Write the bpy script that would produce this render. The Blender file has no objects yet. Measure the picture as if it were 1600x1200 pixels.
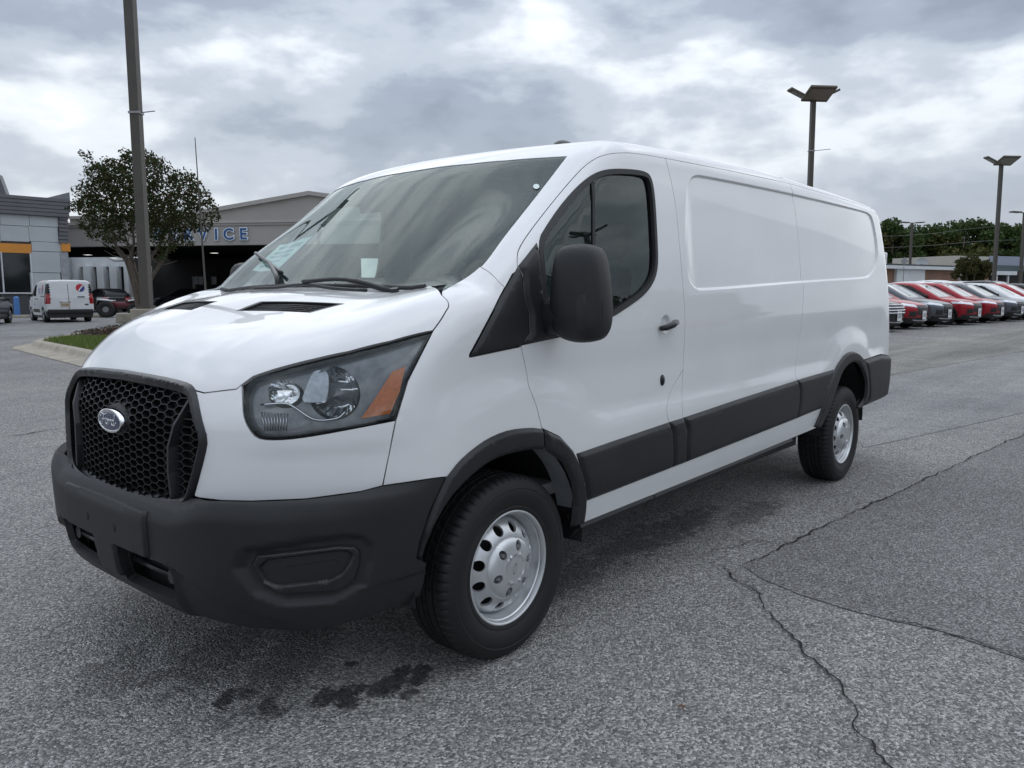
import bpy, bmesh, math, random
import numpy as np
from mathutils import Vector, Matrix
from mathutils.geometry import delaunay_2d_cdt
SC = bpy.context.scene
COL = SC.collection
rnd = random.Random(7)
nrs = np.random.RandomState(5)

# ------------------------------------------------------------------ camera
CAM = np.array([-2.177, -2.886, 1.373])
YAW, PITCH, ROLL, FPX = 0.8585, 0.1122, -0.0041, 1230.0
_f = np.array([math.sin(YAW)*math.cos(PITCH), math.cos(YAW)*math.cos(PITCH), -math.sin(PITCH)])
_r = np.array([math.cos(YAW), -math.sin(YAW), 0.0]); _u = np.cross(_r, _f)
RGT = _r*math.cos(ROLL)+_u*math.sin(ROLL); UPV = -_r*math.sin(ROLL)+_u*math.cos(ROLL); FWD = _f
cd = bpy.data.cameras.new("camera"); cam = bpy.data.objects.new("camera", cd); COL.objects.link(cam)
cd.sensor_width = 36.0; cd.sensor_fit = 'HORIZONTAL'; cd.lens = FPX/1600*36.0; cd.clip_start = 0.05; cd.clip_end = 3000
M = Matrix.Identity(4)
for i in range(3):
    M[i][0] = RGT[i]; M[i][1] = UPV[i]; M[i][2] = -FWD[i]; M[i][3] = CAM[i]
cam.matrix_world = M
SC.camera = cam

# ------------------------------------------------------------------ light, sky, exposure
SUN_AZ, SUN_EL = YAW+math.radians(18), math.radians(52)     # azimuth from +Y towards +X: bright cloud ahead of the camera
SUN_STRENGTH, SUN_ANGLE = 0.55, math.radians(110)
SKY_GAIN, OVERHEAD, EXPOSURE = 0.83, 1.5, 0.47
sd = bpy.data.lights.new("sun", 'SUN'); sun = bpy.data.objects.new("sun", sd); COL.objects.link(sun)
sd.energy = SUN_STRENGTH; sd.angle = SUN_ANGLE; sd.color = (1.0, 0.975, 0.94)
sdir = Vector((math.sin(SUN_AZ)*math.cos(SUN_EL), math.cos(SUN_AZ)*math.cos(SUN_EL), math.sin(SUN_EL)))
sun.rotation_euler = sdir.to_track_quat('Z', 'Y').to_euler()
SC.view_settings.view_transform = 'Standard'; SC.view_settings.look = 'None'
SC.view_settings.exposure = EXPOSURE; SC.view_settings.gamma = 1.0
SC.view_settings.use_curve_mapping = False
SC.cycles.max_bounces = 10; SC.cycles.transparent_max_bounces = 16; SC.cycles.glossy_bounces = 5
SC.cycles.sample_clamp_indirect = 6.0

W = bpy.data.worlds.new("World"); SC.world = W; W.use_nodes = True
nt = W.node_tree; N = nt.nodes; L = nt.links
for n in list(N): N.remove(n)
def wn(t, **k):
    n = N.new(t)
    for a, b in k.items(): setattr(n, a, b)
    return n
out = wn('ShaderNodeOutputWorld'); sky = wn('ShaderNodeTexSky', sky_type='NISHITA', sun_disc=False)
sky.sun_elevation = SUN_EL; sky.sun_rotation = SUN_AZ
bg1 = wn('ShaderNodeBackground'); bg1.inputs['Strength'].default_value = 0.07; L.new(sky.outputs[0], bg1.inputs[0])
tc = wn('ShaderNodeTexCoord'); sep = wn('ShaderNodeSeparateXYZ'); L.new(tc.outputs['Generated'], sep.inputs[0])
def mth(op, a, b=None, c=None, clamp=False):
    n = wn('ShaderNodeMath', operation=op, use_clamp=clamp)
    for i, v in enumerate((a, b, c)):
        if v is None: continue
        if isinstance(v, (int, float)): n.inputs[i].default_value = v
        else: L.new(v, n.inputs[i])
    return n.outputs[0]
zc = mth('MAXIMUM', sep.outputs[2], 0.0)
den = mth('ADD', mth('MULTIPLY', zc, .55), 0.80)
comb = wn('ShaderNodeCombineXYZ'); L.new(mth('DIVIDE', sep.outputs[0], den), comb.inputs[0]); L.new(mth('DIVIDE', sep.outputs[1], den), comb.inputs[1]); L.new(mth('MULTIPLY', zc, 2.3), comb.inputs[2])
def fbm(scale, detail, rough, dist, off):
    m = wn('ShaderNodeMapping'); m.inputs['Location'].default_value = off; m.inputs['Rotation'].default_value = (0, 0, 0.55)
    m.inputs['Scale'].default_value = (1.0, 1.0, 1.0)
    L.new(comb.outputs[0], m.inputs[0]); n = wn('ShaderNodeTexNoise'); L.new(m.outputs[0], n.inputs['Vector'])
    n.inputs['Scale'].default_value = scale; n.inputs['Detail'].default_value = detail
    n.inputs['Roughness'].default_value = rough; n.inputs['Distortion'].default_value = dist
    return n.outputs['Fac']
big = fbm(2.3, 3.0, 0.45, 0.25, SKY_OFF1 if 'SKY_OFF1' in globals() else (3.1, 1.7, 0.0)); fine = fbm(5.2, 9.0, 0.50, 0.12, (7.3, 4.2, 2.0)); wisp = fbm(15, 6.0, 0.55, 0.1, (1.3, 9.2, 5.0))
mixv = mth('ADD', mth('ADD', mth('MULTIPLY', big, 0.50), mth('MULTIPLY', fine, 0.46)), mth('MULTIPLY', wisp, 0.10))
ramp = wn('ShaderNodeValToRGB'); L.new(mixv, ramp.inputs[0])
cr = ramp.color_ramp; cr.interpolation = 'EASE'
cr.elements[0].position = 0.40; cr.elements[0].color = (0.225, 0.258, 0.322, 1)
cr.elements[1].position = 0.73; cr.elements[1].color = (0.99, 1.0, 1.0, 1)
for pos, col in ((0.485, (0.295, 0.337, 0.408, 1)), (0.55, (0.43, 0.475, 0.540, 1)), (0.635, (0.70, 0.740, 0.785, 1))):
    e = cr.elements.new(pos); e.color = col
# paler, thinner cloud low over the horizon
hz = mth('SUBTRACT', 1.0, mth('MULTIPLY', zc, 4.2), clamp=True)
hz = mth('MULTIPLY', hz, 0.42)
mixh = wn('ShaderNodeMixRGB'); L.new(hz, mixh.inputs[0]); L.new(ramp.outputs[0], mixh.inputs[1]); mixh.inputs[2].default_value = (0.68, 0.722, 0.768, 1)
# an overcast sky brightens steadily from the horizon to overhead
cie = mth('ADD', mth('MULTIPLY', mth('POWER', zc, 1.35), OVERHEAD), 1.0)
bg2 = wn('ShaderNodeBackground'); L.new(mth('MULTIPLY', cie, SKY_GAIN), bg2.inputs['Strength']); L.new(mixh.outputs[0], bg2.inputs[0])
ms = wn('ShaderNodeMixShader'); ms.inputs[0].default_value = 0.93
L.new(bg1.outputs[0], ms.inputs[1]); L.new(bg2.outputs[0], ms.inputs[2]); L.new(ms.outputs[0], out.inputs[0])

# ------------------------------------------------------------------ pixels of the 1600x1200 photograph -> rays
def rays(px):
    px = np.atleast_2d(np.array(px, float))
    d = FWD+((px[:, :1]-800)/FPX)*RGT-((px[:, 1:]-600)/FPX)*UPV
    return d/np.linalg.norm(d, axis=1, keepdims=True)
F2 = np.array([math.sin(YAW), math.cos(YAW)]); R2 = np.array([math.cos(YAW), -math.sin(YAW)])
G0, GS, G1 = 8.0, 0.006, 75.0
def gz(x, y):
    s = (x-CAM[0])*F2[0]+(y-CAM[1])*F2[1]
    return GS*min(max(s-G0, 0.0), G1-G0)
def at_depth(px, py, s):
    """point on the pixel's ray at forward distance s"""
    d = rays([(px, py)])[0]; k = s/(d[0]*F2[0]+d[1]*F2[1]); return CAM+d*k
def ground_at(px, s):
    """ground point in the pixel column px at forward distance s"""
    q = at_depth(px, 470, s); return Vector((q[0], q[1], gz(q[0], q[1])))
def on_ground(px, py):
    d = rays([(px, py)])[0]; lo, hi = 1.0, 400.0
    for _ in range(60):
        t = (lo+hi)/2; X = CAM+d*t
        if X[2] > gz(X[0], X[1]): lo = t
        else: hi = t
    return Vector((X[0], X[1], gz(X[0], X[1])))
def fr(s, lat, h=0.0):
    """world point from forward distance, lateral offset, height above ground"""
    x = CAM[0]+F2[0]*s+R2[0]*lat; y = CAM[1]+F2[1]*s+R2[1]*lat
    return Vector((x, y, gz(x, y)+h))

# ------------------------------------------------------------------ object helpers
def link(o, parent=None):
    COL.objects.link(o)
    if parent is not None: o.parent = parent
    return o
def tag(o, label=None, cat=None, group=None, kind=None):
    if label: o['label'] = label
    if cat: o['category'] = cat
    if group: o['group'] = group
    if kind: o['kind'] = kind
    return o
def empty(name, loc=(0, 0, 0), rz=0.0, label=None, cat=None, group=None):
    o = bpy.data.objects.new(name, None); o.location = loc; o.rotation_euler = (0, 0, rz); o.empty_display_size = 0.3
    link(o); return tag(o, label, cat, group)
def meshobj(name, verts, faces, mat, parent=None, smooth=False, mats=None, fmat=None):
    me = bpy.data.meshes.new(name); me.from_pydata([tuple(v) for v in verts], [], [tuple(f) for f in faces]); me.validate(); me.update()
    for m in (mats or [mat]): me.materials.append(m)
    if fmat is not None:
        me.polygons.foreach_set('material_index', np.array(fmat, dtype=np.int32)[:len(me.polygons)])
    if smooth: me.polygons.foreach_set('use_smooth', [True]*len(me.polygons))
    o = bpy.data.objects.new(name, me); return link(o, parent)
def bmobj(name, bm, mat, parent=None, smooth=False, mats=None):
    me = bpy.data.meshes.new(name); bm.normal_update(); bm.to_mesh(me); bm.free()
    for m in (mats or [mat]): me.materials.append(m)
    if smooth: me.polygons.foreach_set('use_smooth', [True]*len(me.polygons))
    o = bpy.data.objects.new(name, me); return link(o, parent)
def copy_obj(o, parent=None):
    c = o.copy(); COL.objects.link(c)
    if parent is not None: c.parent = parent
    return c
def copy_tree(o, parent=None):
    c = copy_obj(o, parent)
    for ch in list(o.children): copy_tree(ch, c)
    return c
def bm_box(bm, c, s, rot=None, bevel=0.0):
    r = bmesh.ops.create_cube(bm, size=1.0)
    vs = r['verts']
    bmesh.ops.scale(bm, vec=s, verts=vs)
    if bevel > 0:
        es = list({e for v in vs for e in v.link_edges})
        rb = bmesh.ops.bevel(bm, geom=es, offset=bevel, segments=2, affect='EDGES', profile=0.6)
        vs = list({v for f in rb['faces'] for v in f.verts} | {v for v in vs if v.is_valid})
    if rot is not None: bmesh.ops.rotate(bm, cent=(0, 0, 0), matrix=rot, verts=vs)
    bmesh.ops.translate(bm, vec=c, verts=vs)
    return vs
def bm_cyl(bm, a, b, r0, r1=None, n=16, caps=True):
    a = Vector(a); b = Vector(b); r1 = r0 if r1 is None else r1
    d = b-a; h = d.length
    if h < 1e-6: return []
    r = bmesh.ops.create_cone(bm, cap_ends=caps, segments=n, radius1=r0, radius2=r1, depth=h)
    vs = r['verts']; q = d.to_track_quat('Z', 'Y').to_matrix()
    bmesh.ops.rotate(bm, cent=(0, 0, 0), matrix=q, verts=vs); bmesh.ops.translate(bm, vec=(a+b)/2, verts=vs)
    return vs
def box(name, c, s, mat, parent=None, rot=None, bevel=0.0, smooth=False):
    bm = bmesh.new(); bm_box(bm, c, s, rot, bevel); return bmobj(name, bm, mat, parent, smooth)
def cyl(name, a, b, r0, mat, parent=None, r1=None, n=16, smooth=True):
    bm = bmesh.new(); bm_cyl(bm, a, b, r0, r1, n); o = bmobj(name, bm, mat, parent, smooth)
    if smooth: sharp(o)
    return o
def sharp(o, deg=35):
    me = o.data; me.polygons.foreach_set('use_smooth', [True]*len(me.polygons)); me.set_sharp_from_angle(angle=math.radians(deg)); return o
def tube_mesh(path, r, n=8, closed=False, flat=None):
    """swept tube (verts, faces) along a path; r may be a list; flat squashes along the second axis"""
    P = [Vector(p) for p in path]; m = len(P); rr = r if hasattr(r, '__len__') else [r]*m
    V = []; Fc = []; up = Vector((0, 0, 1)); prev = None
    for i, q in enumerate(P):
        t = (P[(i+1) % m]-P[i-1]) if closed else (P[min(i+1, m-1)]-P[max(i-1, 0)])
        t.normalize()
        if prev is None:
            a = t.cross(up)
            if a.length < 1e-3: a = t.cross(Vector((1, 0, 0)))
        else: a = prev-t*prev.dot(t)
        a.normalize(); prev = a.copy(); b = t.cross(a)
        for k in range(n):
            th = 2*math.pi*k/n
            V.append(q+a*(math.cos(th)*rr[i])+b*(math.sin(th)*rr[i]*(flat or 1.0)))
    for i in range(m if closed else m-1):
        j = (i+1) % m
        for k in range(n): Fc.append((i*n+k, i*n+(k+1) % n, j*n+(k+1) % n, j*n+k))
    if not closed: Fc.append(tuple(range(n-1, -1, -1))); Fc.append(tuple((m-1)*n+k for k in range(n)))
    return V, Fc
def tube(name, path, r, mat, parent=None, n=8, closed=False, flat=None):
    V, Fc = tube_mesh(path, r, n, closed, flat); return meshobj(name, V, Fc, mat, parent, smooth=True)
def lathe(profile, n, axis='y', center=(0, 0, 0)):
    """profile = list of (radius, along); axis y"""
    V = []; Fc = []; m = len(profile)
    for k in range(n):
        th = 2*math.pi*k/n; c, s = math.cos(th), math.sin(th)
        for (r, a) in profile:
            if axis == 'y': V.append((center[0]+r*c, center[1]+a, center[2]+r*s))
            else: V.append((center[0]+r*c, center[1]+r*s, center[2]+a))
    for k in range(n):
        j = (k+1) % n
        for i in range(m-1): Fc.append((k*m+i, k*m+i+1, j*m+i+1, j*m+i))
    return V, Fc

# ------------------------------------------------------------------ materials
MATS = {}
class NB:
    def __init__(s, name):
        s.m = bpy.data.materials.new(name); s.m.use_nodes = True; s.t = s.m.node_tree
        for n in list(s.t.nodes): s.t.nodes.remove(n)
        s.out = s.n('ShaderNodeOutputMaterial')
    def n(s, t, **k):
        q = s.t.nodes.new(t)
        for a, b in k.items(): setattr(q, a, b)
        return q
    def set(s, node, **k):
        for a, b in k.items():
            i = node.inputs[a.replace('_', ' ')]
            if hasattr(b, 'node'): s.t.links.new(b, i)
            else: i.default_value = b
        return node
    def l(s, a, b): s.t.links.new(a, b)
    def coord(s, kind='Object', scale=(1, 1, 1), loc=(0, 0, 0), rot=(0, 0, 0)):
        c = s.n('ShaderNodeTexCoord') if kind != 'Pos' else s.n('ShaderNodeNewGeometry')
        m = s.n('ShaderNodeMapping'); s.l(c.outputs['Position' if kind == 'Pos' else kind], m.inputs[0])
        m.inputs['Scale'].default_value = scale; m.inputs['Location'].default_value = loc; m.inputs['Rotation'].default_value = rot
        return m.outputs[0]
    def noise(s, v, scale, detail=4, rough=.55, dist=0.0):
        q = s.n('ShaderNodeTexNoise'); s.l(v, q.inputs['Vector']); s.set(q, Scale=scale, Detail=detail, Roughness=rough, Distortion=dist); return q.outputs['Fac']
    def ramp(s, f, stops, interp='LINEAR'):
        q = s.n('ShaderNodeValToRGB'); s.l(f, q.inputs[0]); e = q.color_ramp; e.interpolation = interp
        e.elements[0].position = stops[0][0]; e.elements[0].color = (*stops[0][1], 1); e.elements[1].position = stops[-1][0]; e.elements[1].color = (*stops[-1][1], 1)
        for p, c in stops[1:-1]:
            z = e.elements.new(p); z.color = (*c, 1)
        return q.outputs[0]
    def math(s, op, a, b=None, c=None, clamp=False):
        q = s.n('ShaderNodeMath', operation=op, use_clamp=clamp)
        for i, v in enumerate((a, b, c)):
            if v is None: continue
            if hasattr(v, 'node'): s.l(v, q.inputs[i])
            else: q.inputs[i].default_value = v
        return q.outputs[0]
    def mix(s, f, a, b, mode='MIX'):
        q = s.n('ShaderNodeMixRGB', blend_type=mode)
        for i, v in enumerate((f, a, b)):
            if hasattr(v, 'node'): s.l(v, q.inputs[i])
            else: q.inputs[i].default_value = v if i == 0 else (*v, 1)
        return q.outputs[0]
    def bump(s, h, strength, dist):
        q = s.n('ShaderNodeBump'); s.l(h, q.inputs['Height']); q.inputs['Strength'].default_value = strength; q.inputs['Distance'].default_value = dist; return q.outputs[0]
    def bsdf(s, **k):
        q = s.n('ShaderNodeBsdfPrincipled')
        for a, b in k.items():
            i = q.inputs[a.replace('_', ' ')]
            if hasattr(b, 'node'): s.l(b, i)
            elif isinstance(b, tuple) and len(b) == 3: i.default_value = (*b, 1)
            else: i.default_value = b
        s.l(q.outputs[0], s.out.inputs[0]); return q
def simple(name, col, rough=.5, metal=0.0, var=.12, vscale=6.0, bump=0.0, bscale=60.0, bdist=.002, coat=0.0, spec=.5, coords='Object'):
    """a plain surface with a little uneven colour, gloss and grain"""
    if name in MATS: return MATS[name]
    b = NB(name); v = b.coord(coords); f = b.noise(v, vscale, 5, .6)
    lo = tuple(max(c*(1-var), 0) for c in col); hi = tuple(min(c*(1+var), 1) for c in col)
    c = b.ramp(f, [(.3, lo), (.7, hi)]); kw = dict(Base_Color=c, Metallic=metal, Coat_Weight=coat, Specular_IOR_Level=spec, Coat_Roughness=.04)
    kw['Roughness'] = b.math('MULTIPLY_ADD', f, .16*rough, rough*.92)
    if bump > 0: kw['Normal'] = b.bump(b.noise(v, bscale, 6, .65), bump, bdist)
    b.bsdf(**kw); MATS[name] = b.m; return b.m
def glass(name, tint, refl=1.0, rough=0.0, haze=0.0, dcol=(.55, .6, .6)):
    """thin pane: tinted see-through mixed with a clear reflection by the angle of view"""
    if name in MATS: return MATS[name]
    b = NB(name); tr = b.n('ShaderNodeBsdfTransparent'); tr.inputs[0].default_value = (*tint, 1)
    gl = b.n('ShaderNodeBsdfGlossy'); gl.inputs['Roughness'].default_value = rough; gl.inputs[0].default_value = (.93, 1, .985, 1)
    fz = b.n('ShaderNodeFresnel'); fz.inputs[0].default_value = 1.5
    f = b.math('MULTIPLY', fz.outputs[0], 1.7*refl, clamp=True)
    mx = b.n('ShaderNodeMixShader'); b.l(f, mx.inputs[0]); b.l(tr.outputs[0], mx.inputs[1]); b.l(gl.outputs[0], mx.inputs[2])
    if haze > 0:
        df = b.n('ShaderNodeBsdfDiffuse'); df.inputs[0].default_value = (*dcol, 1)
        m2 = b.n('ShaderNodeMixShader'); m2.inputs[0].default_value = haze; b.l(mx.outputs[0], m2.inputs[1]); b.l(df.outputs[0], m2.inputs[2]); mx = m2
    b.l(mx.outputs[0], b.out.inputs[0]); MATS[name] = b.m; return b.m

# ------------------------------------------------------------------ smooth body surfaces (implicit) and panels cut from them
def smax(a,b,r):
    return np.maximum(a,b)+np.maximum(r-np.abs(a-b),0)**2/(4*r)
def smin(a,b,r): return -smax(-a,-b,r)
def sstep(e0,e1,x):
    t=np.clip((x-e0)/(e1-e0),0,1); return t*t*(3-2*t)
def pchip(x,xs,ys):
    xs=np.asarray(xs,float);ys=np.asarray(ys,float)
    h=np.diff(xs);d=np.diff(ys)/h
    m=np.zeros_like(ys); m[0]=d[0];m[-1]=d[-1]
    for i in range(1,len(xs)-1):
        m[i]=0 if d[i-1]*d[i]<=0 else 2*d[i-1]*d[i]/(d[i-1]+d[i])*1.0
    x=np.clip(x,xs[0],xs[-1]); i=np.clip(np.searchsorted(xs,x,side='right')-1,0,len(xs)-2)
    t=(x-xs[i])/h[i]
    return ((1+2*t)*(1-t)**2*ys[i]+t*(1-t)**2*h[i]*m[i]+t*t*(3-2*t)*ys[i+1]+t*t*(t-1)*h[i]*m[i+1])
WZ=[.30,.42,.50,.62,.78,.95,1.10,1.25,1.45,1.70,1.95,2.15]
WY=[.985,1.005,1.02,1.03,1.032,1.03,1.024,1.014,.998,.972,.942,.915]
def width(x,z):
    zz=z-.012*x
    w=pchip(zz,WZ,WY)
    # plan taper at front
    w=w-.030*np.clip((.35-x)/1.0,0,1.4)**2-.02*np.clip((x-3.2)/1.7,0,1.2)**2
    return w
def hood_z(x,y):
    y2=y*y
    return 1.350+.29*(x+.5)-.20*(x+.5)**2-.075*y2+.04*sstep(.60,.9,np.abs(y))*np.exp(-((x+.15)/.30)**2)
def screen_z(x,y):
    return 1.365+.835*(x+.127+.26*(.651-y*y))+.06*sstep(.55,.85,np.abs(y))*np.exp(-(x/.30)**2)
def top(x,y):
    y2=y*y
    hood=hood_z(x,y); ws=screen_z(x,y)
    roof=pchip(x,[.2,.6,1.0,1.5,2.5,3.8,5.0],[1.965,2.045,2.080,2.103,2.118,2.100,2.06])-.015*y2
    up=smin(ws,roof,.10)
    return smax(hood,up,.02)
FZ=[.30,.50,.75,.95,1.08,1.20,1.35]
FX=[-.99,-1.02,-1.025,-1.02,-.975,-.90,-.78]
def front(y,z):
    a=np.abs(y)
    return pchip(z,FZ,FX)+.48*(a/1.0)**3.2
def F(P):
    x,y,z=P[...,0],np.abs(P[...,1]),P[...,2]
    fs=y-width(x,z)
    e=.01; tx=(top(x+e,y)-top(x-e,y))/(2*e)
    ft=(z-top(x,y))/np.sqrt(1+tx*tx)
    ff=(front(y,z)-x)*.8
    rr=np.interp(x,[-.9,-.3,.0,.6,1.0],[.20,.15,.10,.10,.10])
    f=smax(fs,ft,rr)
    f=smax(f,ff,.10)
    fr=x-(4.875-.05*y**2-.26*np.clip(z-1.2,0,1)**2)
    f=smax(f,fr,.14)
    return f
def cast(F,O,D,t0,t1,n=160,it=22):
    """first point where each ray goes from outside (F>0) to inside, by cautious marching then bisection"""
    D=np.asarray(D,float); O=np.asarray(O,float)
    if O.shape!=D.shape: O,D=[np.array(a) for a in np.broadcast_arrays(O,D)]
    m=len(O); lo=np.full(m,np.nan); hi=lo.copy(); found=np.zeros(m,bool)
    t=np.full(m,float(t0)); f=F(O+D*t[:,None]); act=np.arange(m); ds=(t1-t0)/n
    for k in range(4*n):
        if not len(act): break
        fa=f[act]; st=np.where(fa>0,np.clip(fa*.4,min(ds,.010),.10),ds)
        tn=t[act]+st; fn=F(O[act]+D[act]*tn[:,None])
        hit=(fa>0)&(fn<=0); h=act[hit]; lo[h]=t[h]; hi[h]=tn[hit]; found[h]=True
        t[act]=tn; f[act]=fn; act=act[(~hit)&(tn<t1)]
    g=np.where(found)[0]
    if len(g):
        a,b,Og,Dg=lo[g],hi[g],O[g],D[g]
        for _ in range(it):
            mid=(a+b)/2; q=F(Og+Dg*mid[:,None])>0; a=np.where(q,mid,a); b=np.where(q,b,mid)
        lo[g]=a; hi[g]=b
    return O+D*((lo+hi)/2)[:,None],found

FBZ = [.27, .32, .37, .43, .50, .60, .68, .735, .77, .80]
FBX = [-.90, -.985, -1.022, -1.045, -1.055, -1.06, -1.062, -1.045, -1.0, -.97]
WBZ = [.25, .32, .41, .55, .70, .80]; WBY = [.90, .955, 1.0, 1.027, 1.03, 1.02]
def poly_sd(u, v, poly):
    """signed distance to a polygon, negative inside"""
    poly = np.asarray(poly); n = len(poly); d = np.full(u.shape, 1e9); ins = np.zeros(u.shape, bool)
    for i in range(n):
        a = poly[i]; b = poly[(i+1) % n]; e = b-a; w0 = u-a[0]; w1 = v-a[1]
        t = np.clip((w0*e[0]+w1*e[1])/(e@e+1e-12), 0, 1)
        d = np.minimum(d, (w0-e[0]*t)**2+(w1-e[1]*t)**2)
        c = ((a[1] <= v) & (b[1] > v)) | ((b[1] <= v) & (a[1] > v))
        with np.errstate(divide='ignore', invalid='ignore'):
            xi = a[0]+(v-a[1])*(b[0]-a[0])/(b[1]-a[1]+1e-15)
        ins ^= c & (u < xi)
    d = np.sqrt(d); return np.where(ins, -d, d)
def seg_d(u, v, pl):
    pl = np.asarray(pl); d = np.full(u.shape, 1e9)
    for i in range(len(pl)-1):
        a = pl[i]; e = pl[i+1]-a; t = np.clip(((u-a[0])*e[0]+(v-a[1])*e[1])/(e@e), 0, 1)
        d = np.minimum(d, (u-a[0]-e[0]*t)**2+(v-a[1]-e[1]*t)**2)
    return np.sqrt(d)
def chaikin(P, n=2, closed=True):
    P = np.asarray(P, float)
    for _ in range(n):
        if closed:
            Q = np.roll(P, -1, 0); P = np.stack([.75*P+.25*Q, .25*P+.75*Q], 1).reshape(-1, P.shape[1])
        else:
            A = P[:-1]; B = P[1:]; m = np.stack([.75*A+.25*B, .25*A+.75*B], 1).reshape(-1, P.shape[1]); P = np.vstack([P[:1], m[1:-1], P[-1:]])
    return P
def spline(P, k=6):
    """Catmull-Rom through an open polyline"""
    P = np.asarray(P, float); Q = np.vstack([2*P[0]-P[1], P, 2*P[-1]-P[-2]]); out = []
    for i in range(1, len(Q)-2):
        for t in np.linspace(0, 1, k, endpoint=False):
            a, b, c, d = Q[i-1], Q[i], Q[i+1], Q[i+2]
            out.append(.5*((2*b)+(-a+c)*t+(2*a-5*b+4*c-d)*t*t+(-a+3*b-3*c+d)*t**3))
    out.append(P[-1]); return np.array(out)
def resample(P, step, closed=True):
    P = np.asarray(P, float); out = []
    n = len(P)
    for i in range(n if closed else n-1):
        a = P[i]; b = P[(i+1) % n]; k = max(1, int(math.ceil(np.linalg.norm(b-a)/step)))
        for j in range(k): out.append(a+(b-a)*j/k)
    if not closed: out.append(P[-1])
    return np.array(out)
def grad(Fn, P, e=.0015):
    g = np.zeros_like(P)
    for i in range(3):
        d = np.zeros(3); d[i] = e; g[:, i] = Fn(P+d)-Fn(P-d)
    return g/(np.linalg.norm(g, axis=1, keepdims=True)+1e-12)
def un(px, Fn, spl=0):
    """pixels -> points where their rays meet the surface"""
    q = np.array(px, float)
    if spl: q = spline(q, spl)
    d = rays(q); P, ok = cast(Fn, np.broadcast_to(CAM, d.shape), d, .5, 9, 400)
    for _ in range(12):                       # a traced point just past the outline is drawn in a little
        if ok.all(): break
        q[~ok] += (q.mean(0)-q[~ok])*.04; d = rays(q); P, ok = cast(Fn, np.broadcast_to(CAM, d.shape), d, .5, 9, 400)
    assert ok.all(), (px, q[~ok]); return P
def basis(d):
    d = np.array(d, float); d /= np.linalg.norm(d); up = np.array([0, 0, 1.]) if abs(d[2]) < .9 else np.array([0, 1., 0])
    v = up-d*(up@d); v /= np.linalg.norm(v); u = np.cross(v, d); return u, v, d
def panel_mesh(Fn, outl, d, step, holes=(), feat=(), offset=0.0, bevel=None, lip=.012, flange=.010, shrink=.002, sym=False, smooth_n=True):
    u, v, d = basis(d)
    O2 = lambda P: np.stack([np.asarray(P)@u, np.asarray(P)@v], 1)
    loops = []
    for k, lp in enumerate([outl]+list(holes)):
        q = O2(lp); on0 = np.abs(np.asarray(lp)[:, 1]) < 1e-4
        keep = np.linalg.norm(q-np.roll(q, 1, 0), axis=1) > 1e-5; q = q[keep]; on0 = on0[keep]
        area = .5*np.sum(q[:, 0]*np.roll(q[:, 1], -1)-np.roll(q[:, 0], -1)*q[:, 1])
        if (area > 0) != (k == 0): q = q[::-1]; on0 = on0[::-1]
        if shrink:
            t1 = q-np.roll(q, 1, 0); t2 = np.roll(q, -1, 0)-q
            t1 /= np.linalg.norm(t1, axis=1, keepdims=True)+1e-12; t2 /= np.linalg.norm(t2, axis=1, keepdims=True)+1e-12
            n1 = np.stack([-t1[:, 1], t1[:, 0]], 1); n2 = np.stack([-t2[:, 1], t2[:, 0]], 1); m = n1+n2
            m /= np.maximum((m*m).sum(1, keepdims=True)/2, .35)
            q = q+m*shrink*(~on0[:, None] if sym else 1)
        loops.append(resample(q, step))
    pts = []; edges = []; faces = []
    for q in loops:
        s = len(pts); pts += [tuple(x) for x in q]; faces.append(list(range(s, s+len(q))))
    fl = []
    if bevel: 
        for q in loops:
            t = np.roll(q, -1, 0)-np.roll(q, 1, 0); t /= np.linalg.norm(t, axis=1, keepdims=True)+1e-12
            for f_ in (.3, .65, 1.0): fl.append(np.vstack([(q+np.stack([-t[:, 1], t[:, 0]], 1)*bevel*f_)]))
    allb = np.vstack(loops)
    lo = loops[0].min(0); hi = loops[0].max(0)
    gx, gy = np.meshgrid(np.arange(lo[0]+step*.5, hi[0], step), np.arange(lo[1]+step*.5, hi[1], step))
    gx[::2] += step*.25; gx[1::2] -= step*.25
    g = np.stack([gx.ravel(), gy.ravel()], 1)
    sd = poly_sd(g[:, 0], g[:, 1], loops[0])
    for h in loops[1:]: sd = np.maximum(sd, -poly_sd(g[:, 0], g[:, 1], h))
    g = g[sd < -step*.45]
    ex = [O2(f) for f in feat]
    for q in ex:
        q = resample(q, step, False)
        s_ = poly_sd(q[:, 0], q[:, 1], loops[0])
        for h in loops[1:]: s_ = np.maximum(s_, -poly_sd(q[:, 0], q[:, 1], h))
        q = q[s_ < -step*.15]
        if len(g) and len(q):
            dm = np.min(((g[:, None, :]-q[None])**2).sum(2), 1) if len(g)*len(q) < 4e6 else seg_d(g[:, 0], g[:, 1], q)**2
            g = g[dm > (step*.35)**2]
        pts += [tuple(x) for x in q]
    for q in fl:
        s_ = poly_sd(q[:, 0], q[:, 1], loops[0])
        for h in loops[1:]: s_ = np.maximum(s_, -poly_sd(q[:, 0], q[:, 1], h))
        q = q[s_ < -bevel*.3]; pts += [tuple(x) for x in q]
    pts += [tuple(x) for x in g]
    rv, re_, rf, *_ = delaunay_2d_cdt([Vector(x) for x in pts], edges, faces, 2, 1e-6)
    V2 = np.array([tuple(x) for x in rv])
    P0 = V2[:, :1]*u+V2[:, 1:]*v
    base = np.asarray(outl).mean(0)@d
    P, ok = cast(Fn, P0+d*(base-2.2), np.tile(d, (len(P0), 1)), 0, 4.0, 160)
    if not ok.all():
        good = np.where(ok)[0]
        for i in np.where(~ok)[0]: P[i] = P[good[np.argmin(((V2[good]-V2[i])**2).sum(1))]]
    Nn = grad(Fn, P)
    off = np.full(len(P), offset)
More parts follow.
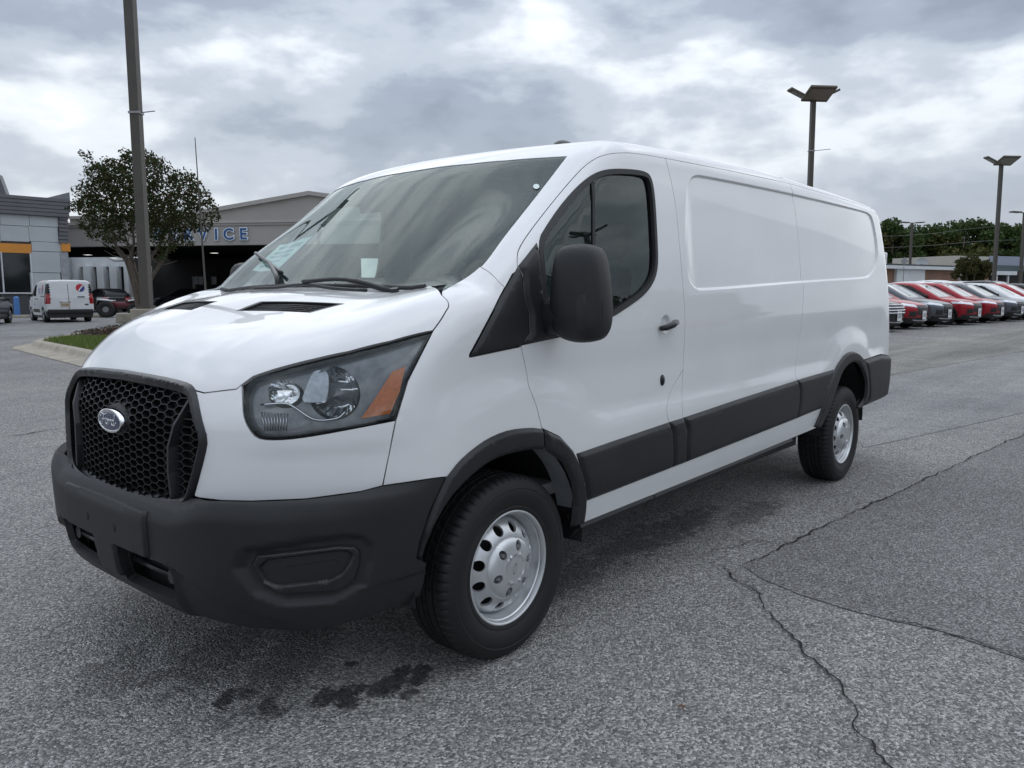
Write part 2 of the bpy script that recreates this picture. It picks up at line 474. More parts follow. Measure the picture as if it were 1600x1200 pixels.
    if bevel:
        sd = -poly_sd(V2[:, 0], V2[:, 1], loops[0])
        for h in loops[1:]: sd = np.minimum(sd, poly_sd(V2[:, 0], V2[:, 1], h))
        off = offset*sstep(-bevel*.2, bevel, sd)
    P = P+Nn*off[:, None]
    if sym: P[np.abs(V2[:, 0]*u[1]+V2[:, 1]*v[1]+0) < -1] = 0
    F_ = []
    for f in rf:
        f = list(f); a, b, c = P[f[0]], P[f[1]], P[f[2]]
        nn = np.cross(b-a, c-a)
        if nn@Nn[f[0]] < 0: f = f[::-1]
        F_.append(f)
    if bevel:                                  # shade the rounded edge by its real slope
        Fa = np.array(F_); fn_ = np.cross(P[Fa[:, 1]]-P[Fa[:, 0]], P[Fa[:, 2]]-P[Fa[:, 0]]); Nn = np.zeros_like(P)
        for c_ in range(3): np.add.at(Nn, Fa[:, c_], fn_)
        Nn /= np.linalg.norm(Nn, axis=1, keepdims=True)+1e-12
    cnt = {}
    for f in F_:
        for i in range(len(f)):
            e = (f[i], f[(i+1) % len(f)]); cnt[e] = cnt.get(e, 0)+1
    bd = [e for e in cnt if (e[1], e[0]) not in cnt]
    nv = len(P); V = [tuple(x) for x in P]; NV = [tuple(x) for x in Nn]; mi = [0]*len(F_)
    if lip:
        outw = {}
        for a, b in bd:
            if sym and abs(P[a][1]) < 2e-3 and abs(P[b][1]) < 2e-3: continue
            t = P[b]-P[a]; t /= np.linalg.norm(t)+1e-12
            for k in (a, b): outw.setdefault(k, np.zeros(3)); outw[k] += np.cross(t, Nn[k])
        idx = {}
        for k, o in outw.items():
            o = o/(np.linalg.norm(o)+1e-12)
            for (pp, nn) in ((P[k], o), (P[k]-Nn[k]*lip+o*.0, o), (P[k]-Nn[k]*lip, Nn[k]), (P[k]-Nn[k]*lip+o*flange, Nn[k])):
                idx.setdefault(k, []).append(len(V)); V.append(tuple(pp)); NV.append(tuple(nn))
        for a, b in bd:
            if a in idx and b in idx and not (sym and abs(P[a][1]) < 2e-3 and abs(P[b][1]) < 2e-3):
                A, B = idx[a], idx[b]; F_.append([B[0], A[0], A[1], B[1]]); mi.append(0)
                if flange: F_.append([B[2], A[2], A[3], B[3]]); mi.append(1)
    return np.array(V), F_, np.array(NV), mi
def mirror_mesh(V, F_, NV, mi):
    m = np.array([1, -1, 1.]); return V*m, [f[::-1] for f in F_], NV*m, list(mi)
def join_mesh(A, B):
    n = len(A[0]); return np.vstack([A[0], B[0]]), A[1]+[[i+n for i in f] for f in B[1]], np.vstack([A[2], B[2]]), A[3]+B[3]
def put_mesh(name, data, mats, parent, custom=True):
    V, F_, NV, mi = data
    me = bpy.data.meshes.new(name); me.from_pydata([tuple(map(float, v)) for v in V], [], F_)
    for m in mats: me.materials.append(m)
    me.polygons.foreach_set('material_index', np.minimum(np.array(mi, np.int32), len(mats)-1))
    me.polygons.foreach_set('use_smooth', [True]*len(me.polygons)); me.update()
    if custom:
        li = np.zeros(len(me.loops), np.int32); me.loops.foreach_get('vertex_index', li)
        me.normals_split_custom_set([tuple(NV[i]) for i in li])
    else: me.set_sharp_from_angle(angle=math.radians(40))
    o = bpy.data.objects.new(name, me); return link(o, parent)
def panel(name, parent, Fn, outl, d, step, mat, mirror=False, sym=False, custom=True, back=None, **k):
    if sym:                                   # the cut along the middle follows the surface
        d2 = np.array([d[0], 0, d[2]], float); d2 /= np.linalg.norm(d2); a, b = outl[-1], outl[0]
        n = max(2, int(np.linalg.norm(b-a)/step)); ch = np.array([a+(b-a)*i/n for i in range(1, n)])
        q, ok = cast(Fn, ch-d2*1.5, np.tile(d2, (len(ch), 1)), 0, 3.5, 200); q[:, 1] = 0
        outl = np.vstack([outl, q[ok]])
    data = panel_mesh(Fn, outl, d, step, sym=sym, **k)
    if sym: data = join_mesh(data, mirror_mesh(*data))
    mats = [mat, back or M_GAP]
    o = put_mesh(name, data, mats, parent, custom)
    if mirror:
        p2 = mirror if not isinstance(mirror, bool) else parent
        return o, put_mesh(name, mirror_mesh(*data), mats, p2, custom)
    return o

M_GAP = simple("gap_dark", (.012, .012, .013), .8)  # near-black flange colour stands in for the shade inside panel gaps
def paint_white():
    b = NB("white_paint"); v = b.coord('Object'); f = b.noise(v, 3.0, 3, .5)
    c = b.ramp(f, [(.3, (.76, .765, .765)), (.7, (.80, .80, .80))])
    nrm = b.bump(b.noise(v, 900, 2, .5), .012, .0004)
    b.bsdf(Base_Color=c, Roughness=.32, Specular_IOR_Level=.45, Coat_Weight=1.0, Coat_Roughness=.03, Coat_IOR=1.5, Normal=nrm); return b.m
M_WHITE = paint_white()
def plastic(name, col, rough, bs=420, bd=.0006, strength=.35):
    b = NB(name); v = b.coord('Object'); f = b.noise(v, 5, 5, .6); g = b.noise(v, bs, 3, .6)
    c = b.ramp(f, [(.3, tuple(x*.85 for x in col)), (.7, tuple(x*1.18 for x in col))])
    b.bsdf(Base_Color=c, Roughness=b.math('MULTIPLY_ADD', f, .12, rough-.06), Specular_IOR_Level=.45, Normal=b.bump(g, strength, bd)); return b.m
M_PLAST = plastic("grained_black_plastic", (.0135, .0142, .0155), .50)
M_PLASTG = plastic("satin_black_plastic", (.014, .0145, .016), .30, strength=.1)
M_GRILLE = simple("grille_black", (.010, .010, .0105), .38)
M_RUBBER = simple("rubber_seal", (.016, .016, .017), .55, bump=.1)
M_TYRE = plastic("tyre_rubber", (.0105, .0105, .011), .62, 260, .001, .4)
M_SILVER = simple("silver_wheel_paint", (.66, .67, .68), .34, .7, .05, 8, bump=.05, bscale=300)
M_CHROME = simple("chrome", (.80, .81, .83), .07, 1.0, .03)
M_STEEL = simple("dull_steel", (.30, .30, .31), .45, .8, .2)
M_AMBER = simple("amber_reflector", (.75, .22, .03), .22, 0, .15, 80, coat=.6)
M_LAMPGREY = simple("lamp_housing_grey", (.20, .208, .216), .25, .4, .25, 25)
M_REFLECT = simple("lamp_reflector", (.93, .94, .95), .09, 1.0, .05, 40)
M_INNER = simple("inner_body_primer", (.34, .36, .38), .6, 0, .2, 9, bump=.15, bscale=40)
M_LINER = simple("wheel_liner", (.02, .02, .021), .8, bump=.3, bscale=120)
M_TRIMGREY = simple("cabin_trim_grey", (.30, .315, .315), .7, 0, .15, 12, bump=.2, bscale=300, bdist=.0008)
M_TRIMLIGHT = simple("cabin_trim_pale", (.62, .64, .63), .8, 0, .1, 12)
M_SEAT = simple("seat_cloth", (.17, .18, .19), .9, 0, .2, 30, bump=.3, bscale=600)
M_WSGLASS = glass("windscreen_glass", (.80, .93, .90), .56, haze=.05, dcol=(.36, .50, .48))  # teal diffuse haze painted into the pane to lighten it
M_SIDEGLASS = glass("door_glass", (.62, .70, .685), .65)
M_LENS = glass("headlight_lens", (.97, .98, .99), .6, haze=.004)
M_FRIT = simple("black_glass_border", (.006, .0065, .007), .6, spec=.1)
M_BLUE = simple("badge_blue", (.006, .018, .085), .15, 0, .1, 20, coat=1.0)
M_PAPER = simple("sticker_paper", (.72, .80, .77), .6, 0, .08, 14)
M_ANT = simple("aerial_black", (.03, .035, .03), .35)

# ================================================================== the white cargo van
def Fb(P):
    x, y, z = P[..., 0], np.abs(P[..., 1]), P[..., 2]
    zz = z+.045*(1-sstep(.44, .64, y))*sstep(.55, .66, z)
    ff = (pchip(zz, FBZ, FBX)+.42*y**4.5-x)*.8
    fs = y-pchip(z, WBZ, WBY)
    f = smax(fs, ff, .10)
    f = np.maximum(f, np.maximum(z-.82, .30-z))
    return np.maximum(f, x-.0)
# recessed stamping of the cargo side, as traced
_rp = un([(1070, 392), (1073, 300), (1077, 283), (1085, 275), (1100, 275.5), (1238, 303.5), (1345, 329.5), (1357, 333), (1364, 341), (1371, 381), (1371.5, 409), (1366, 423), (1357, 433), (1345, 434.5), (1252, 440), (1098, 453), (1086, 450), (1076, 436)], F)
REC = chaikin(_rp[:, [0, 2]], 2)
RX0 = REC[:, 0].min(); RX1 = REC[:, 0].max(); RZ0 = REC[:, 1].min(); RZ1 = REC[:, 1].max()
def side_disp(P):
    x, y, z = P[..., 0], np.abs(P[..., 1]), P[..., 2]
    zz = z-.012*x
    sel = sstep(.80, .90, y)*(1-sstep(4.70, 4.80, x))
    sd = np.full(x.shape, 1.0); nb = (x > RX0-.02) & (x < RX1+.02) & (z > RZ0-.02) & (z < RZ1+.02)
    if nb.any(): sd[nb] = poly_sd(x[nb], z[nb], REC)
    d = .011*sstep(.007, -.007, sd)*sstep(RX0-.01, RX0+.12, x)
    rf = np.hypot(x, z-.36); rr = np.hypot(x-3.75, z-.40)
    outside = sstep(.62, .80, rf)*sstep(.60, .78, rr)
    sc = (1-sstep(1.02, 1.24, zz))*sstep(.795, .905, zz)
    d = d+.017*sc*outside*sstep(-.55, -.1, x)*(1-sstep(4.45, 4.7, x))
    bul = (1-sstep(.52, .80, rf))+(1-sstep(.50, .84, rr))
    d = d-.008*bul*sstep(.55, .62, z)*(x > -.9)
    # dished cup behind the door handle
    hc = np.hypot(x-HX, (z-HZ)*1.0)
    d = d+.013*sstep(.043, .026, hc)
    return d*sel
_h = un([(1041, 506)], F)[0]; HX, HZ = _h[0], _h[2]
def Fd(P): return F(P)+side_disp(P)
NEAR = (0.0, 1.0, 0.0)

van = empty("cargo_van", (0, 0, 0), 0, "large white cargo van with black grille, bumper and side mouldings in the foreground", "van")

# ---- traced seams (photo pixels, near side)
seam_hood = [(319, 614), (340, 611.5), (369.5, 608), (378, 601), (395.5, 588), (428, 577), (490, 561), (545, 549), (610, 533), (676.6, 516.5)]
seam_hf = [(676.6, 516.5), (688, 501), (697, 486), (701, 478.5), (699, 470), (690, 461)]
ws_side = [(690, 455.5), (725, 436), (755, 413.75), (788.75, 368.75), (845, 297.5), (886, 244)]
seam_pillar = [(750.7, 417), (763, 424), (773, 433), (781, 442), (788.8, 448.8)]
tri_edge = [(788.8, 448.8), (760, 505), (733.5, 554)]
door_front_low = [(814, 541.5), (822.7, 581), (826.7, 605), (837.3, 632), (846.7, 669)]
door_front_up = [(808.5, 424), (817, 433), (819, 461), (826.7, 489), (828, 521), (814, 541.5)]
door_top = [(808.5, 424), (807.7, 403.7), (811, 387.8), (826.7, 362.5), (858.3, 321.3), (890, 283.3), (915.3, 257.5), (940.7, 243), (972.3, 238.5), (1004, 241), (1038.8, 247)]
door_rear = [(1038.8, 247), (1042, 256), (1054.7, 315), (1064, 410), (1069, 473.3), (1070, 514.5), (1067.3, 577.8)]
door_rear_low = [(1067.3, 577.8), (1052, 604), (1044, 623), (1042, 644.7), (1045, 659.4), (1050, 676), (1051, 703), (1050, 730)]
pan_front_low = [(1067.3, 577.8), (1065.5, 621), (1067.4, 652.4), (1073, 672), (1071.5, 695), (1071, 722)]
pan_seam = [(1234.5, 287), (1238.5, 304), (1246, 360), (1250.5, 420), (1251.3, 437), (1255.5, 451), (1252.7, 500), (1243, 570), (1245, 596), (1247, 620), (1243, 654)]
arch_f = [(847.7, 669.7), (825, 668), (790, 673), (755, 689), (720, 717), (697, 745)]
arch_d = [(847.7, 669.7), (874, 682), (895, 704.7), (907, 734.5), (914, 762.5), (915, 783)]
arch_r = [(1283, 638), (1292, 606), (1303.8, 577.4), (1310.5, 565), (1320, 553.4), (1329.7, 549), (1339, 551.5), (1347, 561)]
bump_top = [(312, 778), (347, 782), (393, 783), (479, 779.5), (564, 768), (598, 759), (640, 753), (680, 747), (697, 745)]
U = lambda q, s=0: un(q, Fd, s)
def cat(*a):
    out = []
    for q in a:
        for pnt in np.asarray(q):
            if not out or np.linalg.norm(out[-1]-pnt) > 1e-4: out.append(pnt)
    if np.linalg.norm(out[0]-out[-1]) < 1e-4: out.pop()
    return np.array(out)
def topcast(xy, Fn=F):
    xy = np.array(xy, float); P0 = np.c_[xy, np.full(len(xy), 2.6)]
    return cast(Fn, P0, np.tile([0, 0, -1.], (len(P0), 1)), 0, 3, 160)[0]
def frontcast(yz, Fn=F):
    yz = np.array(yz, float); P0 = np.c_[np.full(len(yz), -2.0), yz]
    return cast(Fn, P0, np.tile([1., 0, 0], (len(P0), 1)), 0, 3, 200)[0]
def sidecast(xz, Fn=F):
    xz = np.array(xz, float); P0 = np.c_[xz[:, 0], np.full(len(xz), -2.0), xz[:, 1]]
    return cast(Fn, P0, np.tile([0, 1., 0], (len(P0), 1)), 0, 2.0, 160)[0]
MIR = np.array([1, -1, 1.])
def symm(P): return np.vstack([P, (P*MIR)[::-1]])

# ---- hood
hy = np.linspace(0, -.80, 15)
def crease(y):
    xs = np.linspace(-.6, .3, 400); best = None
    yv = np.full(len(xs), y); h = hood_z(xs, yv); w = screen_z(xs, yv); i = np.argmax(w > h); return xs[i]
ws_base = topcast([(crease(y)-.004, y) for y in hy])
ghalf = [(0, 1.112), (-.25, 1.108), (-.40, 1.098), (-.455, 1.085), (-.49, 1.05), (-.535, .98), (-.556, .925), (-.545, .87), (-.508, .76), (-.487, .715), (-.45, .69), (-.38, .678), (-.2, .665), (0, .66)]
hood_front = frontcast([(0, 1.10), (-.12, 1.099), (-.25, 1.096), (-.38, 1.088), (-.44, 1.075)])
hood_near = cat(hood_front, un(seam_hood, F), un(seam_hf, F, 3), ws_base[::-1][1:])
hood_near[0][1] = 0; hood_near[-1][1] = 0
vent_q = {}
for nm, q in (('a', (-.608, -.165)), ('b', (-.500, -.159)), ('c', (-.436, -.598)), ('d', (-.552, -.557))): vent_q[nm] = q
vent_poly = topcast([vent_q[k] for k in 'abcd'])
hd = (.5, 0, -.87)
def disp_hood(P):
    x, y = P[..., 0], np.abs(P[..., 1])
    # soft power bulge line running back from the grille corners
    yl = .50+.30*(x+.9)
    return F(P)-.006*sstep(.05, -.05, y-yl)*sstep(-.95, -.75, x)*(1-sstep(-.40, -.28, x))
hood = panel("hood", van, disp_hood, hood_near[::1], (.5, .45, -.75), .024, M_WHITE, sym=True, holes=[vent_poly], lip=.016)
for sgn in (1, -1):
    vp = vent_poly*np.array([1, sgn, 1.])
    c = vp.mean(0)
    rim_ = np.array([c+(q-c)*1.05 for q in vp]); inn = np.array([c+(q-c)*.90 for q in vp])
    vr = panel("hood_vent", hood, F, rim_, (0, 0, -1), .05, M_PLAST, holes=[inn], offset=.004, lip=.012, flange=0)
    panel("vent_back", vr, F, rim_, (0, 0, -1), .1, M_GAP, offset=-.028, lip=0)
    bm = bmesh.new()
    A, B, C_, D = vp
    for k in range(1, 6):
        t = k/6; p1 = A+(B-A)*t; p2 = D+(C_-D)*t
        V, Fc = tube_mesh([p1+(0, 0, -.006), (p1+p2)/2+(0, 0, .0), p2+(0, 0, -.006)], .0045, 5)
        vs = [bm.verts.new(v) for v in V]
        for f in Fc: bm.faces.new([vs[i] for i in f])
    for k in range(1, 4):
        t = k/4; p1 = A+(D-A)*t; p2 = B+(C_-B)*t
        V, Fc = tube_mesh([p1+(0, 0, -.004), p2+(0, 0, -.004)], .004, 5)
        vs = [bm.verts.new(v) for v in V]
        for f in Fc: bm.faces.new([vs[i] for i in f])
    bmobj("vent_slats", bm, M_PLAST, vr, True)

# ---- white front panel between grille, headlight and bumper (both sides)
HL = [(393.75, 591), (384, 603), (379, 622.5), (381, 650), (390, 671), (405, 685), (440, 687), (490, 681), (565, 667.3), (618.75, 656.8), (630, 620), (637.5, 595), (655, 560), (676.3, 519), (590, 542), (490, 566), (428, 581), (408, 586)]
hl_left = [(378, 601), (379, 622.5), (381, 650), (390, 671), (405, 685), (440, 687), (490, 681), (565, 667.3), (618.75, 656.8)]
seam_fp = [(618.75, 656.8), (612, 690), (598, 759)]
def disp_front(P):
    # brow step below the headlight, swept round to the grille
    x, y, z = P[..., 0], np.abs(P[..., 1]), P[..., 2]
    s = sstep(.60, .80, y)*sstep(.915, .855, z-.05*(y-.7))
    return Fd(P)+.007*s*(1-sstep(-.66, -.40, x))*(x < .2)
Ud = lambda q, s=0: un(q, disp_front, s)
fp_in = frontcast([(-.44, 1.075), (-.475, 1.04), (-.52, .98), (-.54, .925), (-.53, .87), (-.49, .76), (-.50, .735)], disp_front)
fp = cat(fp_in[:1], Ud(seam_hood[:4]), Ud(hl_left, 3), Ud(seam_fp), Ud(bump_top[:6][::-1]), fp_in[::-1])
panel("front_panel", van, disp_front, fp, (.85, .5, -.15), .022, M_WHITE, mirror=True)

# ---- fenders
fen = cat(Ud(seam_fp[::-1]), Ud([(618.75, 656.8), (630, 620), (637.5, 595), (655, 560), (676.6, 517)]), Ud(seam_hf, 3), Ud(ws_side[:2]), Ud([(750.7, 417)]), Ud(seam_pillar), Ud(tri_edge), Ud([(733.5, 558), (740, 557), (814, 541.5)]), Ud(door_front_low, 3), Ud([(q[0], q[1]+4) for q in arch_f]), Ud(bump_top[::-1][:4]))
fn_, fm_ = panel("fender", van, disp_front, fen, (.42, .86, -.30), .022, M_WHITE, mirror=True, lip=.014)

# ---- roof with windscreen pillars
wt = un([(886, 244), (845, 246.5), (790, 250.5), (732.5, 256), (657.5, 265.2), (610, 274), (582, 280)], F)
wt = wt[wt[:, 1] < .2]
yy = np.linspace(wt[0, 1], 0, 10); o_ = np.argsort(wt[:, 1])
ws_top = topcast(np.c_[np.interp(yy, wt[o_, 1], wt[o_, 0]), yy]); 
ws_near = un(ws_side, F, 5)
rail = un([(1038.8, 247), (1140, 266.5), (1234.5, 287), (1300, 306), (1350, 321.5)], F)
rail = np.vstack([rail, sidecast([(4.45, rail[-1, 2]-.004), (4.62, rail[-1, 2]-.02)])])
rear_ang = np.linspace(math.radians(38), math.radians(90), 9)
def plan_exit(z, a, org=(4.3, 0), Fn=F):
    """point where a level ray leaves the body; a measured from -Y towards +X"""
    d = np.array([math.sin(a), -math.cos(a), 0]); O = np.array([org[0], org[1], z])
    return cast(lambda P: -Fn(P), O[None], d[None], 0, 1.6, 200)[0][0]
zr = rail[-1, 2]
rear_rim = np.array([plan_exit(zr, a) for a in np.linspace(math.atan2(rail[-1, 0]-4.3, -rail[-1, 1])+.06, math.pi/2, 9)])
nr = 14; cx_ = np.linspace(rear_rim[-1, 0], ws_top[-1, 0], 3)
roof_out = cat(ws_top[::-1], ws_near[::-1][:-1], un([(750.7, 417)], F), un(seam_pillar[1:], F), un([(800, 428), (808.5, 422)], F), un(door_top, Fd, 3), rail, rear_rim)
i0 = 0
roof_out[0][1] = 0; roof_out[-1][1] = 0
# trim the windscreen-side run so that it starts at the pillar seam
k_ = [i for i, q in enumerate(roof_out)]
roof = panel("roof", van, F, roof_out, (.05, .72, -.70), .03, M_WHITE, sym=True, shrink=.0005, lip=.010)
hl_ = panel("headliner", van, F, cat((ws_top+np.array([.10, 0, 0]))[::-1], un([(905, 262)], F), un([(1034, 262)], F), rail[1:2], np.array([[rail[1, 0], 0, 2.09]])), (.05, .72, -.70), .08, M_TRIMLIGHT, sym=True, offset=-.035, lip=0)

# ---- windscreen, black border, sensor patch
ws_out = cat(ws_base, ws_near, ws_top[1:]); ws_out[0][1] = 0; ws_out[-1][1] = 0
wd = (.62, .25, -.75)
wsg = panel("windshield", van, F, ws_out, wd, .05, M_WSGLASS, sym=True, offset=-.003, lip=0, shrink=.003)
def inset(P, a, dirn, amounts=None):
    u, v, d = basis(dirn); q = np.stack([P@u, P@v], 1); area = .5*np.sum(q[:, 0]*np.roll(q[:, 1], -1)-np.roll(q[:, 0], -1)*q[:, 1]); s = 1 if area > 0 else -1
    t1 = q-np.roll(q, 1, 0); t2 = np.roll(q, -1, 0)-q; t1 /= np.linalg.norm(t1, axis=1, keepdims=True)+1e-12; t2 /= np.linalg.norm(t2, axis=1, keepdims=True)+1e-12
    m = np.stack([-t1[:, 1]-t2[:, 1], t1[:, 0]+t2[:, 0]], 1); m /= np.maximum((m*m).sum(1, keepdims=True)/2, .5)
    am = np.full(len(q), a) if amounts is None else amounts
    q2 = q+s*m*am[:, None]; dep = P@d
    return q2[:, :1]*u+q2[:, 1:]*v+dep[:, None]*d
full = symm(ws_out)[:-1]; full = cat(full)
am = np.where(full[:, 2] < 1.50, .075, np.where(full[:, 2] > 1.93, .055, .038))
inner = chaikin(inset(full, 0, (.62, 0, -.75), am), 1)
panel("windshield_border", wsg, F, full, (.62, 0, -.75), .05, M_FRIT, holes=[inner], offset=-.008, lip=0, shrink=.004)
sp = frontcast([(-.16, 1.80), (-.20, 2.02), (.20, 2.02), (.16, 1.80), (.07, 1.755), (-.07, 1.755)])
panel("sensor_patch", wsg, F, sp, (.62, 0, -.75), .06, M_FRIT, offset=-.009, lip=0)
def decal(name, par, Fn, px, d, mat, off=.0015, step=.05, smooth=0):
    return panel(name, par, Fn, un(px, Fn), d, step, mat, offset=off, lip=0, shrink=0)
stk = decal("window_sticker", wsg, F, [(392, 420), (436, 380), (487, 366), (430, 420)], (.62, 0, -.75), M_PAPER, -.010)
M_PRINT = simple("sticker_print", (.30, .42, .46), .6)
for a, b, c, d_ in ((.12, .42, .12, .10), (.50, .90, .12, .12), (.15, .80, .34, .07), (.15, .62, .50, .06), (.66, .88, .50, .10), (.12, .72, .68, .06), (.14, .44, .84, .09)):
    q = [(394, 418), (437, 381), (484, 368), (430, 418)]
    def bi(s, t): return ((1-t)*((1-s)*q[1][0]+s*q[2][0])+t*((1-s)*q[0][0]+s*q[3][0]), (1-t)*((1-s)*q[1][1]+s*q[2][1])+t*((1-s)*q[0][1]+s*q[3][1]))
    decal("sticker_print", stk, F, [bi(a, c), bi(b, c), bi(b, c+d_), bi(a, c+d_)], (.62, 0, -.75), M_PRINT, -.0085)
tc_ = [(838+5*math.cos(t), 291.5+4*math.sin(t)) for t in np.linspace(0, 6.28, 12, endpoint=False)]
decal("inspection_dot", wsg, F, tc_, (.62, 0, -.75), M_PAPER, .001)

# ---- front doors
win_px = [(838, 380), (858.3, 346.7), (883.7, 311.8), (909, 285), (931, 269.5), (953.3, 264), (985, 264.5), (1008, 268), (1017, 276), (1022.5, 302.3), (1026.8, 378.3), (1027.7, 416.3), (1022, 439.5), (1007, 460.7), (978.7, 481.2), (953.3, 497), (915, 514), (880, 521), (854, 516), (846, 430)]
win = chaikin(U(win_px), 2)
door_bot = U([(1050, 730), (915, 783)])
door = cat(U(door_front_up[:1]), U(door_top, 3), U(door_rear, 3), U(door_rear_low, 3), door_bot, U(arch_d[::-1]), U(door_front_low[::-1], 3), U(door_front_up[::-1]))
cupf = [sidecast([(HX+r_*math.cos(t), HZ+r_*math.sin(t)) for t in np.linspace(0, 6.283, 22)], Fd) for r_ in (.046, .040, .034, .028, .018)]
dn, dm = panel("front_door", van, Fd, door, NEAR, .024, M_WHITE, holes=[win], mirror=True, lip=.014, feat=cupf)
NB_ = (0, 1, 0)
win_in = inset(win, .020, NB_)
def both(name, *a, **k):
    """build on the near door, mirror onto the far one"""
    par = k.pop('par', dn); mp = k.pop('mpar', dm)
    return panel(name, par, *a, mirror=mp, **k)
both("window_seal", Fd, win, NB_, .05, M_RUBBER, holes=[win_in], offset=.003, lip=.022, flange=0, shrink=-.001)
both("door_window", Fd, inset(win, .014, NB_), NB_, .07, M_SIDEGLASS, offset=-.014, lip=0)
def strip(px, w, Fn=Fd):
    P = un(px, Fn); t = P[-1]-P[0]; t /= np.linalg.norm(t); n = np.array([t[2], 0, -t[0]])
    return np.vstack([P+n*w/2, (P-n*w/2)[::-1]])
both("window_divider", Fd, strip([(927, 276), (931, 400), (934, 503)], .022), NB_, .08, M_RUBBER, offset=-.009, lip=.01, flange=0)
both("door_trim", Fd, inset(door, .02, NB_), NB_, .09, M_TRIMGREY, holes=[win], offset=-.045, lip=0)
# handle and lock
def handle(par, sy):
    P = np.array([(HX-.068, -1.0, HZ-.020), (HX-.05, -1.0, HZ-.016), (HX, -1.0, HZ-.004), (HX+.05, -1.0, HZ+.006), (HX+.066, -1.0, HZ+.006)])
    Q = sidecast(P[:, [0, 2]], F); off = np.array([.006, .026, .036, .026, .006]); Q[:, 1] -= off; Q[:, 1] *= sy
    o = tube("door_handle", Q, [.012, .015, .0165, .015, .012], M_PLASTG, par, 10, flat=.95); return o
handle(dn, 1); handle(dm, -1)
lk = un([(1034.5, 594)], Fd)[0]
for par, sy in ((dn, 1), (dm, -1)):
    V, Fc = lathe([(.0, -.010), (.010, -.010), (.0115, -.008), (.019, -.006), (.021, -.003), (.021, .004)], 20)
    V = [(lk[0]+v[0]*.85, (lk[1]+v[1])*sy, lk[2]+v[2]*1.25) for v in V]
    meshobj("door_lock", V, Fc, M_PLASTG, par, True)

# ---- plastic corner at the foot of the pillar, one piece on the fender, one on the door
tri_f = cat(U([(733, 557.5)]), U([(762, 504), (789, 451), (808.5, 416)]), U([(816, 429), (819, 461), (826.7, 489), (828, 521), (815, 540)]))
panel("pillar_cover", van, Fd, tri_f, (.2, .95, 0), .03, M_PLAST, mirror=True, offset=.012, bevel=.018, lip=.02, flange=0, shrink=.001)
tri_d = cat(U([(808.5, 416), (838.4, 378.5), (845, 420), (849, 462), (853, 505), (876, 527), (815, 540), (828, 521), (826.7, 489), (819, 461), (816, 429)]))
both("mirror_base", Fd, tri_d, NB_, .03, M_PLAST, offset=.016, bevel=.018, lip=.02, flange=0, shrink=.001)

# ---- cargo side
side_bot = U([(1243, 654), (1071, 722)])
sidep = cat(U(door_rear, 3), U(pan_front_low, 3), side_bot[::-1], U(pan_seam[::-1], 3), U([(1234.5, 287), (1140, 266.5), (1038.8, 247)]))
def ring_feat(off): 
    q = resample(inset(np.c_[REC[:, 0], np.zeros(len(REC)), REC[:, 1]], off, NB_), .02); q = sidecast(q[:, [0, 2]], Fd); return np.vstack([q, q[:1]])
feats = [ring_feat(.008), ring_feat(.004), ring_feat(0), ring_feat(-.004), ring_feat(-.008)]
sp_n, sp_m = panel("side_panel", van, Fd, sidep, NEAR, .030, M_WHITE, mirror=True, feat=feats, lip=.012)
pil = cat(U(door_rear_low, 3), U([(1071, 722)]), U(pan_front_low[::-1], 3))
panel("pillar_panel", van, Fd, pil, NEAR, .03, M_WHITE, mirror=True, lip=.012)
zc_ = np.linspace(zr, .86, 16)
corner = []
for z in zc_:
    O = np.array([5.6, -1.75, z]); d = np.array([-.7071, .7071, 0])
    corner.append(cast(F, O[None], d[None], 0, 2, 300)[0][0])
corner = np.array(corner)
quart = cat(U([(1234.5, 287)]), rail[3:], corner, U([(1376, 553.5), (1350, 562)]), U([(q[0], q[1]+3) for q in arch_r[::-1]]), U([(1243, 654)]), U(pan_seam[::-1], 3))
qn, qm = panel("rear_quarter", van, Fd, quart, (-.30, .95, 0), .030, M_WHITE, mirror=True, feat=feats, lip=.012)
# rear doors close the back
rd = [plan_exit(zr-.02, math.atan2(corner[1][0]-4.3, -corner[1][1]))]
rdo = np.vstack([corner[1:], frontcast([(0, 1)])*0+np.array([[4.86, 0, .86]]), np.array([[4.6, 0, zr-.03]])])
rdo[:, 0] += 0
rearpts = []
for P in corner[1:]: rearpts.append(P)
bt = cast(F, np.array([[6., 0, .86], [6., 0, zr-.03]]), np.array([[-1., 0, 0], [-1., 0, 0]]), 0, 3, 300)[0]
rdp = np.vstack([np.array(rearpts), bt]); rdp[-1, 1] = rdp[-2, 1] = -.003
panel("rear_door", van, F, rdp, (-.85, .5, 0), .06, M_WHITE, mirror=True, lip=.012)
hp = corner[np.argmin(np.abs(zc_-1.62))]
for sy in (1, -1):
    box("door_hinge", ((hp[0]+.005), (hp[1]-.008)*sy, 1.66), (.05, .05, .10), M_WHITE, van, Matrix.Rotation(math.radians(-45*sy), 3, 'Z'), .012, True)
    tl = [plan_exit(z, a) for z in (1.0, 1.45) for a in ((.75, .86) if z == 1.0 else (.86, .75))]
    if sy < 0: tl = [q*MIR for q in tl]
    panel("tail_lamp", van, F, np.array(tl), (-.7, .7*sy, 0), .05, simple("tail_lamp_red", (.35, .012, .012), .15, coat=1), offset=.006, lip=.01)

